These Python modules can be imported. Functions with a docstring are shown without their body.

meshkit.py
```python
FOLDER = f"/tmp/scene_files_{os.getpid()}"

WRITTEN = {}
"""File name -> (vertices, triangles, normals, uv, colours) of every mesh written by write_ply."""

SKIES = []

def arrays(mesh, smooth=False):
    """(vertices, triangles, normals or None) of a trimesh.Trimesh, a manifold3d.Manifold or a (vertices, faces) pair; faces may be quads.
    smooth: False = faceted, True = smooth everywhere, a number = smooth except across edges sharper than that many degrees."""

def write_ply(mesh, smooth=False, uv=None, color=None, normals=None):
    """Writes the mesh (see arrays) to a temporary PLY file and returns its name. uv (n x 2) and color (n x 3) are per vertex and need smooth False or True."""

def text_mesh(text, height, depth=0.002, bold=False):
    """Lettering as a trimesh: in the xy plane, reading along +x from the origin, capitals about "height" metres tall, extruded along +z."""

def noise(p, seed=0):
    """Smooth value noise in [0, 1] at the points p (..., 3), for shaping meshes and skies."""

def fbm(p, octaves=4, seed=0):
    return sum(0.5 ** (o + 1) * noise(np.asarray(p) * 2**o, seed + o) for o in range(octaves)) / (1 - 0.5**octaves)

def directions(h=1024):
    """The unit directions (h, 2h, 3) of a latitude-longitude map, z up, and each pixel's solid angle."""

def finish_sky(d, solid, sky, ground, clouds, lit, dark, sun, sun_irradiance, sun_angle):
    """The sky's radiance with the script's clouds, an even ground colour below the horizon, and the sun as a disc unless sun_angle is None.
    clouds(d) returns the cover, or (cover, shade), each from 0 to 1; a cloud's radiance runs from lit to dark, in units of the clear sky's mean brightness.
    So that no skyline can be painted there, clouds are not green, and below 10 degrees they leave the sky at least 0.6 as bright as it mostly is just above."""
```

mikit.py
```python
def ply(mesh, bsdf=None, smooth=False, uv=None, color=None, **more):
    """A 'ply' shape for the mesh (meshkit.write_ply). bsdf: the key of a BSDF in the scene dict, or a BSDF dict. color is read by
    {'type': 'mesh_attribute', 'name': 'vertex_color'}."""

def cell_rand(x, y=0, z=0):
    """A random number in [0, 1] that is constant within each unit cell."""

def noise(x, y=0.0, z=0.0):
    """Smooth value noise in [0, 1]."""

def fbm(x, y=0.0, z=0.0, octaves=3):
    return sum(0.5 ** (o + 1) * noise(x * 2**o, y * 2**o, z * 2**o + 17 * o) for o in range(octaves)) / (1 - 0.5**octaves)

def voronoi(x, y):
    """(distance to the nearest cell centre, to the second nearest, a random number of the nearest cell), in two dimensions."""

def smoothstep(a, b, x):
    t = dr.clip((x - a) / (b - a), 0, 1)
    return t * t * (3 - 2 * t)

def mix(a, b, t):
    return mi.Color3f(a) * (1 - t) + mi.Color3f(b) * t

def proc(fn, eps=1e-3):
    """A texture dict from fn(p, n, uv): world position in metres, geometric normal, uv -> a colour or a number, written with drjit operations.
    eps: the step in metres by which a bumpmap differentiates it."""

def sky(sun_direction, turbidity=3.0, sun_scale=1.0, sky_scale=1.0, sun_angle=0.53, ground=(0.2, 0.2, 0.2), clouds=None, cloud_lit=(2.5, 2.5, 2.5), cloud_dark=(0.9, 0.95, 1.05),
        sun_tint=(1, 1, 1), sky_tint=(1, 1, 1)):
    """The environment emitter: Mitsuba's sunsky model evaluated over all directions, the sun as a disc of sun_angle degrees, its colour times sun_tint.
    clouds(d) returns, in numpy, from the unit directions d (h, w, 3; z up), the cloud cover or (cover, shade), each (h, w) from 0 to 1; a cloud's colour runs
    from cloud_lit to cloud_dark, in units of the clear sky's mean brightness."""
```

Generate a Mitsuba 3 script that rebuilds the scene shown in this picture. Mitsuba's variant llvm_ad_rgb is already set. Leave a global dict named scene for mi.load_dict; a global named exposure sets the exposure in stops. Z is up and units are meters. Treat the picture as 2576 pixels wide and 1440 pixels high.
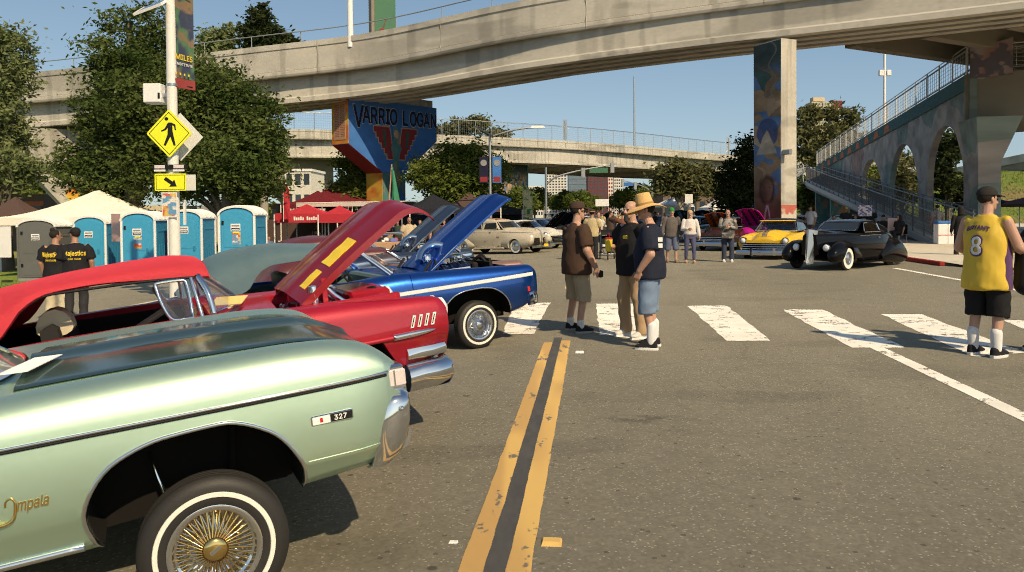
import math, numpy as np, trimesh, mitsuba as mi, drjit as dr, mikit, meshkit, manifold3d as m3
import shapely.geometry as sg, shapely.ops as so
from scipy.interpolate import PchipInterpolator
from mikit import noise, fbm, voronoi, cell_rand, smoothstep, mix, proc

scene = {'type': 'scene'}
labels = {}
# ---------------------------------------------------------------- camera (about 65 degrees wide, eye at 1.6 m)
F, CX, HOR, PT, RHO = 2000., 1288., 540., .0226, .0087
CY = HOR + F * PT
EYE = np.array([0, 0, 1.6])
_t = math.atan(PT); _c, _s = math.cos(_t), math.sin(_t)
_fw = np.array([0, _c, -_s]); _up0 = np.array([0, _s, _c]); _rt0 = np.array([1., 0, 0])
_up = _up0 * math.cos(RHO) + _rt0 * math.sin(RHO) ; _rt = _rt0 * math.cos(RHO) - _up0 * math.sin(RHO)
_m = np.eye(4); _m[:3, 0] = -_rt; _m[:3, 1] = _up; _m[:3, 2] = _fw; _m[:3, 3] = EYE
scene['camera'] = {'type': 'perspective', 'fov': 2 * math.degrees(math.atan(1288 / F)), 'fov_axis': 'x', 'near_clip': .05, 'far_clip': 9000.,
    'principal_point_offset_y': (720 - CY) / 1440, 'to_world': mi.ScalarTransform4f(_m.tolist()),
    'film': {'type': 'hdrfilm', 'width': 1024, 'height': 572}, 'sampler': {'type': 'independent', 'sample_count': 64}}
# ---------------------------------------------------------------- daylight: sun behind the camera to the right, 40 degrees high
SUN = (.40, -.655, .64)
scene['sky'] = mikit.sky(SUN, turbidity=3.5, sun_tint=(1, .965, .87), sky_tint=(1.10, 1.06, .96), ground=(.16, .14, .11))
exposure = 1.75

# ---------------------------------------------------------------- helpers
SL = .037
def gz(x, y):
    """Height of the road surface: flat right of the centre line, falling gently to the left kerb."""
    u = x + .45 - .101 * y
    return SL * np.clip(u, -26, 0)
def ray(px, py):
    a = (px - CX) / F; b = (py - CY) / F
    a, b = a - RHO * b, b + RHO * (a - (1490 - CX) / F)
    return np.array([a, _c - b * _s, -_s - b * _c])
def G(px, py, dz=0.):
    d = ray(px, py); t = (dz - 1.6) / d[2]
    for _ in range(25):
        p = EYE + t * d; t = (float(gz(p[0], p[1])) + dz - 1.6) / d[2]
    return EYE + t * d
def at(px, py, Y):
    d = ray(px, py); return EYE + d * (Y / d[1])
def onp(px, py, o, n):
    d = ray(px, py); return EYE + d * (np.dot(np.array(o) - EYE, n) / np.dot(d, n))
def num(k, pool=None):
    if k not in scene and k not in labels and k not in USED: USED.add(k); return k
    i = 1
    while f'{k}_{i:03d}' in USED or f'{k}_{i:03d}' in scene: i += 1
    USED.add(f'{k}_{i:03d}'); return f'{k}_{i:03d}'
USED = set()
def T(x=0, y=0, z=0, rz=0., s=1.):
    c, n = math.cos(rz), math.sin(rz)
    return np.array([[c * s, -n * s, 0, x], [n * s, c * s, 0, y], [0, 0, s, z], [0, 0, 0, 1.]])
class Th:
    def __init__(s, key, M=None): s.key, s.M = key, (np.eye(4) if M is None else np.array(M, float))
def thing(name, label, cat, group=None, M=None, kind=None):
    k = num(name); labels[k] = {'label': label, 'category': cat}
    if group: labels[k]['group'] = group
    if kind: labels[k]['kind'] = kind
    return Th(k, M)
def shp(mesh, mat, smooth=False, **kw):
    if isinstance(mesh, dict): return dict(mesh)
    return mikit.ply(mesh, mat, smooth, **kw)
def put(key, mesh, mat, smooth, M, **kw):
    d = shp(mesh, mat, smooth, **kw)
    if M is not None and not np.allclose(M, np.eye(4)): d['to_world'] = mi.ScalarTransform4f(np.array(M).tolist())
    scene[key] = d
def part(t, name, mesh, mat=None, smooth=False, L=None, kind=None, M=None, **kw):
    k = num(t.key + '__' + name); MM = t.M if M is None else t.M @ M
    put(k, mesh, mat, smooth, MM, **kw)
    if L: labels[k] = {'label': L}
    if kind: labels.setdefault(k, {})['kind'] = kind
    return Th(k, t.M)
def obj(name, label, cat, mesh, mat, smooth=False, group=None, M=None, kind=None, **kw):
    t = thing(name, label, cat, group, M, kind); put(t.key, mesh, mat, smooth, t.M, **kw); return t
def struct(name, mesh, mat, smooth=False, kind='structure', label=None, **kw):
    k = num(name); put(k, mesh, mat, smooth, None, **kw); labels[k] = {'kind': kind}
    if label: labels[k]['label'] = label
    return Th(k)
def dup(t, M, label, group=None, swap={}, skip=()):
    k = num(t.key.rstrip('0123456789').rstrip('_')); labels[k] = dict(labels[t.key]); labels[k]['label'] = label
    if group: labels[k]['group'] = group
    R = np.array(M) @ np.linalg.inv(t.M)
    for q in [q for q in list(scene) if q == t.key or q.startswith(t.key + '__')]:
        if any(w in q for w in skip): continue
        d = dict(scene[q]); b_ = d.get('bsdf', {}).get('id')
        if b_ in swap: d['bsdf'] = {'type': 'ref', 'id': swap[b_]}
        old = np.array(d['to_world'].matrix) if 'to_world' in d else np.eye(4)
        d['to_world'] = mi.ScalarTransform4f((R @ old).tolist()); nk = k + q[len(t.key):]; scene[nk] = d
        if q in labels and q != t.key: labels[nk] = dict(labels[q])
    return Th(k, M)
def cat(*ms): return trimesh.util.concatenate([m for m in ms if m is not None])
def box(x0, x1, y0, y1, z0, z1, b=0.):
    if b <= 0:
        m = trimesh.creation.box((x1 - x0, y1 - y0, z1 - z0)); m.apply_translation(((x0 + x1) / 2, (y0 + y1) / 2, (z0 + z1) / 2)); return m
    P = []
    for x in (x0, x1):
        for y in (y0, y1):
            for z in (z0, z1):
                sx, sy, sz = (b if x == x0 else -b), (b if y == y0 else -b), (b if z == z0 else -b)
                P += [(x + sx, y + sy, z), (x + sx, y, z + sz), (x, y + sy, z + sz)]
    return hull(P)
def hull(P): return tm(m3.Manifold.hull_points(np.array(P, float)))
def tm(m):
    q = m.to_mesh(); return trimesh.Trimesh(np.array(q.vert_properties[:, :3], float), np.array(q.tri_verts), process=False)
def mf(m):
    m = m.copy(); m.merge_vertices()
    return m3.Manifold(m3.Mesh(np.asarray(m.vertices, np.float32), np.asarray(m.faces, np.uint32)))
def tube(pts, r, n=8, cap=True, closed=False):
    pts = np.array(pts, float); k = len(pts); rr = np.broadcast_to(r, (k,)).astype(float)
    tg = (np.roll(pts, -1, 0) - np.roll(pts, 1, 0)) if closed else np.gradient(pts, axis=0)
    tg /= np.maximum(np.linalg.norm(tg, axis=1, keepdims=True), 1e-9)
    up = np.array([0, 0, 1.]) if abs(tg[0][2]) < .9 else np.array([1., 0, 0]); V = []; u = np.cross(tg[0], up); u /= np.linalg.norm(u)
    for i in range(k):
        u = u - tg[i] * np.dot(u, tg[i]); u /= max(np.linalg.norm(u), 1e-9); w = np.cross(tg[i], u)
        a = np.arange(n) * 2 * np.pi / n; V.append(pts[i] + rr[i] * (np.cos(a)[:, None] * u + np.sin(a)[:, None] * w))
    V = np.concatenate(V); Fc = []
    for i in range(k if closed else k - 1):
        o, o2 = i * n, ((i + 1) % k) * n
        for j in range(n): q = (j + 1) % n; Fc += [(o + j, o + q, o2 + q), (o + j, o2 + q, o2 + j)]
    if cap and not closed:
        for e, b in ((0, 0), (1, (k - 1) * n)):
            for j in range(1, n - 1): Fc.append((b, b + j + 1, b + j) if e == 0 else (b, b + j, b + j + 1))
    m = trimesh.Trimesh(V, Fc, process=False); return m
def rod(a, b, r, n=8, r2=None): return tube([a, b], [r, r if r2 is None else r2], n)
def lathe(prof, n=48, axis='y'):
    """prof: (radius, along axis)"""
    prof = np.array(prof, float); k = len(prof); a = np.arange(n) * 2 * np.pi / n
    V = np.stack([prof[:, None, 0] * np.cos(a), np.repeat(prof[:, None, 1], n, 1), prof[:, None, 0] * np.sin(a)], -1).reshape(-1, 3)
    if axis == 'z': V = V[:, [0, 2, 1]] * [1, 1, 1]
    Fc = []
    for i in range(k - 1):
        for j in range(n): q = (j + 1) % n; Fc += [(i * n + j, i * n + q, (i + 1) * n + q), (i * n + j, (i + 1) * n + q, (i + 1) * n + j)]
    Fc = np.array(Fc)
    if axis == 'z': Fc = Fc[:, ::-1]
    return trimesh.Trimesh(V, Fc, process=False)
def loft(rings, cap=True, closed=True):
    """rings: (k, n, 3); quads between consecutive rings"""
    R = np.array(rings, float); k, n = R.shape[:2]; V = R.reshape(-1, 3); Fc = []
    for i in range(k - 1):
        for j in range(n if closed else n - 1): q = (j + 1) % n; Fc += [(i * n + j, i * n + q, (i + 1) * n + q), (i * n + j, (i + 1) * n + q, (i + 1) * n + j)]
    Fc = list(Fc)
    if cap and closed:
        V = np.vstack([V, R[0].mean(0), R[-1].mean(0)]); a, b = len(V) - 2, len(V) - 1
        for j in range(n): q = (j + 1) % n; Fc += [(a, q, j), (b, (k - 1) * n + j, (k - 1) * n + q)]
    m = trimesh.Trimesh(V, Fc, process=False)
    if cap and closed and m.volume < 0: m.invert()
    return m
def grid(P):
    """(k, n, 3) open surface"""
    return loft(P, False, False)
def thick(P, t):
    """An open surface (k, n, 3) given thickness t along its normals: a closed shell."""
    P = np.array(P, float); du, dv = np.gradient(P, axis=0), np.gradient(P, axis=1); n = np.cross(du, dv); n /= np.maximum(np.linalg.norm(n, axis=2, keepdims=True), 1e-9)
    Q = P - n * t; k, c = P.shape[:2]; V = np.concatenate([P.reshape(-1, 3), Q.reshape(-1, 3)]); N = k * c; Fc = []
    for i in range(k - 1):
        for j in range(c - 1):
            a, b, d, e = i * c + j, i * c + j + 1, (i + 1) * c + j + 1, (i + 1) * c + j
            Fc += [(a, d, b), (a, e, d), (N + a, N + b, N + d), (N + a, N + d, N + e)]
    rim = [i * c for i in range(k)] + [(k - 1) * c + j for j in range(1, c)] + [i * c + c - 1 for i in range(k - 2, -1, -1)] + list(range(c - 2, 0, -1))
    for a, b in zip(rim, rim[1:] + rim[:1]): Fc += [(a, b, N + b), (a, N + b, N + a)]
    m = trimesh.Trimesh(V, Fc, process=False)
    if m.volume < 0: m.invert()
    return m
def prism(poly, h0, h1, frame='xy'):
    """Extrude a polygon (points or shapely) of the xy plane along z from h0 to h1; frame 'xz' lays it in xz and extrudes along y."""
    if not hasattr(poly, 'geom_type'): poly = sg.Polygon(poly)
    gs = getattr(poly, 'geoms', [poly]); m = cat(*[trimesh.creation.extrude_polygon(g, h1 - h0, engine='earcut') for g in gs]); m.apply_translation((0, 0, h0))
    if frame == 'xz': m.vertices = m.vertices[:, [0, 2, 1]]; m.invert()
    if frame == 'yz': m.vertices = m.vertices[:, [2, 0, 1]]
    return m
def mv(m, M):
    m = m.copy(); m.apply_transform(M); return m
def tr(m, x=0, y=0, z=0): return mv(m, T(x, y, z))
def drape(poly, dz, step=.5):
    """A flat sheet (polygon in plan) laid on the road surface, dz above it."""
    poly = poly if hasattr(poly, 'geom_type') else sg.Polygon(poly)
    v, f = trimesh.creation.triangulate_polygon(poly.segmentize(step), engine='earcut')
    return trimesh.Trimesh(np.column_stack([v, gz(v[:, 0], v[:, 1]) + dz]), f, process=False)
def up(m):
    if m.face_normals[:, 2].mean() < 0: m.invert()
    return m
def mat(name, d, bump=None):
    if bump: d = {'type': 'bumpmap', 'arbitrary': proc(bump[0], bump[2] if len(bump) > 2 else 2e-3), 'scale': bump[1], 'bsdf': d}
    scene[name] = {'type': 'twosided', 'bsdf': d}; return name
def rgb(c): return {'type': 'rgb', 'value': [float(x) for x in c]} if isinstance(c, (tuple, list)) else c
def matte(name, c, r=.85, spec=.2, **k): return mat(name, {'type': 'principled', 'base_color': rgb(c), 'roughness': r, 'specular': spec}, **k)
def gloss(name, c, r=.3, spec=.5, **k): return mat(name, {'type': 'principled', 'base_color': rgb(c), 'roughness': r, 'specular': spec}, **k)
def carpaint(name, c, metal=.85, r=.45, coat=.45, dif=.3, **k):
    """flake base under a clear lacquer that mirrors its surroundings more and more towards grazing angles"""
    c = np.array(c, float)
    return mat(name, {'type': 'blendbsdf', 'weight': float(coat), 'base': {'type': 'principled', 'base_color': rgb(tuple(c)), 'metallic': metal, 'roughness': r, 'specular': .5},
        'lacquer': {'type': 'roughplastic', 'diffuse_reflectance': rgb(tuple(c * dif)), 'alpha': .012, 'int_ior': 1.9, 'nonlinear': True}})
def metal(name, c, r=.1): return mat(name, {'type': 'principled', 'base_color': rgb(c), 'metallic': 1., 'roughness': r})
rng = np.random.default_rng(7)
metal('chrome', (.80, .81, .83), .06); metal('steel', (.55, .55, .54), .3); metal('galv', (.50, .51, .50), .45); metal('gold', (.85, .60, .22), .12)
matte('black', (.012, .012, .013), .6); matte('rubber', (.022, .021, .020), .55, .35); gloss('white_wall', (.72, .70, .62), .5); matte('dark', (.03, .03, .03))
gloss('white_paint', (.74, .74, .72), .4); matte('cream', (.62, .58, .47)); matte('grey', (.25, .25, .25)); matte('pale', (.7, .7, .68))
scene['glass'] = {'type': 'thindielectric', 'int_ior': 1.5}
gloss('lens_glass', (.75, .75, .74), .05, .9); gloss('dark_glass', (.02, .025, .03), .04, .8)
# ================================================================ ground, road, pavement
def f_asphalt(p, n, uv):
    x, y = p.x, p.y
    a = fbm(x * .35, y * .35, 1.0, 3); b = fbm(x * 3.1, y * 3.1, 5., 3)
    c = mix((.142, .132, .098), (.180, .168, .130), .55 * a + .45 * b)
    sp = cell_rand(dr.floor(x * 95), dr.floor(y * 95), 3); sp2 = cell_rand(dr.floor(x * 42 + .3), dr.floor(y * 42), 4)
    c = c * (.86 + .28 * noise(x * 70, y * 70, 2.)) * (.93 + .14 * noise(x * 23, y * 23, 4.))
    c = dr.select(sp > .965, mix(c, (.44, .42, .35), .42), c); c = dr.select(sp2 < .007, c * .62, c)
    d1, d2, w = voronoi(x * .9, y * .9); s = smoothstep(.028, .016, d1 * (.6 + .8 * noise(x * 20, y * 20, 9.)))
    c = c * (1 - .55 * s * dr.select(w > .70, 1., 0.))
    d3, d4, w2 = voronoi(x * .22 + .7 * noise(x * .8, y * .8, 3.), y * .22 + .7 * noise(x * .8, y * .8, 7.))
    c = c * (1 - .13 * smoothstep(.010, .003, d4 - d3) * smoothstep(.45, .6, noise(x * .5, y * .5, 8.)))
    st = smoothstep(.62, .8, fbm(x * .8, y * 1.3, 12., 3)); c = c * (1 - .16 * st) * (.94 + .12 * smoothstep(.35, .65, fbm(x * .16, y * .1, 21., 2)))
    cr = dr.abs(y - 2.6 - .16 * x - .5 * (noise(x * .7, 3., 1.) - .5) - .12 * (noise(x * 5, 8., 1.) - .5)); c = c * (1 - .45 * smoothstep(.012, .004, cr) * smoothstep(1.6, 2.2, x) * smoothstep(.3, .5, noise(x * 3, 1., 4.)))
    jn = dr.abs(x - 6.2 - .10 * y - .10 * (noise(y * .8, 1., 6.) - .5)); c = c * (1 - .22 * smoothstep(.022, .008, jn) * smoothstep(.25, .5, noise(y * 1.1, 5., 2.)))
    lane = smoothstep(.55, .1, dr.abs(x - 2.6 - .10 * y)) + smoothstep(.55, .1, dr.abs(x - 1.1 - .10 * y)); c = c * (1 + .05 * lane)
    sm = smoothstep(.5, .1, dr.sqrt(dr.square((x - 1.0) * 1.1) + dr.square((y - 6.15) * 2.6))) * smoothstep(.35, .6, fbm(x * 7, y * 9, 3., 3)); c = c * (1 - .38 * sm)
    return c
mat('asphalt', {'type': 'principled', 'base_color': proc(f_asphalt), 'roughness': .82, 'specular': .35}, bump=(lambda p, n, uv: noise(p.x * 110, p.y * 110, 0.), .0022))
def f_paint(p, n, uv):
    x, y = p.x, p.y
    w = fbm(x * 9, y * 9, 2., 3) + .35 * (noise(x * 60, y * 60, 1.) - .5) + .16 * (fbm(x * .8, y * .8, 5., 2) - .5)
    c = mix((.78, .76, .68), (.66, .63, .56), noise(x * 4, y * 4, 3.))
    return mix(c, (.17, .155, .125), smoothstep(.64, .78, w))
matte('road_white', proc(f_paint), .7, .3)
def f_yel(p, n, uv):
    x, y = p.x, p.y
    w = fbm(x * 11, y * 4, 2., 3) + .3 * (noise(x * 60, y * 40, 1.) - .5)
    c = mix((.60, .40, .13), (.47, .30, .11), smoothstep(.3, .7, noise(x * 7, y * 1.1, 3.)))
    return mix(c, (.16, .14, .11), smoothstep(.72, .82, w))
matte('road_yellow', proc(f_yel), .7, .3)
matte('road_black', proc(lambda p, n, uv: mix((.052, .055, .055), (.085, .083, .078), fbm(p.x * 20, p.y * 8, 1., 3))), .7, .3)
def f_conc(p, n, uv):
    a = fbm(p.x * .5, p.y * .5, p.z * .5, 3); b = fbm(p.x * 6, p.y * 6, p.z * 6, 3)
    return mix((.34, .31, .255), (.46, .425, .35), .5 * a + .5 * b) * (.93 + .14 * noise(p.x * 60, p.y * 60, p.z * 60))
matte('pavement_mat', proc(f_conc), .85)
matte('earth', proc(lambda p, n, uv: mix((.16, .13, .09), (.09, .10, .045), smoothstep(.4, .62, fbm(p.x * .25, p.y * .25, 3., 3)))), .95)
def f_grass(p, n, uv):
    return mix(mix((.075, .105, .022), (.13, .17, .035), fbm(p.x * .5, p.y * .5, p.z, 3)), (.17, .14, .06), smoothstep(.55, .75, fbm(p.x * .17 + 5, p.y * .17, p.z * .3, 3))) * (.6 + .8 * noise(p.x * 7, p.y * 7, p.z * 7))
matte('lawn_mat', proc(f_grass), .95)
def axis_pts(a, b, step, far): return np.concatenate([-np.geomspace(far, -a + 1, 14) if a < 0 else [], np.arange(a, b + .1, step), np.geomspace(b + 6, far, 14)])
xs = axis_pts(-60, 60, 2., 5000.); ys = np.concatenate([[-400, -120, -50], np.arange(-20, 200, 2.), np.geomspace(206, 6000, 16)])
GX, GY = np.meshgrid(xs, ys, indexing='ij')
struct('ground', up(grid(np.stack([GX, GY, gz(GX, GY) - .012], -1))), 'earth')
def rd(u, y): return (u - .45 + .101 * y, y)          # road coordinates: metres right of the centre line, metres ahead
road_poly = [rd(-17.5, -12), rd(-17.5, 25), rd(-14, 27), rd(-9.5, 33), rd(-9.5, 230), rd(10.5, 230), rd(10.5, 22.2), rd(40, 19), rd(40, -12)]
gx = np.arange(-26, 46, .75)
def sheet(poly, dz, mt, name, step=1.0, kind='structure'):
    return struct(name, up(drape(poly, dz, step)), mt, kind=kind)
# the road as a strip mesh that follows the crown
us = np.array([-17.5, -14, -9.5, -4, -.6, 0., .6, 4, 10.5, 12, 40]); yy = np.concatenate([np.arange(-12, 40, 2.), np.arange(40, 232, 10.)])
def strip(u, y, dz): X = u - .45 + .101 * y; return (X, y, float(gz(X, y)) + dz)
V, Q = [], []
for y in yy:
    for u in us:
        uu = u
        if y > 25 and u < -9.5: uu = max(u, -17.5 + (y - 25) * 1.1) if y < 33 else -9.5
        if y > 22.2 and u > 10.5: uu = 10.5
        V.append(strip(min(uu, 40) if uu > -9.5 else min(uu, -9.5), y, 0.))
n = len(us)
for i in range(len(yy) - 1):
    for j in range(n - 1): Q += [(i * n + j, i * n + j + 1, (i + 1) * n + j + 1), (i * n + j, (i + 1) * n + j + 1, (i + 1) * n + j)]
struct('road', trimesh.Trimesh(V, Q, process=False), 'asphalt')
# painted markings
def q4(pts, dz=.004): return drape([G(*p)[:2] for p in pts], dz, .4)
def line(u0, u1, y0, y1, dz=.004): return drape([rd(u0, y0), rd(u1, y0), rd(u1, y1), rd(u0, y1)], dz, .5)
def wob(u0, u1, y0, y1, dz, seed):
    y = np.arange(y0, y1, .12); r = np.random.default_rng(seed); a = np.cumsum(r.normal(0, .0011, len(y))); a -= np.linspace(0, a[-1], len(y))
    b = r.normal(0, .0016, len(y)); e = r.normal(0, .0016, len(y))
    return drape([rd(u0 + p + q, t) for p, q, t in zip(a, b, y)] + [rd(u1 + p + q, t) for p, q, t in zip(a[::-1], e[::-1], y[::-1])], dz, 3)
cl = struct('centre_line_marking', up(wob(-.165, -.05, .3, 10.02, .004, 1)), 'road_yellow', label='double yellow centre line with a black stripe between')
part(cl, 'yellow_stripe', up(wob(.05, .165, .3, 10.05, .004, 2)), 'road_yellow')
part(cl, 'black_stripe', up(wob(-.05, .05, .3, 10.35, .0042, 3)), 'road_black')
for y0 in (24,):
    fl = struct('far_centre_line_marking', up(wob(-.15, -.05, 17, 90, .004, 4)), 'road_yellow'); part(fl, 'yellow_stripe', up(wob(.05, .15, 17, 90, .004, 5)), 'road_yellow')
bars = [[(1298, 766), (1385, 764), (1340, 843), (1262, 843)], [(1498, 767), (1614, 766), (1628, 858), (1510, 845)], [(1728, 772), (1826, 771), (1942, 860), (1829, 860)],
        [(1966, 781), (2070, 782), (2276, 877), (2139, 877)], [(2216, 793), (2316, 793), (2580, 890), (2452, 900)], [(2525, 808), (2640, 808), (2860, 900), (2740, 905)]]
for i, b in enumerate(bars):
    P = [G(*p)[:2] for p in b]; pts = []
    r = np.random.default_rng(i)
    for a, c in zip(P, P[1:] + P[:1]):
        for k in range(12): pts.append(np.array(a) * (1 - k / 12) + np.array(c) * k / 12 + r.normal(0, .012, 2))
    struct('crosswalk_bar', up(drape(pts, .004, 3)), 'road_white', label='white painted crosswalk bar on the asphalt')
struct('lane_line_marking', up(wob(3.70, 3.86, 2.5, 9.35, .004, 8)), 'road_white')
struct('edge_line_marking', up(wob(8.85, 9.0, 14.5, 22.3, .004, 9)), 'road_white')
struct('gutter_strip', up(drape([rd(-9.9, 2), rd(-9.2, 2), rd(-9.2, 24), rd(-9.9, 24)], .006, 1.)), 'pavement_mat')
# reflective road markers
for px, py, w, c, lab in [(1388, 1367, .10, 'road_yellow', 'yellow raised road marker beside the yellow centre line near the camera'), (1141, 1366, .045, 'pale', 'small white road marker left of the centre line'),
                     (1458, 889, .10, 'pale', 'small white road marker near the far end of the centre line')]:
    p = G(px, py); m = hull([(sx * w / 2, sy * (.05 if w > .08 else .018), 0) for sx in (-1, 1) for sy in (-1, 1)] + [(sx * w * .42, sy * (.025 if w > .08 else .012), .017 if w > .08 else .006) for sx in (-1, 1) for sy in (-1, 1)])
    obj('road_marker', lab, 'road marker', m, c, M=T(p[0], p[1], p[2] - .001, -.1))
# right pavement with kerb and ramp
pav = [rd(10.65, 23.2), rd(24, 22.2), rd(60, 30), rd(60, 120), rd(10.65, 120)]
def slab(poly, z0, z1): return prism(poly, z0, z1)
struct('pavement', slab(pav, -.05, .12), 'pavement_mat')
struct('pavement_apron', trimesh.Trimesh([(*rd(10.65, 23.18), .118), (*rd(24, 22.18), .118), (*rd(24, 18.8), .006), (*rd(11.2, 21.4), .006)], [(0, 2, 1), (0, 3, 2)], process=False), 'pavement_mat')
matte('red_paint', proc(lambda p, n, uv: mix((.36, .018, .018), (.24, .03, .025), fbm(p.x * 9, p.y * 9, p.z * 9, 3))), .6)
kb = thing('kerb', 'red painted kerb ending beside the black coupe', 'kerb')
for i in range(9):
    y0 = 23.0 + i * 1.5; a, b = rd(10.5, y0), rd(10.5, y0 + 1.485)
    d = np.array(b) - np.array(a); m = box(0, np.linalg.norm(d), -.16, 0, 0, .135, .02); part(kb, 'kerb_stone', m, 'red_paint', M=T(a[0], a[1], -.01, math.atan2(d[1], d[0])))
p0, p1 = G(2335, 686), G(2452, 694)
struct('tactile_strip', up(drape([rd(11.4, 21.3), rd(14.6, 20.6), rd(14.6, 21.4), rd(11.4, 22.1)], .05, 2)), 'road_yellow')
# lawn left of the road behind the booths
lawn = [rd(-17.5, 25.2), rd(-14, 27.2), rd(-9.6, 33.2), rd(-9.6, 220), rd(-120, 220), rd(-120, 25)]
struct('lawn', up(drape(lawn, .004, 2.)), 'lawn_mat')
r = np.random.default_rng(3); P = []; Fc = []
for i in range(9000):
    y = 24.6 + 18 * r.random() ** 1.5; u = -30 + 20.3 * r.random(); x, y = rd(u, y)
    if u > -17.5 + (y - 25.) * 1.1: continue
    z = float(gz(x, y)); a = r.random() * 6.28; h = .05 + .08 * r.random(); w = .02
    dx, dy = math.cos(a) * w, math.sin(a) * w; k = len(P); P += [(x - dx, y - dy, z), (x + dx, y + dy, z), (x + r.normal(0, .03), y + r.normal(0, .03), z + h)]; Fc.append((k, k + 1, k + 2))
struct('grass', trimesh.Trimesh(P, Fc, process=False), 'lawn_mat', kind='stuff', label='short grass on the lawn behind the portable toilets')
# ================================================================ bridges
def f_bridge(p, n, uv):
    x, y, z = p.x, p.y, p.z; h = x * .8 + y * .6
    a = fbm(h * .22, z * .5, 1., 4); b = fbm(h * 1.1, z * 1.6, 4., 4)
    c = mix((.39, .375, .33), (.55, .525, .455), .5 * a + .5 * b)
    c = c * (1 - .24 * smoothstep(.50, .60, fbm(h * .30, z * .9, 9., 4)) * smoothstep(.2, .6, noise(h * .13, 2., 2.)))
    c = c * (1 - .22 * smoothstep(.52, .72, fbm(h * 3.5, z * .16, 6., 3)))
    return c * (.94 + .12 * noise(h * 14, z * 14, y * 3))
matte('bridge_concrete', proc(f_bridge), .9)
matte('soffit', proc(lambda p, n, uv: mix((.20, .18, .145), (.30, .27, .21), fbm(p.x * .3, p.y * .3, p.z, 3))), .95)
gloss('rail_metal', (.22, .25, .27), .5)
def pts_at(L): return np.array([at(x, y, Y) for x, y, Y in L])
def resample(P, step):
    P = np.array(P); s = np.concatenate([[0], np.cumsum(np.linalg.norm(np.diff(P, axis=0), axis=1))]); f = PchipInterpolator(s, P); k = np.arange(0, s[-1], step)
    return f(k), k
def frame(C):
    t = np.gradient(C, axis=0); t[:, 2] = 0; t /= np.linalg.norm(t, axis=1, keepdims=True); return np.stack([-t[:, 1], t[:, 0], 0 * t[:, 0]], 1)   # away from the camera when the line runs to the right
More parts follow.
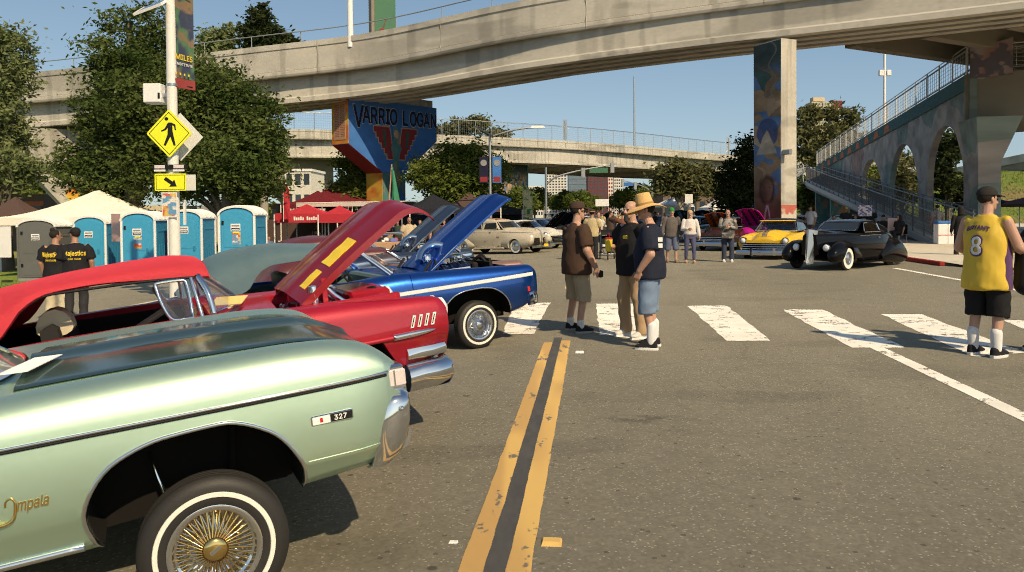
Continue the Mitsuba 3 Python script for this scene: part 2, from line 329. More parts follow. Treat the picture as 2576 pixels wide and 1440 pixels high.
def sweep(C, N, prof, i0=0, i1=None):
    """prof: function(i) -> closed list of (across, up)"""
    i1 = len(C) if i1 is None else i1
    return loft([[C[i] + N[i] * t + np.array([0, 0, z]) for t, z in prof(i)] for i in range(i0, i1)])
def overpass(key, label, C, N, k, over, W, ng, gh, ph, fence=None, seam=None, step=1., wide=.5):
    b = thing(key, label, 'overpass')
    gap = (W - .5) / (ng - 1)
    for g in range(ng):
        o = g * gap
        part(b, 'girder', sweep(C, N, lambda i: [(o, 0), (o + .5, 0), (o + .5, .25), (o + .38, .33), (o + .38, gh), (o + .12, gh), (o + .12, .33), (o, .25)]), 'bridge_concrete')
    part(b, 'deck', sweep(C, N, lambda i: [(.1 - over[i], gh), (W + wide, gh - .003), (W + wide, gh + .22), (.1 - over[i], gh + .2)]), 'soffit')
    n = max(int(8 / step), 2)
    for side in (0, 1):
        for a in range(0, len(C) - 1, n):
            e = min(a + n, len(C) - 1)
            def pr(i):
                o = .12 - over[i] if side == 0 else W + wide; s = 1 if side == 0 else -1
                return [(o - s * .02, gh - .12), (o + s * .25, gh - .12), (o + s * .25, gh + ph), (o - s * .06, gh + ph), (o - s * .06, gh + ph - .30), (o, gh + ph - .33), (o, gh + .18), (o - s * .07, gh + .15), (o - s * .07, gh - .02)]
            Q, NN = C.copy(), N
            t = C[e] - C[e - 1]; t /= np.linalg.norm(t)
            Q[e] = C[e] - t * .025
            if side == 0 or key == 'overpass': part(b, 'parapet_panel', sweep(Q, NN, pr, a, e + 1), 'bridge_concrete')
    return b
L1 = pts_at([(-900, 372, 53), (-400, 352, 51.5), (50, 324, 49.3), (720, 262, 45.1), (876, 246, 44.4), (1365, 167, 38.6), (1900, 100, 34.5), (2576, 23, 29.9), (3300, -80, 26.)])
C1, k1 = resample(L1, 1.0); N1 = frame(C1)
pxs = np.array([at(0, 0, 1)[0]] * len(C1)); sx = CX + F * C1[:, 0] / C1[:, 1]
over1 = PchipInterpolator([-900, 100, 700, 880, 1100, 1365, 1800, 4000], [.62, .62, .62, .60, .50, .34, .17, .15])(np.clip(sx, -900, 4000))
W1, GH1, PH1 = 3.4, 1.52, 1.70
br = overpass('overpass', 'long curved concrete overpass crossing the whole street in front', C1, N1, k1, over1, W1, 4, GH1, PH1, wide=6.5)  # rear of the deck widened out of view to cast shade on the pier
# handrail on the near parapet
top = C1 + N1 * (.24 - over1)[:, None] + np.array([0, 0, GH1 + PH1])
rl = part(br, 'railing', tube(top + [0, 0, .62], .03, 6), 'rail_metal', True)
for i in range(2, len(top), 3): part(rl, 'post', rod(top[i] - [0, 0, .02], top[i] + [0, 0, .62], .028, 6), 'rail_metal')
# the T-shaped mural pier under the overpass
def f_blue(p, n, uv): return mix((.06, .19, .50), (.04, .12, .34), fbm(p.x * 1.2, p.y * 1.2, p.z * 1.2, 3))
matte('mural_blue', proc(f_blue), .75)
def f_orange(p, n, uv):
    a = fbm(p.x * .9, p.y * .9, p.z * 1.4, 4)
    c = mix((.55, .13, .03), (.62, .36, .05), smoothstep(.35, .65, a)); c = mix(c, (.62, .50, .08), smoothstep(3.2, 1.8, p.z) * smoothstep(.3, .55, fbm(p.x * 2, p.y * 2, p.z * 2, 3)))
    return mix(c, (.25, .5, .5), smoothstep(.62, .7, fbm(p.x * 1.7 + 3, p.y * 1.7, p.z * 1.1, 3)) * smoothstep(3.5, 2.2, p.z))
matte('mural_orange', proc(f_orange), .75)
matte('mural_red', proc(lambda p, n, uv: mix((.27, .035, .04), (.20, .03, .035), fbm(p.x * 2, p.y * 2, p.z * 2, 3))), .75)
matte('mural_navy', (.012, .012, .035), .7); matte('mural_white', (.55, .55, .52), .7); matte('mural_green', (.04, .10, .07), .7); matte('mural_sand', (.45, .28, .17), .7)
matte('mural_teal', proc(lambda p, n, uv: mix(mix((.04, .15, .17), (.12, .22, .20), fbm(p.x * 3, p.y * 3, p.z * 2, 4)), (.30, .20, .12), smoothstep(.52, .66, fbm(p.x * 2.2 + 7, p.y * 2.2, p.z * 1.3, 3)))), .75)
# local frame of the pier: u along the broad face (to the right and away), v out of the broad face (towards the camera), z up
pcx, pcy = -9.25, 45.4
pu = np.array([.66, .75, 0]); pu /= np.linalg.norm(pu); pv = np.array([pu[1], -pu[0], 0])
MP = np.eye(4); MP[:3, 0], MP[:3, 1], MP[:3, 2], MP[:3, 3] = pu * 1.04, -pv * 1.04, (0, 0, 1.04), (pcx, pcy, 0)     # local y runs away from the camera
pier = thing('bridge_pier', 'T-shaped blue mural pier with big lettering under the overpass', 'bridge pier', M=MP)
ZC = 8.05; L_ = 6.6
capo = [(0, ZC), (0, ZC - 2.55), (2.35, ZC - 4.05), (4.05, ZC - 4.05), (L_, ZC - 2.0), (L_, ZC)]
part(pier, 'cap', prism(capo, 0, 1.5, 'xz'), 'mural_blue')
part(pier, 'column', box(2.35, 4.05, .02, 1.48, -1, ZC - 4.06), 'mural_teal')
part(pier, 'column_side', box(2.33, 2.35, .03, 1.47, -1, ZC - 4.07), 'mural_orange')
part(pier, 'cap_end', box(-.03, -.001, .02, 1.48, ZC - 2.53, ZC - .02), 'mural_orange')
part(pier, 'cap_soffit', prism([(0.02, ZC - 2.552), (2.34, ZC - 4.052), (2.34, ZC - 4.07), (.0, ZC - 2.57)], .02, 1.48, 'xz'), 'mural_red')
part(pier, 'text_panel', box(-.05, -.031, .22, 1.28, ZC - 2.3, ZC - .25), 'mural_sand')
rr = np.random.default_rng(5); tx = []
for j in range(19):
    for c0, c1 in ((.30, .70), (.78, 1.2)):
        y = c0
        while y < c1 - .04: w = .03 + .07 * rr.random(); tx.append(box(-.055, -.051, y, min(y + w, c1), ZC - .42 - j * .095, ZC - .38 - j * .095)); y += w + .025
part(pier, 'lettering', cat(*tx), 'mural_red')
part(pier, 'pedestal', hull([(-.05, -.1, ZC + .002), (1.3, -.1, ZC + .002), (1.3, 1.6, ZC + .002), (-.05, 1.6, ZC + .002), (.15, 0, ZC + .95), (1.2, 0, ZC + .95), (1.2, 1.5, ZC + .95), (.15, 1.5, ZC + .95)]), 'bridge_concrete')
part(pier, 'bearing_wall', box(1.32, L_ - .1, .25, 1.3, ZC + .001, ZC + .45), 'bridge_concrete')
def wall_text(t, s, h, x, z, mt, y=0., sx=1., d=.012, bold=True, name='lettering'):
    m = meshkit.text_mesh(s, h, d, bold); v = m.vertices.copy(); m.vertices = np.column_stack([x + v[:, 0] * sx, y - v[:, 2], z + v[:, 1]]); m.invert()
    if m.volume < 0: m.invert()
    return part(t, name, m, mt)
def fat(s, h, x, z, y, sx, mt, sp):
    """hand-painted block capitals, each a little different"""
    r = np.random.default_rng(3)
    for i, ch in enumerate(s):
        if ch == ' ': x += sp * .75; continue
        hh = h * (1.32 if i == 0 else 1.04 - .01 * i); wall_text(pier, ch, hh * 1.07, x - .028, z + (h - hh) - .035, 'mural_white', y, sx * 1.0, .008); wall_text(pier, ch, hh, x, z + (h - hh), mt, y - .008, sx, .01); x += sp * (1.15 if i == 0 else .55 if ch == 'I' else 1)
fat('VARRIO LOGAN', .88, .28, ZC - 1.28, 0., .68, 'mural_navy', .55)
def flat(t, name, pts, y, mt, d=.012):
    return part(t, name, prism(pts, y - d, y, 'xz'), mt)
zt = ZC - 1.45
lw = [(1.75, zt), (2.9, zt), (3.0, zt - .5), (3.05, zt - 1.75), (2.75, zt - 1.75)] + [(2.75 - .2 * k, zt - 1.55 + .3 * (k - .0)) for k in range(0, 5)]
st = [(1.75, zt), (2.85, zt), (2.98, zt - .6), (3.1, zt - 1.8), (2.7, zt - 1.8), (2.7, zt - 1.5), (2.5, zt - 1.5), (2.5, zt - 1.2), (2.3, zt - 1.2), (2.3, zt - .9), (2.1, zt - .9), (2.1, zt - .6), (1.92, zt - .6), (1.92, zt - .3), (1.75, zt - .3)]
grow = lambda p, a: list(sg.Polygon(p).buffer(a, join_style=2).exterior.coords)[:-1]
for mir in (0, 1):
    P = [(x if not mir else 2 * 3.35 - x, z) for x, z in st]
    if mir: P = P[::-1]
    flat(pier, 'wing_outline', grow(P, .06), 0., 'mural_sand', .008); flat(pier, 'wing', P, -.009, 'mural_red')
    Q = [(2.35, zt - .15), (2.55, zt - .15), (2.62, zt - 1.1), (2.48, zt - 1.1)]; Q = [(x if not mir else 6.7 - x, z) for x, z in Q]
    flat(pier, 'feather', Q if not mir else Q[::-1], -.022, 'mural_green', .006)
fig = [(3.0, -1), (3.12, zt - 1.6), (2.95, zt - 1.2), (3.1, zt - .75), (3.1, zt - .2), (3.35, zt + .15), (3.6, zt - .2), (3.6, zt - .75), (3.75, zt - 1.2), (3.58, zt - 1.6), (3.75, -1)]
flat(pier, 'painted_figure', fig[::-1], -.024, 'mural_teal', .006)
flat(pier, 'painted_head', [(3.35 + .17 * math.cos(a), zt - .35 + .24 * math.sin(a)) for a in np.linspace(0, 2 * np.pi, 14)[:-1]], -.031, 'mural_sand', .006)
flat(pier, 'painted_robe', [(3.5, -1), (3.9, -1), (3.95, 2.4), (3.6, 3.2)][::1], -.031, 'mural_blue', .006)
# pole-and-flag standing in front of the pier
matte('flag_green', (.05, .22, .13), .8)
fp = at(985, 500, 42); fl = thing('flag', 'green flag drooping from a slim wooden pole before the blue pier', 'flag')
part(fl, 'pole', rod((fp[0] - .35, fp[1], gz(fp[0], fp[1])), (fp[0] + .03, fp[1], 4.3), .035), 'mural_sand')
part(fl, 'cloth', thick([[(fp[0] + .03 + a * (.10 + .42 * b) + .05 * math.sin(9 * a), fp[1] - .05 + .08 * math.sin(6 * a + 3 * b), 4.2 - 2.7 * b - .3 * a * (1 - b)) for b in np.linspace(0, 1, 9)] for a in np.linspace(0, 1, 8)], .015), 'flag_green', 40)
# left pier, mostly behind the big tree
lp = thing('bridge_pier', 'concrete overpass pier with a painted foot behind the big tree', 'bridge pier', M=T(-27.6, 50.2, 0, .65))
part(lp, 'cap', prism([(-3, 7.1), (-3, 5.2), (-.6, 2.2), (-.6, -1), (1.2, -1), (1.2, 2.2), (3.4, 5.2), (3.4, 7.1)][::-1], -.75, .75, 'xz'), 'bridge_concrete')
part(lp, 'painted_panel', box(-.58, 1.18, -.79, -.752, -1, 3.4), 'mural_orange')
# slender square column on the right with a shaded mural face
e1 = np.array([.43, -.90, 0]); e2 = np.array([.90, .43, 0]); e1 /= np.linalg.norm(e1); e2 = np.array([-e1[1], e1[0], 0])
cp = at(1965, 300, 33.5); MC = np.eye(4); MC[:3, 0], MC[:3, 1], MC[:3, 3] = e2, -e1, (cp[0], cp[1], 0)      # corner nearest the camera at the origin; x along the lit face, y away along the mural face
def f_mural(p, n, uv):
    x, y, z = p.x * 1.3, p.y * 1.3, p.z
    d, d2, w = voronoi((x + y) * 2.1 + 1.4 * noise(z * 1.9, x * 2, 1.), z * 1.5 + 1.3 * noise(x * 2.5 + y, z * 1.3, 4.))
    g = fbm((x + y) * 3, z * 3, 1., 3)
    c = mix((.17, .125, .085), (.42, .29, .18), w); c = dr.select(w > .8, mi.Color3f(.10, .17, .30), c); c = dr.select((w > .45) & (w < .56), mi.Color3f(.36, .30, .22), c)
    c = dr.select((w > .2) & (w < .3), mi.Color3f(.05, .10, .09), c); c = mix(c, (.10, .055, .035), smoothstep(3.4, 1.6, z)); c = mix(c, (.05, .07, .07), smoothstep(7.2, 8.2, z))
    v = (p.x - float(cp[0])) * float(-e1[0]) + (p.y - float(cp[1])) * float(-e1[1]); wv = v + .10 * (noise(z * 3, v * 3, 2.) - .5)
    ins = lambda q, w_: smoothstep(w_, -w_, q)
    c = mix(c, (.42, .38, .30), ins(dr.abs(wv - .85) - (5.15 - z) * .62, .04) * ins(4.1 - z, .05) * ins(z - 5.1, .05) * .8)
    c = mix(c, (.05, .08, .19), ins(dr.sqrt(dr.square((wv - .8) / .62) + dr.square((z - 5.0) / .62)) - 1., .06) * (1 - ins(dr.abs(wv - .85) - (5.15 - z) * .62, .04)) * .9)
    hd_ = dr.sqrt(dr.square((wv - .82) / .36) + dr.square((z - 2.55) / .48)); c = mix(c, (.035, .022, .018), ins(hd_ - 1.35, .25) * .8); c = mix(c, mix((.20, .11, .07), (.09, .05, .035), smoothstep(-.2, .3, wv - .82)), ins(hd_ - 1., .15) * .8); c = mix(c, (.06, .03, .02), ins(dr.abs(z - 2.66) - .03, .03) * ins(dr.abs(dr.abs(wv - .82) - .14) - .06, .04) * .6)
    c = mix(c, (.12, .06, .04), ins(dr.abs(wv - .82) - (2.1 - z) * .9, .05) * ins(z - 2.05, .05) * .8); c = mix(c, (.30, .30, .30), ins(dr.abs(dr.abs(wv - .82) - (1.95 - z) * .25) - .04, .02) * ins(1.1 - z, .05) * ins(z - 1.9, .05))
    c = mix(c, (.16, .18, .14), ins(dr.abs(wv - .5 - .22 * dr.sin(z * 5)) - .05, .03) * ins(6.6 - z, .1) * .7); c = mix(c, (.30, .22, .15), ins(dr.sqrt(dr.square((wv - .55) / .24) + dr.square((z - 6.2) / .42)) - 1., .1) * .8)
    return c * (.6 + .8 * g) * (.8 + .2 * smoothstep(.0, .05, d2 - d))
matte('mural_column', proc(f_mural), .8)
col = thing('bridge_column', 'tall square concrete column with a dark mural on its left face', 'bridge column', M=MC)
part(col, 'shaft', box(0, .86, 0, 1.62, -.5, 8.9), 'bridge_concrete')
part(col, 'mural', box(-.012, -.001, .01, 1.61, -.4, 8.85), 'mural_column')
def f_graf(p, n, uv): return mix((.50, .46, .38), (.42, .12, .09), smoothstep(.48, .58, fbm(p.x * 2.2, p.y * 2.2, p.z * 1.6, 4)))
matte('graffiti', proc(f_graf), .8)
part(col, 'painted_base', box(.01, .85, -.012, -.001, -.4, 1.9), 'graffiti')
part(col, 'floodlight', box(.02, .2, -.45, -.02, 4.0, 4.22, .03), 'galv')
# a further overpass with a mesh fence
L2 = pts_at([(-900, 420, 96), (-100, 400, 98), (737, 398, 101), (1050, 404, 109), (1400, 415, 119), (1840, 440, 150), (2300, 452, 190)])
C2, k2 = resample(L2, 2.5); N2 = frame(C2); s2 = CX + F * C2[:, 0] / C2[:, 1]; over2 = np.interp(s2, [0, 1250, 1400, 1800], [1.3, .7, .5, 1.3])
b2 = overpass('overpass', 'pale concrete overpass with a mesh fence, farther down the street', C2, N2, k2, over2, 22., 9, 2.35, 1.15, step=2.5)
tp = C2 + N2 * (.15 - over2)[:, None] + np.array([0, 0, 3.5])
fe = part(b2, 'fence_rail', tube(tp + [0, 0, 2.15], .05, 5), 'galv', True)
for i in range(0, len(tp), 1): part(fe, 'post', rod(tp[i] - [0, 0, .05], tp[i] + [0, 0, 2.15], .05, 5), 'galv')
w = []
for i in range(len(tp) - 1):
    for q in range(9): a = tp[i] * (1 - q / 9) + tp[i + 1] * q / 9; w.append(rod(a, a + [0, 0, 2.1], .007, 3))
for z in np.arange(.2, 2.1, .3): w.append(tube(tp + [0, 0, z], .007, 3))
part(fe, 'mesh_wire', cat(*w), 'galv', kind='stuff')
for px, Y in ((1290, 118), (780, 104)):
    p = at(px, 415, Y); bp = thing('bridge_pier', 'dark mural pier with a green cap end under the fenced overpass' if px > 1000 else 'plain grey pier under the fenced overpass behind the booths', 'bridge pier', M=T(p[0], p[1], 0, .8))
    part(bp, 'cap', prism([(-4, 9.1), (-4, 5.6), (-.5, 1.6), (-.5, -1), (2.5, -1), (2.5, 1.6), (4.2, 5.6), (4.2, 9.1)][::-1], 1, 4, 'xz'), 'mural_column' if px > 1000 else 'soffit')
    if px > 1000:
        gloss('cap_green', (.06, .24, .15), .6); part(bp, 'cap_end', box(4.15, 4.3, .9, 4.1, 5.4, 9.0), 'cap_green')
# highway sign backs and lamp posts on the far overpass
for px, pyt, pyb, w_, lab in [(1421, 296, 350, .9, 'narrow grey sign seen edge-on on the fenced overpass, nearer the pier'), (1818, 344, 392, .9, 'narrow grey sign seen edge-on on the fenced overpass, nearer the column')]:
    i = int(np.argmin(abs(s2 - px))); p = tp[i]
    sg_ = thing('highway_sign', lab, 'road sign', M=T(p[0], p[1], p[2]))
    part(sg_, 'post', rod((0, 0, -1.2), (0, 0, 3.0), .08), 'galv')
    for dx in (-.32, .06): part(sg_, 'panel', box(dx, dx + .24, -.08, .0, .2, 3.2), 'steel')
def lamp_post(p, h, lab, arm=1, r=.09, name='street_lamp', al=2.0, mt='galv'):
    t = thing(name, lab, 'street lamp', M=T(*p)); part(t, 'pole', rod((0, 0, -.1), (0, 0, h), r, 10, r * .65), mt, 50)
    if arm:
        a = np.linspace(0, 1, 10); P = np.stack([arm * al * a, 0 * a, h + .45 * np.sin(a * 1.5)], 1)
        part(t, 'arm', tube(P, .045, 7), mt, 50); part(t, 'lamp_head', hull([(arm * (al + u), v, h + .42 + z) for u, v, z in [(-.15, -.1, 0), (.6, -.12, .0), (-.15, .1, 0), (.6, .12, .0), (-.1, 0, .12), (.5, 0, .12)]]), 'pale')
    return t
i = int(np.argmin(abs(s2 - 1576))); p = tp[i]; lamp_post((p[0], p[1], p[2] - .3), 11.5, 'tall slim lamp pole rising from the fenced overpass', 0, .16)
i = int(np.argmin(abs(sx - 880))); p = top[i]; lamp_post((p[0], p[1] - .05, p[2] - .5), 9, 'thick white lamp pole cut by the picture top on the overpass', 0, .17, mt='white_paint')
p = G(1232, 600); p = at(1232, 330, 40); lamp_post((p[0], p[1], -.6), 6.1, 'curved arm street lamp with a solar panel by the street trees', 1, .1, al=2.2)
k = list(labels)[-1]; t = Th(k, T(p[0], p[1], -.6)); part(t, 'solar_panel', mv(box(-.9, .2, -.4, .4, -.03, .03), T(0, 0, 6.2) @ trimesh.transformations.rotation_matrix(.5, (0, 1, 0))), 'dark_glass')
for s_, c_ in ((-.98, 'mural_navy'), (.22, 'mural_blue')):
    bn = part(t, 'banner', box(s_ * .55, s_ * .55 + .44, -.02, .02, 3.8, 5.1), c_); part(bn, 'emblem', mv(lathe([(0.001, .0), (.16, .0), (.16, .02), (.001, .02)], 18), T(s_ * .55 + .22, -.045, 4.8)), 'grey'); part(bn, 'stripe', box(s_ * .55 + .04, s_ * .55 + .40, -.03, -.021, 3.85, 4.1), 'mural_red')
# tall green-painted bridge pier far behind, above the overpass
p = at(960, 40, 120); gp = thing('bridge_pier', 'tall green painted bridge pier rising behind the overpass', 'bridge pier', M=T(p[0], p[1], 0, .35))
gloss('pier_green', (.045, .15, .085), .7)
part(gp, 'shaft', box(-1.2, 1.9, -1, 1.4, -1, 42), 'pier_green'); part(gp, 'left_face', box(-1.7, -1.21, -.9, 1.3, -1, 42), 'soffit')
part(gp, 'painted_disc', mv(lathe([(.01, 0), (.45, 0), (.45, .03), (.01, .03)], 18), T(-.2, -1.03, 29.)), 'mural_red'); part(gp, 'painted_stem', prism([(-.2, 29.2), (.5, 31), (.6, 31), (-.05, 29.2)][::-1], -1.03, -1.005, 'xz'), 'mural_red')
# dark wide deck behind on the right
A_, B_ = at(2204, 102, 41.6), at(2415, 134, 45.)
d_ = (B_ - A_) / np.linalg.norm((B_ - A_)[:2]); q0 = A_ - d_ * 3.5; q1 = B_ + d_ * 30; z0 = A_[2]
hd = thing('elevated_deck', 'dark underside of a wide elevated roadway above the ramp', 'bridge deck')
part(hd, 'deck_slab', prism([tuple(q0[:2]), tuple(q1[:2]), (q1[0] + 16, q1[1] - 26), (q0[0] + 16, q0[1] - 16)], z0, z0 + .5), 'soffit')
nd = np.array([d_[1], -d_[0], 0])
for g in range(5):
    a = q0 + nd * (1.2 + 3.0 * g) + d_ * g * 1.5; b = q1 + nd * (1.2 + 3.0 * g); part(hd, 'girder', hull([tuple(a + nd * s + [0, 0, z]) for s in (-.3, .3) for z in (-.95, .2)] + [tuple(b + nd * s + [0, 0, z]) for s in (-.3, .3) for z in (-.95, .2)]), 'soffit')
# ================================================================ pedestrian ramp with mural arches on the right
A2, B2 = np.array([29.3, 75.6, 0]), np.array([22.9, 40.3, 0]); rdir = (B2 - A2) / np.linalg.norm(B2 - A2); rn = np.array([rdir[1], -rdir[0], 0])       # rn points to the street side
if rn[0] > 0: rn = -rn
def W2(px, py): p = onp(px, py, A2, rn); return ((p - A2) @ rdir, p[2])
MW = np.eye(4); MW[:3, 0], MW[:3, 1], MW[:3, 2], MW[:3, 3] = rdir, np.cross((0, 0, 1), rdir), (0, 0, 1), A2
ysgn = 1 if np.dot(MW[:3, 1], rn) > 0 else -1        # local +y or -y is the street side
def f_ramp(p, n, uv):
    h = p.y; z = p.z; d, d2, w = voronoi(h * .35 + .5 * noise(h, z, 1.), z * .6 + .4 * noise(h, z, 5.))
    c = mix((.32, .30, .28), (.44, .38, .34), w); c = dr.select(w > .75, mi.Color3f(.15, .24, .22), c); c = dr.select((w > .3) & (w < .42), mi.Color3f(.34, .19, .16), c)
    return mix(c, (.34, .32, .29), .35) * (.5 + 1.0 * fbm(h * 1.6, z * 1.6, 3., 4))
matte('mural_ramp', proc(f_ramp), .85); matte('ramp_orange', (.50, .17, .09), .8); matte('ramp_pale', (.40, .42, .42), .8); matte('ramp_teal', (.07, .14, .14), .8)
ur = thing('ramp', 'upper pedestrian ramp on mural covered arches rising towards the camera', 'pedestrian ramp', M=MW)
s_lo, z_lo = W2(2060, 418); s_hi, z_hi = W2(2436, 190)
deck = lambda s: z_lo + (z_hi - z_lo) * (s - s_lo) / (s_hi - s_lo)
outer = [(s_lo - 1.5, -.5), (s_lo - 1.5, deck(s_lo - 1.5)), (s_hi, z_hi), (s_hi + .2, z_hi), (s_hi + .2, -.5)]
wall = sg.Polygon(outer)
for (xl, xr, yt) in [(2160, 2222, 403), (2236, 2310, 364), (2332, 2424, 318)]:
    a, b = W2(xl, 480)[0], W2(xr, 480)[0]; zt_ = W2((xl + xr) / 2, yt)[1]; r_ = (b - a) / 2; m_ = (a + b) / 2; hz = min(r_ * 1.15, zt_ - .4)
    arch = sg.Polygon([(a, -1), (b, -1)] + [(m_ + r_ * math.cos(t), zt_ - hz + hz * math.sin(t)) for t in np.linspace(0, math.pi, 22)]); wall = wall.difference(arch)
y0_, y1_ = (-.35, 0.) if ysgn > 0 else (0., .35)
part(ur, 'arch_wall', prism(wall, y0_, y1_, 'xz'), 'mural_ramp')
f_ = .012 * ysgn
part(ur, 'stringer', prism([(s_lo - 1.4, deck(s_lo - 1.4) - .62), (s_hi, z_hi - .72), (s_hi, z_hi + .02), (s_lo - 1.4, deck(s_lo - 1.4) + .02)], min(f_, f_ + .06 * ysgn), max(f_, f_ + .06 * ysgn), 'xz'), 'ramp_teal')
for k in range(9):
    s = s_lo + 1.5 + k * 2.6; z = deck(s); sl = (z_hi - z_lo) / (s_hi - s_lo)
    q = [(s, z - .6), (s + 1.35, z - .6 + 1.35 * sl), (s + 1.05, z - .12 + 1.05 * sl), (s + .3, z - .12 + .3 * sl)]
    if s < s_hi - 8: part(ur, 'orange_block', prism(q, *sorted((f_ + .061 * ysgn, f_ + .075 * ysgn)), 'xz'), 'ramp_orange')
part(ur, 'walkway', prism([(s_lo - 1.5, deck(s_lo - 1.5) - .25), (s_hi + .2, z_hi - .25), (s_hi + .2, z_hi - .02), (s_lo - 1.5, deck(s_lo - 1.5) - .02)], *sorted((-.36 * ysgn, -2.2 * ysgn)), 'xz'), 'pavement_mat')
part(ur, 'back_beam', prism([(s_lo - 1.5, deck(s_lo - 1.5) - .8), (s_hi + .2, z_hi - .8), (s_hi + .2, z_hi - .02), (s_lo - 1.5, deck(s_lo - 1.5) - .02)], *sorted((-2.21 * ysgn, -2.5 * ysgn)), 'xz'), 'ramp_pale')
gloss('rail_dark', (.13, .135, .14), .6); gloss('rail_pale', (.60, .60, .57), .5)  # same railing metal twice: shade and sunlight put into its colour
def railing(t, name, f, s0, s1, y, step, h=1.35, nb=1, mt='rail_metal', bars=.35, pm='rail_pale'):
    g = part(t, name, tube([(s0, y, f(s0) + h), (s1, y, f(s1) + h)], .04, 6), mt); part(g, 'rail', tube([(s0, y, f(s0) + .22), (s1, y, f(s1) + .22)], .03, 6), mt); part(g, 'rail', tube([(s0, y, f(s0) + h + .18), (s1, y, f(s1) + h + .18)], .03, 6), pm)
    for s in np.arange(s0, s1 + .01, step): part(g, 'post', rod((s, y, f(s)), (s, y, f(s) + h + .18), .04, 6), pm)
    w = [rod((s, y, f(s) + .22), (s, y, f(s) + h), .013, 4) for s in np.arange(s0, s1, bars)]
    part(g, 'mesh_wire', cat(*w, *[tube([(s0, y, f(s0) + z), (s1, y, f(s1) + z)], .010, 3) for z in np.arange(.3, h, .2)]), pm, kind='stuff')
    return g
railing(ur, 'railing', deck, s_lo - 1.5, s_hi, -.1 * ysgn, 2.0)
railing(ur, 'railing', deck, s_lo - 1.5, s_hi, -2.1 * ysgn, 2.0, mt='galv', bars=.5)
cpx = (W2(2424, 480)[0] + W2(2485, 480)[0]) / 2
part(ur, 'flared_column', hull([(cpx + sx * .9, -.3 * ysgn + sy * .5, z) for sx in (-1, 1) for sy in (-1, 1) for z in (-.5, 3.9)]), 'mural_ramp')
part(ur, 'flared_capital', hull([(cpx + sx * .9, -.3 * ysgn + sy * .5, 3.9) for sx in (-1, 1) for sy in (-1, 1)] + [(cpx + sx * 1.5, -.5 * ysgn + sy * 1.0, 6.0) for sx in (-1, 1) for sy in (-1, 1)]), 'mural_ramp')
# the high landing beam at the near end
lb = thing('footbridge_beam', 'deep brown concrete footbridge beam above the arches at the right edge', 'footbridge')
p0 = at(2428, 190, 39.8); hb = 2.45
part(lb, 'beam', hull([tuple(p0 + [0, 0, 0]), tuple(p0 - [0, 0, hb]), tuple(p0 + [2.6, 5.6, 0]), tuple(p0 + [2.6, 5.6, -hb]), (p0[0] + 9, p0[1] - 4, p0[2] + .1), (p0[0] + 9, p0[1] - 4, p0[2] - hb + .1), (p0[0] + 12, p0[1] + 1.5, p0[2] + .1), (p0[0] + 12, p0[1] + 1.5, p0[2] - hb)]), 'soffit')  # depth behind the front face widened to throw shade on the ramps
Mb = T(p0[0], p0[1], p0[2], math.atan2(-4, 9)); lbt = Th(lb.key, Mb)
railing(lbt, 'railing', lambda s: .012 * s, .1, 9.6, .12, 1.9, h=1.2)
matte('banner_mat', proc(lambda p, n, uv: mix((.13, .12, .15), mix((.36, .33, .33), (.28, .10, .08), noise(p.x * 2, p.z * 2, 4.)), smoothstep(.48, .62, fbm(p.x * 2.5, p.y, p.z * 2.5, 3)))), .85)
bq = at(2440, 108, 39.5)
obj('banner', 'dark printed banner tied to the railing at the top of the ramp', 'banner', thick([[(bq[0] + .0 + 1.75 * a, bq[1] - .6 * a - .12 * math.sin(3.1 * a) * (1 - b), bq[2] - 1.8 * b + .1 * a - .15 * math.sin(math.pi * a) * (1 - b)) for b in np.linspace(0, 1, 8)] for a in np.linspace(0, 1, 10)], .02), 'banner_mat', 40)
# lower ramp in front
A3, B3 = np.array([27.4, 73.8, 0]), np.array([19.6, 36.4, 0]); r3 = (B3 - A3) / np.linalg.norm(B3 - A3); n3 = np.array([r3[1], -r3[0], 0]); L3 = np.linalg.norm(B3 - A3)
M3 = np.eye(4); M3[:3, 0], M3[:3, 1], M3[:3, 2], M3[:3, 3] = r3, np.cross((0, 0, 1), r3), (0, 0, 1), A3; y3 = 1 if np.dot(M3[:3, 1], [-1, 0, 0]) > 0 else -1
zl = at(2004, 462, 73.2)[2]; low = lambda s: zl * (1 - s / L3) + .14
lr = thing('ramp', 'lower grey pedestrian ramp descending to the pavement before the arches', 'pedestrian ramp', M=M3)
matte('ramp_grey', proc(lambda p, n, uv: mix((.17, .18, .185), (.28, .28, .27), fbm(p.y * .4, p.z * .8, 2., 4))), .9)
part(lr, 'side_wall', prism([(0, low(0) - .55), (L3, -.2), (L3, low(L3)), (0, low(0))], *sorted((.0, .16 * y3)), 'xz'), 'ramp_grey')
part(lr, 'edge_band', prism([(0, low(0) - .3), (L3, low(L3) - .3), (L3, low(L3) + .02), (0, low(0) + .02)], *sorted((.161 * y3, .22 * y3)), 'xz'), 'ramp_pale')
part(lr, 'walkway', prism([(0, low(0) - .22), (L3, low(L3) - .1), (L3, low(L3) - .01), (0, low(0) - .01)], *sorted((-.01 * y3, -1.5 * y3)), 'xz'), 'pavement_mat')
part(lr, 'back_wall', prism([(0, low(0) - .5), (L3, -.2), (L3, low(L3) + .02), (0, low(0) + .02)], *sorted((-1.51 * y3, -1.7 * y3)), 'xz'), 'ramp_grey')
for s in np.arange(4, 27, 7): part(lr, 'support', box(s, s + .5, *sorted((-1.4 * y3, -.05 * y3)), -.5, low(s) - .4), 'mural_teal')
part(lr, 'wall_mural', prism([(14, -.4), (L3 - .5, -.4), (L3 - .5, .15), (L3 - 4, low(L3 - 4) - .35), (14, low(14) - .6)], *sorted((-1.3 * y3, -1.25 * y3)), 'xz'), 'mural_teal')
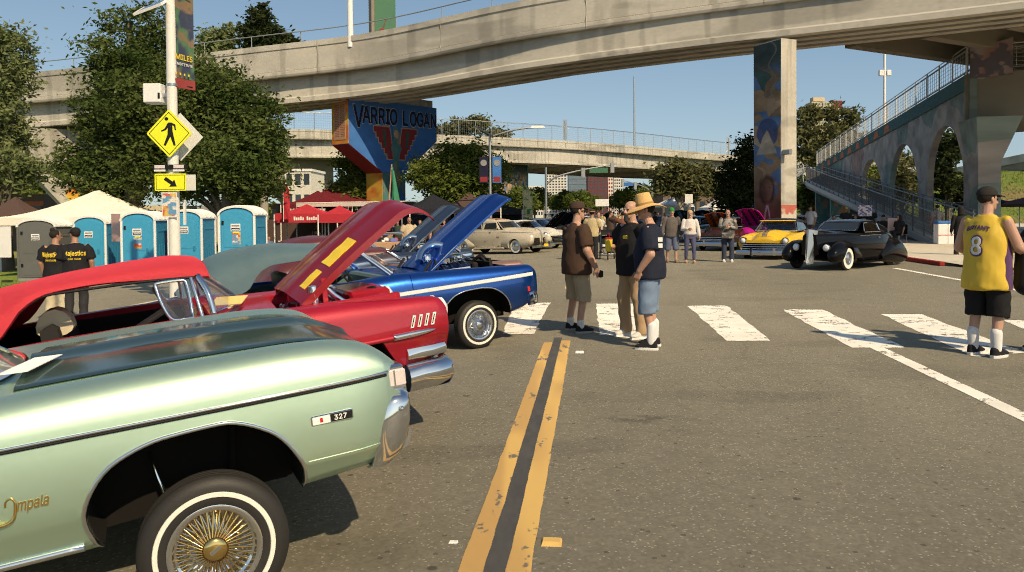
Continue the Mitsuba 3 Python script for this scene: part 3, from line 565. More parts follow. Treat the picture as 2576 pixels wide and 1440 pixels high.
railing(lr, 'railing', low, 0, L3, .08 * y3, 1.9, h=1.3, pm='rail_dark', bars=.16); railing(lr, 'railing', low, 0, L3, -1.45 * y3, 1.9, h=1.3, pm='rail_dark')
# landing where the ramps meet
ld = thing('ramp_landing', 'pale railed landing joining the two pedestrian ramps', 'landing')
part(ld, 'slab', prism([(27.1, 73.8), (30, 73.5), (30.8, 79.3), (27.6, 79.3)], zl - .1, zl + .15), 'pavement_mat'); part(ld, 'support', box(27.9, 29.6, 75, 77, -.5, zl - .1), 'ramp_pale')
ldt = Th(ld.key, T(27.0, 73.9, zl + .15, .0)); 
for k in range(2): railing(Th(ld.key, T(27.05, 73.8, zl + .15, math.radians(84)) if k == 0 else T(27.6, 79.2, zl + .15, 0)), 'railing', lambda s: 0., 0, 5.4 if k == 0 else 3.1, 0, .9, bars=.13)
# green bank with a road on top, far right
hy = np.linspace(0, 1, 24); hx = np.linspace(0, 1, 40)
def bank(a, b): x = 27 + 90 * a; y = 80 + 60 * b + 14 * a; s = np.clip((b * 2.2), 0, 1); return x, y, (4.2 + 7 * a) * s * s * (3 - 2 * s) - .3
BX, BY = np.meshgrid(hx, hy, indexing='ij'); struct('grass_bank', up(grid(np.stack(bank(BX, BY), -1))), 'lawn_mat', 60)
P = []; Fc = []; r = np.random.default_rng(8)
for i in range(14000):
    a, b = r.random() ** 1.3, r.random() * .5; x, y, z = bank(a, b); h = .12 + .2 * r.random(); k = len(P); an = r.random() * 6.28; P += [(x - .06 * math.cos(an), y - .06 * math.sin(an), z), (x + .06 * math.cos(an), y + .06 * math.sin(an), z), (x + r.normal(0, .08), y + r.normal(0, .08), z + h)]; Fc.append((k, k + 1, k + 2))
struct('bank_grass', trimesh.Trimesh(P, Fc, process=False), 'lawn_mat', kind='stuff', label='long green grass covering the bank beyond the ramps')
a0, a1 = at(2300, 462, 125), at(2700, 385, 105)
rp = thing('road_ramp', 'sloping concrete road ramp on the green bank at the right edge', 'road ramp'); dd = np.array([0, 0, 1.1])
part(rp, 'barrier', hull([tuple(p + q) for p in (a0, a1) for q in ([0, 0, 0], [0, 0, 1.1], [0, .4, 0], [0, .4, 1.1])]), 'bridge_concrete'); part(rp, 'road_edge', hull([tuple(p + q) for p in (a0, a1) for q in ([0, .41, -1.2], [0, .41, .1], [0, 9, -1.2], [0, 9, .1])]), 'soffit')

q = at(2225, 330, 57); wp = thing('signal_pole', 'slim white pole with two small white boxes standing before the upper ramp', 'pole', M=T(q[0], q[1], 0)); ztop = at(2225, 92, 57)[2]; zbx = at(2225, 186, 57)[2]
part(wp, 'pole', rod((0, 0, -.2), (0, 0, ztop), .12, 10, .09), 'white_paint', 50)
for sx_ in (-1, 1): part(wp, 'white_box', box(*sorted((sx_ * .12, sx_ * .42)), -.15, .1, zbx - .2, zbx + .2, .02), 'white_paint')
# ================================================================ trees
def leafmat(name, a, b, tr=.25):
    f = lambda p, n, uv: mix(a, b, smoothstep(.25, .75, fbm(p.x * 1.1, p.y * 1.1, p.z * 1.1, 2))) * (.62 + .76 * noise(p.x * 9, p.y * 9, p.z * 9))
    scene[name] = {'type': 'principledthin', 'base_color': proc(f), 'roughness': .55, 'diff_trans': tr * 2, 'spec_trans': 0., 'eta': 1.35}
leafmat('leaf_deep', (.064, .100, .028), (.145, .185, .058), .38); leafmat('leaf_light', (.15, .19, .075), (.24, .28, .125), .35); leafmat('leaf_dark', (.028, .042, .016), (.06, .075, .03), .25)
leafmat('leaf_olive', (.11, .118, .048), (.18, .185, .085), .32); leafmat('leaf_bright', (.10, .14, .03), (.20, .24, .06), .35)
matte('bark', proc(lambda p, n, uv: mix((.09, .075, .055), (.20, .175, .14), fbm(p.x * 6, p.y * 6, p.z * 1.6, 3))), .9)
matte('bark_pale', proc(lambda p, n, uv: mix((.25, .22, .18), (.42, .39, .33), fbm(p.x * 5, p.y * 5, p.z * 1.2, 3))), .9)
def crown(seed, blobs, n, leaf, clump, per):
    """blobs: (x, y, z, rx, ry, rz); clumps of leaves sit through the outer part of each blob"""
    r = np.random.default_rng(seed); vol = np.array([b[3] * b[4] * b[5] for b in blobs]) ** .8; vol /= vol.sum(); C = []; tips = []
    for b, w in zip(blobs, vol):
        k = max(int(n / per * w), 4); d = r.normal(size=(k, 3)); d /= np.linalg.norm(d, axis=1, keepdims=True); q = r.random(k) ** .38
        c = np.array(b[:3]) + d * np.array(b[3:]) * q[:, None] * (.95 + .15 * r.normal(size=(k, 1))); C.append(c)
    C = np.concatenate(C); m = len(C); size = clump * (.5 + r.random(m) ** 1.5)
    idx = np.repeat(np.arange(m), per); c = C[idx] + r.normal(size=(m * per, 3)) * (size[idx] * .55)[:, None] * [1, 1, .7]
    N = len(c); a = r.normal(size=(N, 3)); a[:, 2] *= .6; a /= np.linalg.norm(a, axis=1, keepdims=True); b = r.normal(size=(N, 3)); b -= a * (a * b).sum(1, keepdims=True); b /= np.linalg.norm(b, axis=1, keepdims=True)
    L = leaf * (.6 + .8 * r.random((N, 1))); V = np.stack([c - a * L, c + b * L * .42, c + a * L, c - b * L * .42], 1).reshape(-1, 3); k = np.arange(N)[:, None] * 4
    return trimesh.Trimesh(V, np.concatenate([k + [0, 1, 2], k + [0, 2, 3]]), process=False), C
def trunk(seed, h, r0, tips, base=(0, 0, 0), lean=(0, 0), k=14):
    r = np.random.default_rng(seed); n = 9; t = np.linspace(0, 1, n); P = np.stack([base[0] + lean[0] * t ** 1.5 + .08 * np.cumsum(r.normal(0, .5, n)) * t, base[1] + lean[1] * t ** 1.5 + .08 * np.cumsum(r.normal(0, .5, n)) * t, base[2] - .3 + (h + .3) * t], 1)
    ms = [tube(P, r0 * (1.25 - .8 * t) * (1 + .5 * np.exp(-t * 14)), 9)]
    for q in r.choice(len(tips), min(k, len(tips)), replace=False):
        e = tips[q]; i = int(np.clip((e[2] - base[2]) / h * .55 * n, 2, n - 2)); s = P[i]; tt = np.linspace(0, 1, 7)[:, None]
        mid = s * (1 - tt) + e * tt + np.array([0, 0, .35]) * np.sin(tt * 3.1) * np.linalg.norm(e - s) * .25 + r.normal(0, .05, (7, 3)) * tt
        ms.append(tube(mid, r0 * .42 * (1 - .85 * tt[:, 0]), 6))
    return cat(*ms)
def tree(name, label, pos, seed, blobs, n, leaf, clump, per, h, r0, mt, bk='bark', lean=(0, 0), group=None, k=14):
    t = thing(name, label, 'tree', group, M=T(*pos)); c, C = crown(seed, blobs, n, leaf, clump, per)
    part(t, 'crown', c, mt); part(t, 'trunk', trunk(seed, h, r0, C, (0, 0, 0), lean, k), bk, 50); return t
def blob_px(L, Y, base):
    """(px, py, half width px, half height px, depth offset) measured in the photograph at the tree's own distance"""
    out = []
    for px, py, rx, rz, dy in L:
        p = at(px, py, Y + dy); s = (Y + dy) / F; out.append((p[0] - base[0], p[1] - base[1], p[2] - base[2], rx * s, (rx + rz) * s * .5, rz * s))
    return out
def tree_px(name, label, px, Y, L, seed, n, leaf, clump, per, r0, mt, bk='bark', group=None, k=14):
    x = at(px, 540, Y)[0]; base = (x, Y, float(gz(x, Y))); b = blob_px(L, Y, base); top = max(q[2] for q in b)
    return tree(name, label, base, seed, b, n, leaf, clump, per, top, r0, mt, bk, group=group, k=k)
tree_px('tree', 'big dense green tree left of the sign pole, behind the portable toilets', 330, 35, [(300, 170, 95, 90, 0), (385, 60, 45, 55, 0), (285, 55, 38, 30, 0), (268, 300, 78, 95, 0), (360, 260, 110, 130, -1), (205, 420, 72, 78, .5), (340, 420, 120, 95, 0), (270, 500, 90, 45, 1), (395, 150, 50, 70, 1)], 11, 40000, .105, .5, 40, .28, 'leaf_deep', k=22)
tree_px('tree', 'big dense green tree right of the sign pole, behind the portable toilets', 570, 34, [(500, 190, 60, 55, 0), (560, 260, 95, 85, 0), (470, 300, 80, 110, 0), (645, 330, 80, 95, 0), (560, 400, 120, 90, -1), (670, 420, 60, 60, 0), (480, 450, 90, 70, .5), (620, 480, 90, 35, 0)], 12, 38000, .105, .5, 40, .25, 'leaf_deep', k=22)
tree_px('tree', 'paler loose-leaved tree cut by the left edge of the picture', 15, 36, [(10, 110, 60, 55, 0), (45, 165, 45, 40, 0), (0, 200, 80, 60, 0), (20, 270, 50, 46, 0), (-30, 330, 90, 70, 0), (30, 350, 60, 42, 1), (20, 430, 90, 60, 0), (-60, 180, 80, 90, 0), (-70, 480, 90, 60, 0)], 13, 22000, .115, .5, 30, .22, 'leaf_light', k=16)
tree_px('tree', 'leafy tree just right of the blue mural pier', 1130, 46, [(1078, 428, 34, 32, 0), (1138, 394, 50, 34, 0), (1200, 420, 60, 50, 0), (1090, 450, 70, 50, -.5), (1160, 470, 85, 45, -.8), (1240, 440, 40, 50, 0), (1210, 500, 60, 30, 0)], 14, 22000, .12, .45, 34, .16, 'leaf_bright')
tree_px('tree', 'small leafy tree just left of the blue mural pier', 880, 49, [(880, 420, 36, 40, 0), (905, 460, 30, 40, 0), (860, 480, 35, 38, 0), (895, 505, 40, 30, 0)], 15, 8000, .12, .4, 32, .12, 'leaf_bright')
tree_px('tree', 'very dark dense tree beside the mural column', 1862, 45, [(1880, 390, 38, 50, 0), (1845, 450, 48, 50, 0), (1880, 480, 55, 55, -.5), (1835, 505, 45, 35, 0), (1930, 460, 60, 70, 2)], 16, 15000, .115, .42, 36, .16, 'leaf_dark')
tree_px('tree', 'brownish spreading street tree left of the dark tree', 1715, 68, [(1700, 440, 50, 32, 0), (1755, 450, 40, 35, 0), (1670, 465, 35, 26, 0), (1735, 478, 55, 26, 0)], 17, 7000, .22, .6, 26, .2, 'leaf_olive', 'bark_pale')
for a, seed in (((550, 110, 48, 42, 0), 18), ):
    tree_px('tall_tree', 'pale feathery tall tree behind the overpass', 545, 78, [(545, 110, 45, 40, 0), (575, 90, 25, 25, 0), (515, 135, 30, 25, 0), (560, 150, 60, 40, 0)], seed, 5500, .24, .6, 20, .3, 'leaf_light', 'bark_pale')
tree_px('tall_tree', 'dark tall tree behind the overpass, right of the pale one', 665, 76, [(655, 60, 40, 38, 0), (640, 95, 38, 35, 0), (700, 95, 35, 30, 0), (728, 112, 24, 22, 0), (680, 130, 70, 35, 0), (660, 30, 20, 16, 0)], 19, 6500, .24, .6, 22, .3, 'leaf_dark', 'bark_pale')
tree_px('tall_tree', 'loose gum tree half hiding a tower, right of the mural column', 2085, 92, [(2040, 290, 32, 30, 0), (2010, 330, 25, 40, 0), (2130, 310, 30, 35, 0), (2090, 285, 30, 22, 0), (2080, 350, 62, 38, 0), (2060, 385, 60, 40, 0), (2140, 350, 28, 35, 0)], 20, 9000, .28, .7, 24, .32, 'leaf_olive', 'bark_pale')
# trees seen through the arches and beyond the ramps
for i, (px, Y, L, mt, lab) in enumerate([(2385, 66, [(2385, 370, 45, 50, 0), (2360, 430, 45, 50, 0), (2400, 480, 50, 40, 0)], 'leaf_dark', 'dark tree seen through the largest ramp arch'),
     (2270, 72, [(2270, 420, 42, 40, 0), (2240, 480, 50, 40, 0), (2290, 480, 40, 35, 0)], 'leaf_olive', 'olive tree seen through the middle ramp arch'), (2185, 80, [(2190, 450, 45, 40, 0), (2150, 490, 50, 40, 0)], 'leaf_bright', 'green tree seen through the smallest ramp arch'),
     (2500, 70, [(2495, 335, 20, 26, 0), (2480, 370, 26, 30, 0)], 'leaf_deep', 'tree top showing right of the flared ramp column'), (2020, 75, [(2020, 490, 40, 45, 0), (2060, 500, 40, 40, 0)], 'leaf_bright', 'low bushy tree under the ramp landing')]):
    tree_px('tree', lab, px, Y, L, 30 + i, 3600, .24, .6, 24, .18, mt)
# far street trees and the trees beyond the fenced overpass, all of a kind
for i, (px, Y, L, mt) in enumerate([(1165, 165, [(1190, 315, 36, 28, 0), (1150, 325, 40, 22, 0), (1115, 335, 30, 18, 0)], 'leaf_olive'), (1255, 170, [(1252, 345, 22, 14, 0)], 'leaf_olive')]):
    tree_px('tall_tree', ['brown-green tree top showing above the fenced overpass', 'small tree top showing above the fenced overpass'][i], px, Y, L, 40 + i, 2600, .5, 1.2, 22, .3, mt)
proto = None
spots = sorted([(1425, 150, 1.2), (1455, 120, 1.0), (1560, 170, 1.25), (1600, 140, 1.3), (1635, 115, 1.05), (1345, 130, 1.2), (1310, 100, 1.05), (1660, 190, 1.5), (1500, 230, 1.3), (1400, 260, 1.6), (1780, 120, 1.3), (1950, 115, 1.2), (2100, 130, 1.35), (760, 150, 1.5), (840, 130, 1.5), (980, 150, 1.5), (620, 90, 1.2), (60, 80, 1.3)])
where = ['behind the brown canopy at the left edge', 'behind the tree right of the sign pole', 'behind the white three storey building', 'left of the small tree by the mural pier', 'directly behind the mural pier', 'under the fenced overpass beside its dark pier', 'just right of the dark pier of the fenced overpass', 'farthest, at the left end of the slab tower', 'under the slab tower, left of the signal pole', 'just right of the signal pole', 'before the brick-red tower', 'under the white gridded tower', 'above the bald man', 'above the straw hat', 'left of the brownish street tree', 'behind the very dark tree', 'behind the tall mural column', 'behind the lower ramp']
for i, (px, Y, s) in enumerate(spots):
    x = at(px, 540, Y)[0]; M = T(x, Y, float(gz(x, Y)), i * 2.1, s)
    if i == 0: proto = tree('street_tree', '', (0, 0, 0), 50, [(0, 0, 3.4, 1.9, 1.9, 1.3), (.8, .3, 4.3, 1.3, 1.3, 1.), (-.9, -.2, 4.0, 1.2, 1.2, 1.), (.3, -.9, 2.9, 1.4, 1.4, .9), (-.4, .9, 3.0, 1.5, 1.5, .9)], 4200, .2, .55, 24, 4, .14, 'leaf_bright'); t = proto; MM = np.array(M); 
    lab = 'round green street tree far off, ' + where[i]
    if i == 0:
        for q in list(scene):
            if q.startswith(proto.key + '__'): scene[q]['to_world'] = mi.ScalarTransform4f(np.array(M).tolist())
        proto.M = np.array(M); labels[proto.key]['label'] = lab; labels[proto.key]['group'] = 'far street trees'
    else: dup(proto, M, lab)
# ================================================================ far buildings
matte('facade_white', (.62, .60, .54), .8); matte('facade_blue', (.16, .20, .26), .5); matte('facade_brick', (.13, .045, .045), .8); matte('facade_cream', (.55, .47, .32), .8); matte('facade_brown', (.16, .12, .09), .9)
gloss('window_dark', (.035, .05, .065), .15, .7); gloss('window_teal', (.10, .20, .22), .2, .7); matte('roof_red', (.22, .04, .05), .8)
def tower(name, label, px0, px1, pyt, Y, wall, win, nx, nz, stripes=None, cat_='tower', depth=None, bottom=-3, every=False):
    a, b = at(px0, pyt, Y), at(px1, pyt, Y); w = b[0] - a[0]; h = a[2]; D = depth or w * .8
    t = thing(name, label, cat_, M=T(a[0], Y, 0)); part(t, 'wall', box(0, w, 0, D, bottom, h), wall)
    ms = []; cw, ch = w / nx, (h - 0) / nz
    for i in range(nx):
        for j in range(nz):
            m = box(i * cw + cw * .2, i * cw + cw * .82, -.02 - D * .002, .3, j * ch + ch * .25, j * ch + ch * .78)
            if every: part(t, 'window', m, win)
            else: ms.append(m)
    if ms: part(t, 'windows', cat(*ms), win, kind='stuff')
    if stripes:
        for k in range(stripes[1]): part(t, 'balcony_band', box(-.2, w + .2, -D * .03, -D * .003, (k + .9) * h / stripes[1] - .6, (k + .9) * h / stripes[1]), stripes[0])
    return t
tower('tower', 'pale slab tower in the city, leftmost under the fenced overpass', 1372, 1425, 380, 700, 'facade_white', 'window_dark', 7, 24)
tower('tower', 'blue-grey glass tower in the city under the fenced overpass', 1430, 1476, 395, 760, 'facade_blue', 'window_teal', 6, 22, ('facade_blue', 11))
tower('tower', 'dark brick-red tower in the city under the fenced overpass', 1478, 1528, 390, 650, 'facade_brick', 'window_dark', 6, 20)
tower('tower', 'slim white tower with red bands beside the brick-red one', 1529, 1542, 392, 660, 'facade_white', 'roof_red', 2, 16)
tower('tower', 'white gridded tower, rightmost in the city under the fenced overpass', 1544, 1566, 390, 720, 'facade_white', 'window_dark', 4, 20)
tower('tower', 'low pale city block left of the slab tower', 1325, 1366, 470, 560, 'facade_white', 'window_dark', 6, 5)
t = tower('tower', 'cream tower with teal windows and a red crown behind the gum tree', 2042, 2096, 258, 620, 'facade_cream', 'window_teal', 7, 24); part(t, 'red_wing', box(16.8, 24, 1, 12, -3, 82), 'facade_white'); part(t, 'red_crown', box(16.7, 24.1, .9, 12, 82, 88), 'roof_red'); part(t, 'roof_block', box(2, 11, 2, 9, 88, 91), 'facade_cream')
part(t, 'windows', cat(*[box(17.3 + 1.7 * i, 18.4 + 1.7 * i, .8, .99, 2 + 3.6 * j, 4.2 + 3.6 * j) for i in range(4) for j in range(22)]), 'window_teal', kind='stuff')
t = tower('white_building', 'white three-storey building with dark windows behind the red canopies', 716, 782, 428, 84, 'facade_white', 'window_dark', 3, 3, cat_='building', depth=6, bottom=-1.5, every=True); part(t, 'parapet', box(-.1, 2.9, -.12, 6, 6.35, 6.6), 'white_paint')
t = tower('brown_building', 'low brown building with an orange band at the far left', -60, 108, 492, 62, 'facade_brown', 'window_dark', 5, 1, cat_='building', depth=8, bottom=-2, every=True); part(t, 'band', box(-.05, 5.25, -.08, -.01, 2.6, 2.95), 'ramp_orange')
tower('brown_building', 'low brown building behind the parked cars left of the dark tree', 1668, 1800, 492, 95, 'facade_brown', 'window_dark', 6, 1, cat_='building', depth=8, bottom=-1, every=True)
for i, (a, b, y, Y) in enumerate([(560, 700, 515, 110), (250, 420, 520, 105), (900, 1040, 510, 140), (1180, 1320, 508, 150), (1790, 1960, 512, 140), (2020, 2260, 515, 120), (-200, 40, 518, 100)]):
    tower('low_building', ['low shop building far behind the trees right of the pole', 'low shop building far behind the trees left of the pole', 'low shop building far behind the mural pier', 'low shop building far behind the leafy tree', 'low shop building far behind the dark tree', 'low shop building far beyond the ramps', 'low shop building far beyond the brown canopy'][i], a, b, y, Y, 'facade_cream' if i % 2 else 'facade_brown', 'window_dark', 6, 1, cat_='building', depth=10, bottom=-2)
# distant hills close the horizon
hx = np.linspace(-1500, 1500, 160); hz = 12 + 26 * meshkit.fbm(np.stack([hx / 260, 0 * hx, 0 * hx], -1), 4, 3)
hp = np.stack([np.stack([hx, 0 * hx + 1700 + 150 * k, hz * z], -1) for k, z in ((0, -.3), (1, .6), (2, 1.), (4, .8), (8, -.3))], 0)
matte('hill_mat', proc(lambda p, n, uv: mix((.12, .13, .12), (.18, .17, .15), fbm(p.x * .02, p.y * .02, p.z * .05, 3))), .95)
struct('hills', up(grid(hp)), 'hill_mat', True)
# signals over the far junction
def mast(px, pyb, Y, lab, side, armpx, zt):
    p = at(px, 540, Y); t = thing('traffic_signal', lab, 'traffic signal', M=T(p[0], Y, 0)); part(t, 'pole', rod((0, 0, -.2), (0, 0, zt), .14, 8, .1), 'galv', 50)
    a = np.linspace(0, 1, 9); L = armpx / F * Y; part(t, 'arm', tube(np.stack([side * L * a, 0 * a, zt - 1.7 + 1.9 * np.sqrt(a)], 1), np.linspace(.1, .05, 9), 7), 'galv', 50)
    for f in (.55, .98):
        h = part(t, 'signal_head', box(side * L * f - .2, side * L * f + .2, -.2, .1, zt - 1.6 + 1.9 * f ** .5 - .9, zt - 1.6 + 1.9 * f ** .5 + .1, .03), 'galv')
    part(t, 'street_sign', box(side * L * .78 - .9, side * L * .78 + .9, -.04, 0, zt - 1.6 + 1.6 - .6, zt - 1.6 + 1.6 - .1), 'mural_blue' if side < 0 else 'pier_green'); return t
mast(1374, 0, 78, 'long grey mast arm signal reaching right over the far street', 1, 170, 6.2)
mast(1640, 0, 110, 'long grey mast arm signal reaching left over the far street', -1, 75, 6.0)
def small_sign(px, py, Y, w, h, mt, lab, name='street_sign', txt=None):
    p = at(px, py, Y); t = thing(name, lab, 'street sign', M=T(p[0], Y, 0)); part(t, 'post', rod((0, .03, -.6), (0, .03, p[2] + h / 2), .035, 6), 'galv'); part(t, 'panel', box(-w / 2, w / 2, -.01, .0, p[2] - h / 2, p[2] + h / 2, .004), mt); return t
small_sign(1515, 512, 100, 1.7, .9, 'pale', 'white rectangular sign on a post above the far crowd'); small_sign(2388 / 1.0 - 655, 502, 62, .62, .72, 'pale', 'small white and red regulation sign under the brownish street tree')
k = list(labels)[-1]
# ================================================================ cars
def seg(a, b, n, bow=0., nx=0., nz=0.):
    t = np.linspace(0, 1, n, endpoint=False); return [(a[0] + (b[0] - a[0]) * u + nx * bow * 4 * u * (1 - u), a[1] + (b[1] - a[1]) * u + nz * bow * 4 * u * (1 - u)) for u in t]
class Body:
    """A car body lofted from cross sections. Tables give heights (z) and half widths (w) along x (forward, front axle at 0)."""
    def __init__(s, tabs, xs, pw=2.4, bow=.02):
        s.t = {k: (PchipInterpolator(*np.array(sorted(v)).T) if len(v) > 1 else None, v) for k, v in tabs.items()}; s.xs = np.array(xs, float); s.pw, s.bow = pw, bow
    def g(s, k, x):
        f, v = s.t[k]
        if f is None: return v[0][1]
        q = sorted(v); return float(f(np.clip(x, q[0][0], q[-1][0])))
    def half(s, x):
        g = lambda k: s.g(k, x); P = [(0, g('zb'))]
        P += seg((g('wb') - .10, g('zb')), (g('wb') - .02, g('zb') + .01), 2) + seg((g('wb'), g('zb') + .04), (g('wm'), g('zm')), 5) + seg((g('wm'), g('zm')), (g('ws'), g('zs')), 6, s.bow, 1)
        for a in np.linspace(0, math.pi / 2, 12): P.append((g('wt') + (g('ws') - g('wt')) * math.cos(a) ** (2 / s.pw), g('zs') + (g('zt') - g('zs')) * math.sin(a) ** (2 / s.pw)))
        P += seg((g('wt'), g('zt')), (g('wv'), g('zv')), 4)[1:] + seg((g('wv'), g('zv')), (0, g('zc')), 6, .25 * (g('zc') - g('zv')), 0, 1); P.append((0, g('zc'))); return P
    def ring(s, x):
        h = s.half(x); return [(x, -y, z) for y, z in h] + [(x, y, z) for y, z in h[-2:0:-1]]
    def mesh(s): return loft([s.ring(x) for x in s.xs])
    def side_y(s, x, z):
        h = s.half(x); k = [(y, zz) for y, zz in h if True]; i = max(range(len(k)), key=lambda j: k[j][0]); best = 0
        for (y0, z0), (y1, z1) in zip(k, k[1:]):
            if min(z0, z1) - 1e-6 <= z <= max(z0, z1) + 1e-6 and abs(z1 - z0) > 1e-6: best = max(best, y0 + (y1 - y0) * (z - z0) / (z1 - z0))
        return best
    def top_z(s, x, y):
        h = s.half(x); y = abs(y); best = 0
        for (y0, z0), (y1, z1) in zip(h, h[1:]):
            if min(y0, y1) - 1e-6 <= y <= max(y0, y1) + 1e-6 and abs(y1 - y0) > 1e-6: best = max(best, z0 + (z1 - z0) * (y - y0) / (y1 - y0))
        return best
    def side_path(s, pts, out=.0): return np.array([(x, -(s.side_y(x, z) + out), z) for x, z in pts])
def mirror(m):
    m = m.copy(); m.vertices = m.vertices * [1, -1, 1]; m.invert(); return m
def sub(m, *cuts):
    a = mf(m)
    for c in cuts: a = a - mf(c)
    return tm(a)
def smoothpts(P, n=40): P = np.array(P, float); s = np.concatenate([[0], np.cumsum(np.linalg.norm(np.diff(P, axis=0), axis=1))]); return PchipInterpolator(s, P)(np.linspace(0, s[-1], n))
def arch_pts(P, n=40): return [tuple(q) for q in smoothpts(P, n)]
def arch_cut(pts, y0, y1): return prism([(pts[0][0], pts[0][1] - .4)] + list(pts) + [(pts[-1][0], pts[-1][1] - .4)], y0, y1, 'xz')
def liner(pts, y0, y1):
    """black inner shell of a wheel arch between y0 (outside) and y1 (inside), just within the cut"""
    c = np.array([np.mean([p[0] for p in pts]), min(p[1] for p in pts)]); q = np.array(pts); q = c + (q - c) * .992
    g = thick([[(x, y, z) for y in (y0, y1)] for x, z in q], .004); w = prism([(q[0][0], q[0][1] - .02)] + [tuple(p) for p in q] + [(q[-1][0], q[-1][1] - .02)], min(y1, y1 + .006), max(y1, y1 + .006), 'xz'); return cat(g, w)
matte('well_black', (.012, .011, .010), .9, .1); matte('interior_black', (.02, .02, .02), .8); gloss('vinyl_cream', (.55, .47, .33), .5)
gloss('tan_leather', (.40, .27, .15), .55); gloss('amber_lens', (.6, .16, .02), .15, .7); gloss('red_lens', (.5, .02, .02), .15, .7); gloss('clear_lens', (.62, .55, .55), .12, .8)
def wheel(t, M, r, w, rim=.165, style='wire', ww=(.62, .74), name='wheel', gold=False, n=72, out=-1, detail=1):
    """wheel centred on the origin, outer face towards -y"""
    a = w / 2; s = out
    prof = [(rim * .99, -a * .82), (rim + .012, -a * .95), (r * .70, -a * 1.0), (r * .86, -a * .98), (r * .95, -a * .82), (r * .985, -a * .62)]
    for k in range(4): y = -a * .55 + k * a * .3; prof += [(r, y), (r, y + a * .2), (r - .007, y + a * .21), (r - .007, y + a * .29)]
    prof += [(r, a * .6), (r * .95, a * .85), (r * .80, a), (rim, a * .85), (rim * .99, -a * .82)]
    f = lambda m: m if s < 0 else mirror(m)
    wt = part(t, name, f(lathe(prof, n)), 'rubber', 40, M=M)
    r0, r1 = r * ww[0], r * ww[1]
    if r1 > r0: part(wt, 'whitewall', f(lathe([(r0, -a * 1.0), (r0 + .002, -a * 1.0 - .004), (r1 - .002, -a * 1.0 - .0035), (r1, -a * .985)], n)), 'white_wall', 40, M=M)
    part(wt, 'rim', f(lathe([(rim + .012, -a * .9), (rim + .016, -a * 1.0), (rim + .006, -a * 1.03), (rim - .006, -a * .98), (rim - .012, -a * .6), (rim - .022, -a * .52), (rim - .028, -a * .15), (rim - .05, a * .1), (.05, a * .15)], n)), 'chrome', 40, M=M)
    if style == 'wire':
        ms, mg = [], []; k = 36 if detail else 18
        for j in range(k):
            b = 2 * math.pi * j / k
            for dy0, dy1, sw, L in ((-a * .62, -a * .50, .16, ms), (-a * .30, -a * .12, -.16, mg)):
                p0 = (.050 * math.cos(b + sw), dy0 - .02, .050 * math.sin(b + sw)); p1 = ((rim - .016) * math.cos(b), dy1, (rim - .016) * math.sin(b)); L.append(rod(p0, p1, .0042, 5))
        part(wt, 'spokes', f(cat(*ms)), 'gold' if gold else 'chrome', True, M=M, kind='stuff'); part(wt, 'inner_spokes', f(cat(*mg)), 'chrome' if gold else 'steel', True, M=M, kind='stuff')
        part(wt, 'hub', f(lathe([(.062, a * .1), (.060, -a * .66), (.052, -a * .78), (.046, -a * .9), (.036, -a * .98), (.022, -a * 1.02), (.0005, -a * 1.03)], 36)), 'gold' if gold else 'chrome', 40, M=M)
        if gold: part(wt, 'hub_emblem', f(mv(box(-.024, .024, -a * 1.06, -a * 1.028, -.008, .008, .003), trimesh.transformations.rotation_matrix(-.6, (0, 1, 0)))), 'chrome', M=M)
    else:
        part(wt, 'hubcap', f(lathe([(rim * .8, -a * .55), (rim * .76, -a * .75), (rim * .5, -a * .92), (rim * .2, -a * 1.0), (.0005, -a * 1.02)], 36)), 'chrome', 40, M=M)
    return wt
def roof_shell(tab, xs, p=3., th=.03, n=22):
    f = {k: PchipInterpolator(*np.array(sorted(v)).T) for k, v in tab.items()}; G_ = []
    for x in xs:
        w, zr, zt = float(f['w'](x)), float(f['zr'](x)), float(f['zt'](x)); ph = np.linspace(0, math.pi, n); c, s_ = np.cos(ph), np.sin(ph)
        wb_ = float(f['wr'](x)) if 'wr' in f else w
        G_.append([(x, -(w + (wb_ - w) * (1 - abs(s0))) * np.sign(c0) * abs(c0) ** (2 / p), zr + (zt - zr) * abs(s0) ** (2 / p)) for c0, s0 in zip(c, s_)])
    return thick(G_, th)
def panel_grid(f, us, vs, th): return thick([[f(u, v) for v in vs] for u in us], th)
def RY(deg, o=(0, 0, 0)): return trimesh.transformations.rotation_matrix(-math.radians(deg), (0, 1, 0), o)      # positive lifts the nose
def RX(deg, o=(0, 0, 0)): return trimesh.transformations.rotation_matrix(math.radians(deg), (1, 0, 0), o)
def RZ(deg, o=(0, 0, 0)): return trimesh.transformations.rotation_matrix(math.radians(deg), (0, 0, 1), o)
def on_road(x, y, deg):
    """local frame standing on the sloping road"""
    c, s_ = math.cos(math.radians(deg)), math.sin(math.radians(deg)); e = .3; h = lambda a, b: float(gz(x + a, y + b))
    up_ = np.array([-(h(e, 0) - h(-e, 0)) / (2 * e), -(h(0, e) - h(0, -e)) / (2 * e), 1.]); up_ /= np.linalg.norm(up_); f = np.array([c, s_, 0.]); f -= up_ * (f @ up_); f /= np.linalg.norm(f)
    M = np.eye(4); M[:3, 0], M[:3, 1], M[:3, 2], M[:3, 3] = f, np.cross(up_, f), up_, (x, y, h(0, 0)); return M
def seat(t, x, w, z, mt, h=.55, name='seat'):
    q = part(t, name, hull([(x + a, s * (w + b), z + c) for s in (-1, 1) for a, b, c in ((-.25, 0, 0), (.28, 0, 0), (-.25, -.02, .14), (.26, -.02, .12), (.3, -.03, .04))]), mt, 40)
    part(q, 'backrest', hull([(x + a, s * (w + b), z + c) for s in (-1, 1) for a, b, c in ((-.22, 0, .08), (-.36, 0, .08), (-.40, -.06, h), (-.30, -.06, h), (-.34, -.1, h + .03))]), mt, 40)
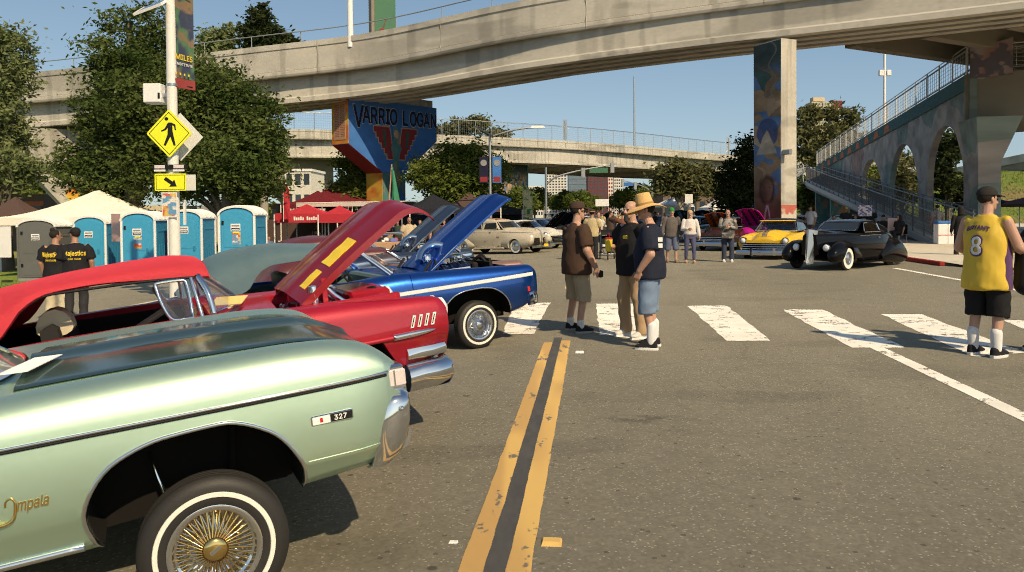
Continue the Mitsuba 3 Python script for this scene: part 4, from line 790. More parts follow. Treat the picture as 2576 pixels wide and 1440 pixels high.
def steering(t, x, y, z, mt='interior_black'):
    a = np.linspace(0, 2 * np.pi, 25)[:-1]; M_ = T(x, y, z) @ RY(-62); r_ = .19
    q = part(t, 'steering_wheel', mv(tube(np.stack([r_ * np.cos(a), r_ * np.sin(a), 0 * a], 1), .012, 8, closed=True), M_), mt, True)
    part(q, 'spoke', mv(box(-.012, .012, -r_, r_, -.01, .005), M_), 'chrome'); part(q, 'column', mv(rod((0, 0, 0), (0, 0, -.45), .025), M_), mt, True)
# ================================================================ sign pole, portable toilets, canopies
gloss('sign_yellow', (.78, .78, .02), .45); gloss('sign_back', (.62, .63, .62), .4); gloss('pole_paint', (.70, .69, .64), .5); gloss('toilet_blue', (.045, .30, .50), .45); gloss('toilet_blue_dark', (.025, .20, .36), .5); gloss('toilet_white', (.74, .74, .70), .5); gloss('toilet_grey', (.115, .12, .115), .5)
pp = at(440, 640, 19.); px0 = pp[0]; pz0 = float(gz(px0, 19.))
pl = thing('sign_pole', 'white street pole carrying yellow crossing signs, banners and a solar panel', 'sign pole', M=T(px0, 19., 0) @ RX(0) if 0 else T(px0, 19., 0) @ np.eye(4))
def zat(py, x=430): return at(x, py, 19.)[2]
U = 19. / F                                       # metres per photograph pixel at the pole
part(pl, 'pole', rod((0, 0, pz0 - .3), (0, 0, zat(-120)), .135, 20, .105), 'pole_paint', 50)
zc = zat(340); hd_ = 57 * U * 1.0
dm = part(pl, 'crossing_sign', prism(sg.Polygon([(-hd_, zc), (0, zc - hd_ * 1.06), (hd_, zc), (0, zc + hd_ * 1.06)]).buffer(-.05).buffer(.05), -.20, -.185, 'xz'), 'sign_yellow')
rim_ = sg.Polygon([(-hd_, zc), (0, zc - hd_ * 1.06), (hd_, zc), (0, zc + hd_ * 1.06)]); part(dm, 'black_border', prism(rim_.buffer(-.045).difference(rim_.buffer(-.06)), -.203, -.2005, 'xz'), 'black')
def fig(P): return [(a * U, zc + b * U) for a, b in P]
body = [(-2, 27), (6, 27), (16, 22), (17.5, 8), (14, 8), (12.5, 18), (8, 20), (9, 4), (16, -30), (11, -31), (3, -8), (-9, -31), (-14, -29), (-4, -3), (-3, 14), (-8, 8), (-19, 4), (-20, 7), (-11, 12), (-5, 22)]
pg = part(dm, 'walking_figure', prism(sg.Polygon(fig(body)).buffer(0), -.204, -.2005, 'xz'), 'black'); part(pg, 'head', prism([((-6 + 4.6 * math.cos(a)) * U, zc + (36 + 4.6 * math.sin(a)) * U) for a in np.linspace(0, 6.28, 17)[:-1]], -.204, -.2005, 'xz'), 'black')
part(pl, 'rear_sign', prism([(-hd_ + .11, zc - .06), (.11, zc - hd_ * 1.06 - .05), (hd_ + .11, zc - .06), (.11, zc + hd_ * .98)], .18, .195, 'xz'), 'sign_back')
za, zb_ = zat(440), zat(483); ar = part(pl, 'arrow_sign', prism(sg.box(-38 * U, zb_, 40 * U, za).buffer(-.03).buffer(.03), -.20, -.185, 'xz'), 'sign_yellow'); bx_ = sg.box(-38 * U, zb_, 40 * U, za); part(ar, 'black_border', prism(bx_.buffer(-.03).difference(bx_.buffer(-.042)), -.203, -.2005, 'xz'), 'black')
zm = (za + zb_) / 2; A_ = np.array([[-17, 4.5], [4, 4.5], [4, 11], [19, 0], [4, -11], [4, -4.5], [-17, -4.5]], float); c_, s_2 = math.cos(-.62), math.sin(-.62)
part(ar, 'arrow', prism([((a * c_ - b * s_2) * U + .01, zm + (a * s_2 + b * c_) * U) for a, b in A_], -.204, -.2005, 'xz'), 'black'); part(pl, 'rear_plate', box(.0, 48 * U, .18, .195, zb_ + .02, za - .01), 'sign_back')
zl_ = zat(424); bar = part(pl, 'beacon_bar', box(-42 * U, 40 * U, -.19, -.12, zl_ - .05, zl_ + .06), 'black')
for x in (-25, 22): part(bar, 'beacon', box((x - 13) * U, (x + 13) * U, -.21, -.19, zl_ - .03, zl_ + .05, .006), 'clear_lens'); part(bar, 'beacon_plate', box((x - 14) * U, (x + 14) * U, -.205, -.191, zl_ - .10, zl_ - .055), 'pale')
part(pl, 'control_box', box(-66 * U, -22 * U, -.16, .28, zat(262), zat(214), .02), 'white_paint'); part(pl, 'box_bracket', box(-22 * U, -8 * U, -.05, .05, zat(246), zat(238)), 'steel'); part(pl, 'box_latch', box(-28 * U, -23 * U, -.175, -.161, zat(252), zat(238)), 'black')
def f_poster(p, n, uv):
    a = fbm(p.x * 7, p.y * 7, p.z * 7, 3); c = mix((.55, .10, .05), (.62, .42, .10), smoothstep(.4, .6, a)); c = mix(c, (.12, .28, .45), smoothstep(.5, .62, fbm(p.x * 5 + 4, p.y, p.z * 5, 2)));  return mix(c, (.65, .62, .55), smoothstep(.58, .68, fbm(p.x * 9 + 9, p.y, p.z * 11, 2)))
gloss('poster_mat', proc(f_poster), .5)
ps = part(pl, 'poster', box(-23 * U, 15 * U, -.165, -.155, zat(549), zat(485)), 'pale'); part(ps, 'print', box(-21 * U, 13 * U, -.168, -.1655, zat(546), zat(489)), 'poster_mat')
part(pl, 'small_plate', box(18 * U, 24 * U, .10, .16, zat(568), zat(505)), 'sign_back')
def f_ban(p, n, uv):
    z = p.z; a = fbm(p.x * 4, p.y * 4, z * 2.5, 3); c = mix((.04, .05, .09), (.07, .17, .08), smoothstep(.40, .60, a)); c = mix(c, (.20, .14, .08), smoothstep(.55, .68, fbm(p.x * 5 + 7, p.y, z * 3, 3))); return c
gloss('banner_print', proc(f_ban), .6); gloss('banner_dark', proc(lambda p, n, uv: mix((.035, .035, .06), (.25, .25, .26), smoothstep(.56, .68, fbm(p.x * 6, p.y * 6, p.z * 3, 3)))), .6); gloss('banner_red', (.27, .045, .04), .6)
zb0, zb1 = zat(218), zat(-40)
def bann(x0, x1, z0, z1, y0, y1, mt, bend=.05, pr=pl, name='banner'): return part(pr, name, thick([[(x0 + (x1 - x0) * a, y0 + (y1 - y0) * a + bend * math.sin(math.pi * a), z0 + (z1 - z0) * b) for b in np.linspace(0, 1, 6)] for a in np.linspace(0, 1, 8)], .012), mt, 40)
b1_ = bann(11 * U, 34 * U, zat(196), zb1, -.02, .55, 'banner_print'); bann(11 * U, 38 * U, zat(222), zat(198), -.05, .50, 'banner_red', pr=b1_, name='lower_edge')
for k, (tx_, zz, hh, cc) in enumerate([('MILES', 150, 15, 'tape_yellow'), ('INSTITUTE', 164, 7, 'pale')]):
    m = meshkit.text_mesh(tx_, hh * U * .9, .004, True); v = m.vertices.copy(); L_x = v[:, 0].max(); k2_ = (21 * U) / L_x; q = v[:, 0] * k2_; m.vertices = np.column_stack([12 * U + q, -.045 + .57 * q / (23 * U) * 1.0 + .05 * np.sin(np.pi * np.clip(q / (23 * U), 0, 1)) - v[:, 2] - .012, zat(zz) + v[:, 1]])
    part(b1_, 'lettering', m, cc)
for k in range(4): part(b1_, 'star', box((12.5 + 5 * k) * U, (15.5 + 5 * k) * U, -.06 + .13 * k - .006, -.05 + .13 * k, zat(190), zat(184)), 'tape_yellow')
bann(-30 * U, -10 * U, zat(215), zb1, .5, .05, 'banner_dark')
for z in (zat(-10), zat(216)): part(pl, 'banner_bracket', rod((0, 0, z), (34 * U, .42, z + .01), .015), 'black'); part(pl, 'banner_bracket', rod((0, 0, z), (-24 * U, .45, z + .01), .015), 'black'); part(pl, 'clamp', tr(lathe([(.118, -.03), (.128, -.03), (.128, .03), (.118, .03)], 20, 'z'), 0, 0, z), 'steel')
sp_ = part(pl, 'solar_panel', mv(box(-.75, -.10, -.55, .35, -.02, .02), T(0, 0, zat(0)) @ trimesh.transformations.rotation_matrix(-.35, (0, 1, 0)) @ RX(25)), 'dark_glass'); part(sp_, 'panel_frame', mv(cat(box(-.77, -.75, -.57, .37, -.03, .03), box(-.10, -.08, -.57, .37, -.03, .03), box(-.75, -.10, -.57, -.55, -.03, .03)), T(0, 0, zat(0)) @ trimesh.transformations.rotation_matrix(-.35, (0, 1, 0)) @ RX(25)), 'white_paint')
# ---- portable toilets
def toilet(label, px, Y, col, dark, wide=1.1, sign='blue', rz=0., base=None):
    x = at(px, 600, Y)[0]; M = T(x, Y, float(gz(x, Y)), rz)
    t = thing('portable_toilet', label, 'portable toilet', 'portable toilets on the lawn edge', M=M); w = wide / 2; d = 1.2; H = 2.02
    arc = [(w * 1.0 * math.cos(a), H + .27 * math.sin(a)) for a in np.linspace(0, math.pi, 19)]
    part(t, 'body', prism([(-w, .12), (w, .12)] + [(a * .97, b - .03) for a, b in arc], 0.0, d, 'xz'), col, 30); part(t, 'skid', box(-w - .03, w + .03, -.04, d + .04, 0, .125, .015), 'grey')
    rf = [((w + .05) * math.cos(a), H + .02 + .31 * math.sin(a)) for a in np.linspace(0, math.pi, 23)]; ri = [((w - .02) * math.cos(a), H + .02 + .24 * math.sin(a)) for a in np.linspace(math.pi, 0, 23)]
    rp_ = part(t, 'roof', prism(rf + ri, -.05, d + .05, 'xz'), 'toilet_white', 30)
    for k in range(3): y = .22 + .38 * k; part(rp_, 'roof_rib', prism([((w + .065) * math.cos(a), H + .02 + .328 * math.sin(a)) for a in np.linspace(.1, math.pi - .1, 21)] + [((w + .0) * math.cos(a), H + .02 + .28 * math.sin(a)) for a in np.linspace(math.pi - .1, .1, 21)], y, y + .16, 'xz'), 'toilet_white', 30)
    for sx_ in (-1, 1):
        part(t, 'corner_post', box(sx_ * w - .035, sx_ * w + .035, -.035, .03, .12, H + .02, .008), 'toilet_white' if sign != 'grey' else col); part(t, 'corner_post', box(sx_ * w - .03, sx_ * w + .03, d - .03, d + .03, .12, H, .008), 'toilet_white' if sign != 'grey' else col)
    da = [(w * .84 * math.cos(a), H - .06 + .20 * math.sin(a)) for a in np.linspace(0, math.pi, 15)]
    dr_ = part(t, 'door', prism([(-w * .84, .16), (w * .84, .16)] + da, -.035, -.002, 'xz'), col, 30)
    ins = [(w * .70 * math.cos(a), H - .18 + .16 * math.sin(a)) for a in np.linspace(0, math.pi, 13)]; part(dr_, 'door_panel', prism([(-w * .70, 1.05), (w * .70, 1.05)] + ins, -.05, -.036, 'xz'), col, 30); part(dr_, 'door_panel', prism([(-w * .70, .24), (w * .70, .24), (w * .70, .98), (-w * .70, .98)], -.05, -.036, 'xz'), col)
    for k in range(4): part(dr_, 'moulded_curve', tube([(-w * .3 + .09 * k + .5 * u, -.05, .80 - .5 * u * u * 1.6) for u in np.linspace(0, .62, 8)], .008, 5), col, True) if k < 2 else None
    for z in (1.75, .55): part(dr_, 'hinge', box(-w * .82, -w * .70, -.058, -.036, z, z + .12), 'black')
    part(dr_, 'latch', box(w * .52, w * .66, -.075, -.05, .96, 1.14, .01), 'toilet_blue_dark' if sign != 'grey' else 'black')
    sgn = part(dr_, 'notice', box(-.17, .13, -.056, -.0505, 1.55, 1.78), 'white_paint'); part(sgn, 'blue_band', box(-.15, .11, -.058, -.0562, 1.57, 1.65), 'mural_navy'); part(sgn, 'text_line', box(-.13, .09, -.0592, -.0582, 1.595, 1.62), 'pale'); part(sgn, 'text_line', box(-.14, .10, -.058, -.0562, 1.69, 1.74), 'grey')
    if sign == 'poster': part(dr_, 'flyer', box(-.13, .13, -.056, -.0505, 1.12, 1.52), 'poster_mat')
    if sign == 'poster': part(dr_, 'yellow_tag', box(-.09, .09, -.0575, -.0561, 1.49, 1.53), 'sign_yellow')
    for sx_ in (-1, 1):
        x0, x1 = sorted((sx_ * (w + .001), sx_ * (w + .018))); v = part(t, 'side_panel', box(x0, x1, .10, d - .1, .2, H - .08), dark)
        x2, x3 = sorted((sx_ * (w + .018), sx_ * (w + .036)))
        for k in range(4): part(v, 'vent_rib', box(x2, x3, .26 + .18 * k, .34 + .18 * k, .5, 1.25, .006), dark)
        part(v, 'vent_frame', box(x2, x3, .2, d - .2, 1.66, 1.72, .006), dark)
    return t
toilet('grey portable toilet with a white roof, leftmost of the row', 92, 29.6, 'toilet_grey', 'toilet_grey', 1.35, 'grey', .05)
toilet('blue portable toilet directly right of the grey one', 226, 28.6, 'toilet_blue', 'toilet_blue_dark', 1.12, 'plain', .02)
toilet('blue portable toilet with a flyer, between its blue neighbour and the sign pole', 348, 26.3, 'toilet_blue', 'toilet_blue_dark', 1.1, 'poster')
toilet('blue portable toilet partly hidden by the sign pole', 466, 26.5, 'toilet_blue', 'toilet_blue_dark', 1.1, 'plain')
toilet('blue portable toilet with a red and white flyer, standing alone right of the sign pole', 596, 24.8, 'toilet_blue', 'toilet_blue_dark', 1.1, 'poster')
# striped fabric and white notice boards between them
def stand(name, label, px, py0, py1, w, Y, mt, cat_):
    a = at(px, py0, Y); b = at(px, py1, Y); return obj(name, label, cat_, box(-w / 2, w / 2, -.02, .02, b[2], a[2], .005), mt, M=T(a[0], Y, 0))
stand('cloth_banner', 'pink and white printed cloth hanging between two blue toilets', 291, 540, 610, .30, 27.6, 'banner_mat', 'banner'); stand('notice_sheet', 'white notice sheet at the left edge by the grey toilet', 12, 572, 650, .42, 28, 'pale', 'sheet')
# ---- canopies
def canopy(label, px, pye, Y, half, mt, peak=1.0, valance=.28, legh=None, mt2=None, rot=0., depth=None, logo=None, group=None, legs=True, pos=None):
    """pye: photograph row of the eaves"""
    p = at(px, pye, Y); zg = float(gz(p[0], Y)); h = p[2] - zg; t = thing('canopy', label, 'canopy', group, M=T(p[0], Y, zg, rot)); dp = depth or half
    for k in range(4):
        c, s_ = math.cos(k * math.pi / 2), math.sin(k * math.pi / 2); G_ = []
        for a in np.linspace(0, 1, 9):
            z = h + peak * a ** 1.55; r_ = 1 - a * .985; row = []
            for v in np.linspace(-1, 1, 7): x, y = v * half * r_, -dp * r_; row.append((x * c - y * s_ * half / dp if k % 2 else x * c - y * s_, (x * s_ + y * c) if k % 2 == 0 else x * s_ * dp / half + y * c, z - .05 * (1 - v * v) * (1 - a)))
            G_.append(row)
        q = part(t, 'roof_panel', thick(G_, .012), mt2 if (mt2 and k == 1) else mt, 30)
        va = [[(x, y, z) for z in (h + .01, h - valance)] for x, y in [((v * half) * c + dp * s_ * (half / dp if k % 2 else 1), (v * half) * s_ * (dp / half if k % 2 else 1) - dp * c) for v in np.linspace(-1, 1, 9)]]
        part(q, 'valance', thick(va, .010), mt)
    for sx_ in (-1, 1):
        for sy_ in (-1, 1):
            if legs: part(t, 'leg', box(sx_ * half - .025, sx_ * half + .025, sy_ * dp - .025, sy_ * dp + .025, 0, h - .02), 'pale')
    return t
matte('cloth_white', proc(lambda p, n, uv: mi.Color3f(.70, .67, .58) * (.92 + .16 * fbm(p.x, p.y, p.z, 3))), .9); matte('cloth_brown', (.085, .055, .048), .9); matte('cloth_red', (.12, .014, .02), .8); matte('cloth_bright_red', (.40, .03, .045), .8); matte('cloth_black', (.018, .02, .028), .85); matte('cloth_blue', (.16, .18, .46), .8); matte('cloth_clean', (.72, .72, .70), .85)  # the dark red cloth is deepened to stand in for shade on the canopies
canopy('big cream peaked canopy behind the row of portable toilets', 248, 548, 33.5, 2.75, 'cloth_white', 1.12, .3, rot=.15)
bc = canopy('brown peaked canopy with pale oval emblems at the left edge', 40, 548, 34, 1.25, 'cloth_brown', .85, .35, rot=.12)
for x in (-.62, .55):
    a = np.linspace(0, 6.28, 25)[:-1]; part(bc, 'oval_emblem', tube(np.stack([x + .34 * np.cos(a), -1.12 + .16 * np.sin(a) * .55 + .08, 2.32 + .16 * np.sin(a) + .05], 1), .022, 6, closed=True), 'cloth_clean', True)
canopy('dark red peaked canopy, left of the two behind the cream awning', 800, 517, 44, 1.7, 'cloth_red', .75, .2, rot=.1); canopy('dark red peaked canopy with the highest point, behind the cream awning', 842, 510, 49, 2.0, 'cloth_red', 1.2, .2, rot=.3)
aw = thing('awning', 'long flat cream awning over the vendor stalls', 'awning'); a0, a1 = at(745, 512, 40), at(1010, 508, 38.5)
part(aw, 'roof', hull([tuple(a0), tuple(a1), tuple(a0 + [0, 2.8, .06]), tuple(a1 + [0, 2.8, .06]), tuple(a0 - [0, 0, .04]), tuple(a1 - [0, 0, .04])]), 'cloth_white'); part(aw, 'valance', hull([tuple(a0 - [0, .0, .05]), tuple(a1 - [0, 0, .05]), tuple(a0 - [0, -.02, .22]), tuple(a1 - [0, -.02, .22]), tuple(a0 - [0, -.03, .05]), tuple(a1 - [0, -.03, .05])]), 'cloth_white')
for k in range(5): q = a0 + (a1 - a0) * k / 4; part(aw, 'post', rod((q[0], q[1] + .05, float(gz(q[0], q[1]))), (q[0], q[1] + .05, q[2]), .03), 'galv')
rc = canopy('bright red canopy with white lettering on its front edge', 772, 540, 38.5, 1.25, 'cloth_bright_red', .45, .42, rot=.05); hz_ = at(772, 540, 38.5)[2] - float(gz(at(772, 540, 38.5)[0], 38.5)); wall_t = cat(*[box(-.35 + .1 * k, -.28 + .1 * k, -1.275, -1.265, hz_ - .30, hz_ - .30 + (.13 if k % 3 else .17)) for k in range(12) if k != 5])
part(rc, 'lettering', wall_t, 'cloth_clean')
canopy('bright red canopy right of the lettered one', 855, 541, 37.5, .85, 'cloth_bright_red', .40, .40, rot=.05)
canopy('black canopy with a sagging roof beside the raised red hood', 1090, 528, 41, 1.6, 'cloth_black', .75, .25, rot=.35); canopy('dark grey-brown canopy under the leafy tree behind the blue hood', 1180, 525, 44, 1.5, 'cloth_brown', .85, .25, rot=.2)
canopy('black canopy at the far side of the blue hood', 1262, 530, 47, 1.2, 'cloth_black', .35, .3); canopy('blue canopy before the very dark tree', 1862, 522, 52, 1.1, 'cloth_blue', .45, .12, rot=.1); canopy('small white canopy left of the blue one', 1800, 524, 60, .9, 'cloth_clean', .6, .2, rot=.4); canopy('white canopy under the brownish street tree', 1690, 518, 72, 1.5, 'cloth_clean', .7, .2, rot=.2)
canopy('dark canopy beside the ramps behind the yellow jersey', 2478, 512, 62, 1.6, 'cloth_black', .55, .22, rot=.2); canopy('dark grey canopy cut by the right edge of the picture', 2580, 515, 60, 1.8, 'cloth_brown', .5, .22, rot=.2)
def feather(label, px, py0, py1, Y, mt, w=.55, pole='pale', second=None):
    a, b = at(px, py0, Y), at(px, py1, Y); H = a[2] - b[2]; t = thing('feather_flag', label, 'flag', M=T(a[0], Y, b[2])); part(t, 'pole', rod((0, 0, -1.2 if py1 < 560 else 0), (0, 0, H), .02), pole)
    G_ = [[(.02 + w * u * (math.sin(min(1, (1 - s) * 4) * 1.57)), .03 * math.sin(5 * u + 7 * s), H * (.06 + .94 * s)) for u in np.linspace(0, 1, 6)] for s in np.linspace(0, 1, 16)]
    part(t, 'cloth', thick(G_, .01), mt, 40); return t
feather('tall red feather flag left of the vendor stalls', 712, 460, 560, 37, 'cloth_bright_red', .28)
matte('flag_print', proc(lambda p, n, uv: mix((.68, .62, .35), (.08, .28, .12), smoothstep(.5, .58, fbm(p.x * 4, p.y * 4, p.z * 4, 3)))), .85); feather('cream and green printed feather flag beside the far pier', 1316, 470, 560, 48, 'flag_print', .55)
# vendor tables, boards and stock under the awnings
def table(label, px, py, Y, w, d, items, cloth='cloth_black', seed=0):
    p = at(px, py, Y); zg = float(gz(p[0], Y)); t = thing('vendor_table', label, 'table', M=T(p[0], Y, zg)); h = .76
    part(t, 'tabletop', box(-w / 2, w / 2, -d / 2, d / 2, h - .03, h, .008), cloth); part(t, 'table_skirt', box(-w / 2 - .005, w / 2 + .005, -d / 2 - .012, -d / 2, .1, h - .02), cloth)
    for sx_ in (-1, 1): part(t, 'leg', box(sx_ * (w / 2 - .06) - .02, sx_ * (w / 2 - .06) + .02, -.02, .02, 0, h - .03), 'galv')
    r = np.random.default_rng(seed); k = 0
    for nm, cat_, n, mts, lab, grp in items:
        for i in range(n):
            x = (r.random() - .5) * (w - .25); y = (r.random() - .5) * (d - .25); s = .08 + .12 * r.random(); m_ = mts[i % len(mts)]
            m = box(-s, s, -s * .7, s * .7, 0, s * (.8 + r.random()), .01) if nm != 'cap' else hull([(s * .8 * math.cos(a) * q, s * .8 * math.sin(a) * q, z) for a in np.linspace(0, 6.28, 9) for q, z in ((1, 0), (.8, .1), (.3, .14))] + [(s * 1.4, -.06, 0), (s * 1.4, .06, 0)])
            obj(nm, lab.replace('@', CN[m_]), cat_, m, m_, M=T(p[0] + x, Y + y, zg + h + .001, r.random() * 3), group=grp)
    return t
CN = {'cloth_bright_red': 'red', 'cloth_clean': 'white', 'mural_blue': 'dark blue', 'cloth_black': 'black', 'tape_yellow': 'yellow', 'cloth_blue': 'lilac blue', 'mural_sand': 'tan', 'flag_green': 'green'}
CL = ['cloth_bright_red', 'cloth_clean', 'mural_blue', 'cloth_black', 'tape_yellow', 'cloth_blue', 'mural_sand']
table('vendor table with boxes and bottles under the bright red canopy', 775, 590, 38, 2.4, .8, [('merchandise_box', 'box', 7, CL, '@ goods box on the vendor table under the red canopies', 'boxes under the red canopies')], seed=1)
table('vendor table of folded shirts before the cream awning', 935, 600, 36, 2.6, .8, [('folded_shirt', 'shirt', 7, CL, '@ folded shirt on the vendor table left of the tan shirted man', 'folded shirts on the stall')], 'mural_sand', 2)
table('vendor table of caps beside the tan shirted man', 1000, 600, 37, 1.5, .8, [('cap', 'cap', 5, ['cloth_clean', 'cloth_blue', 'mural_sand', 'cloth_bright_red', 'flag_green'], '@ cap on the vendor table beside the tan shirted man', 'caps on the stall')], 'cloth_black', 3)
table('low table heaped with goods left of the stalls', 680, 600, 33, 1.3, .7, [('toy', 'toy', 5, ['cloth_clean', 'mural_blue', 'flag_green', 'tape_yellow', 'cloth_bright_red'], '@ small toy on the low table left of the stalls', 'toys on the low table')], 'cloth_blue', 4)
p = at(730, 604, 33); ab = obj('sandwich_board', 'leaning white sandwich board with faint print left of the red hood', 'sign board', hull([(x * .32 - .13 * z, y - .22 * z, z * 1.05) for x in (-1, 1) for y in (0, .03) for z in (0, 1)]), 'pale', M=T(p[0], 33, float(gz(p[0], 33)), .15))
p = at(945, 560, 41); obj('picture_board', 'brown patterned display board leaning at the back of the stalls', 'display board', box(-.8, .8, 0, .05, .6, 1.75, .01), 'tan_leather', M=T(p[0], 41, float(gz(p[0], 41))))
p = at(760, 560, 43); obj('stall_backdrop', 'dark brown cloth backdrop behind the red canopies', 'backdrop', thick([[(x, .1 * math.sin(x * 3), z) for z in np.linspace(.1, 2.0, 5)] for x in np.linspace(-2.6, 3.2, 40)], .02), 'cloth_brown', 40, M=T(p[0], 43, float(gz(p[0], 43))))
p = at(1075, 560, 45.5); obj('stall_backdrop', 'black cloth backdrop behind the black canopies', 'backdrop', thick([[(x, .1 * math.sin(x * 3), z) for z in np.linspace(.1, 2.0, 5)] for x in np.linspace(-2.6, 5.5, 46)], .02), 'cloth_black', 40, M=T(p[0], 46.5, float(gz(p[0], 46.5))))
for i, (px, Y, c, lab) in enumerate([(905, 39, 'cloth_bright_red', 'red shirt hanging in the stall behind the red hood'), (925, 39, 'cloth_clean', 'white shirt hanging in the stall behind the red hood'), (965, 39.2, 'cloth_blue', 'blue shirt hanging in the stall behind the red hood'), (885, 39.1, 'mural_sand', 'tan shirt hanging in the stall behind the red hood')]):
    p = at(px, 560, Y); obj('hanging_shirt', lab, 'shirt', prism([(-.28, 0), (.28, 0), (.30, .5), (.48, .38), (.52, .52), (.30, .74), (.1, .78), (-.1, .78), (-.30, .74), (-.52, .52), (-.48, .38), (-.30, .5)], 0, .04, 'xz'), c, M=T(p[0], Y, 1.0 + float(gz(p[0], Y))))
# ---------------------------------------------------------------- the three parked lowriders, noses to the street
carpaint('paint_green', (.72, .97, .76), .92, .47, .25, .3); carpaint('paint_green_hood', (.13, .22, .175), .75, .30, .62, .25); carpaint('paint_blue', (.022, .14, .64), .88, .30, .46, .3); carpaint('paint_red', (.50, .010, .035), .25, .5, .5, .9)  # green hood: darker copy of the body green, dark reflections put into the colour
carpaint('paint_red_hood', (.40, .006, .018), .4, .40, .55, .9)
matte('top_red', proc(lambda p, n, uv: mi.Color3f(.46, .035, .05) * (.92 + .16 * fbm(p.x * 8, p.y * 8, p.z * 8, 3))), .75); matte('top_teal', proc(lambda p, n, uv: mi.Color3f(.085, .14, .165) * (.92 + .16 * fbm(p.x * 8, p.y * 8, p.z * 8, 3))), .7)
LIFT = 3.7
def hero_frame(px, pyc, rpx, r=.295, deg=25., half=.96, extra=0.):
    Y = F * r / rpx; w = at(px, pyc, Y); n = np.array([-math.sin(math.radians(deg)), math.cos(math.radians(deg)), 0]); o = w + n * half; return on_road(o[0], o[1], deg)
def xgrid(a, b, n, ends=.1, k=6): return np.unique(np.round(np.concatenate([np.linspace(a, b, n), a + (np.geomspace(.01, ends, k)), b - np.geomspace(.01, ends, k)]), 4))
# ---- pale green hardtop nearest the camera
GA = arch_pts([(-.40, .40), (-.445, .55), (-.395, .67), (-.31, .745), (-.135, .797), (.07, .806), (.255, .735), (.34, .638), (.385, .52), (.38, .44)])
g = thing('parked_car', 'pale green hardtop with raised nose and gold wire wheel, nearest the camera', 'car', 'lowriders parked on the left', M=hero_frame(550, 1368, 185))
gb = Body({'zb': [(-4.2, .45), (-2.9, .38), (-.5, .385), (.3, .43), (.8, .46)], 'wb': [(-4.2, .80), (-2, .92), (0, .93), (.6, .93), (.84, .86)], 'zm': [(-4.2, .56), (.9, .56)], 'wm': [(-4.2, .86), (-3.5, .98), (0, .985), (.6, .975), (.84, .90)],
           'zs': [(-4.2, .87), (.9, .872)], 'ws': [(-4.2, .88), (-3.4, 1.0), (-.3, 1.0), (.5, .985), (.76, .955), (.845, .91)], 'zt': [(-4.2, .95), (-3.6, 1.02), (-2.6, 1.07), (-1.2, 1.03), (-.67, 1.04), (-.2, 1.054), (.3, 1.056), (.55, 1.043), (.70, 1.01), (.79, .955), (.845, .90)],
           'wt': [(-4.2, .70), (-3.4, .80), (-.5, .835), (.4, .825), (.845, .80)], 'zv': [(-4.2, .94), (-3.4, 1.0), (-1.1, 1.01), (0, 1.03), (.4, 1.025), (.7, .98), (.845, .89)], 'wv': [(-4.2, .66), (.9, .68)], 'zc': [(-4.2, .94), (-3.4, 1.0), (-1.1, 1.02), (0, 1.035), (.5, 1.02), (.845, .89)]}, xgrid(-4.2, .845, 70), 2.2, .012)
GB = Th(g.key, g.M @ RY(LIFT, (0, 0, .295)))
RA = [(x - 3.02, z * .86 + .04) for x, z in GA]
cuts = [arch_cut(GA, -1.3, -.62), arch_cut(GA, .62, 1.3), arch_cut(RA, -1.3, -.62), arch_cut(RA, .62, 1.3), box(-3.0, -.95, -.78, .78, .62, 1.4), box(-.83, -.824, -1.2, -.9, .47, 1.02), box(-.83, -.824, .9, 1.2, .47, 1.02), box(-2.2, -2.194, -1.2, -.92, .47, 1.2)]
part(GB, 'body', sub(gb.mesh(), *cuts), 'paint_green', 28)
for s_ in (-1, 1):
    for A_ in (GA, RA): part(GB, 'wheel_well', liner(A_, s_ * .90, s_ * .621), 'well_black', False)
part(GB, 'chassis', box(-.42, .36, -.58, .58, .40, .50), 'well_black'); gloss('oily_metal', (.10, .095, .085), .45)
for s_ in (-1, 1): part(GB, 'lower_arm', rod((-.05, s_ * .84, .30), (-.28, s_ * .40, .44), .032), 'oily_metal', True); part(GB, 'shock_absorber', rod((.10, s_ * .66, .34), (.14, s_ * .63, .70), .017), 'well_black', True); part(GB, 'bracket', box(.22, .32, *sorted((s_ * .616, s_ * .60)), .50, .68, .005), 'oily_metal'); part(GB, 'brake_hose', tube(smoothpts([(-.12, s_ * .70, .40), (-.18, s_ * .68, .55), (-.20, s_ * .63, .66)], 10), .009, 6), 'chrome', True)
# bonnet: a separate crowned panel with a centre ridge
hw = lambda x: .665 - .02 * max(x, 0)
def hood_f(x, v):
    y = v * hw(x); base = gb.top_z(x, y); rid = .028 * math.exp(-(y / .10) ** 2) + .016 * (1 - v * v); e = min(1, (1 - abs(v)) / .05); return (x, y, base + .006 + rid * e + .008 * min(1, e))
part(GB, 'hood', panel_grid(hood_f, np.concatenate([np.linspace(-.66, .7, 36), [.74, .78, .81]]), np.concatenate([[-1, -.985, -.96], np.linspace(-.93, .93, 41), [.96, .985, 1]]), .012), 'paint_green_hood', True, L='dark green mirror-polished hood')
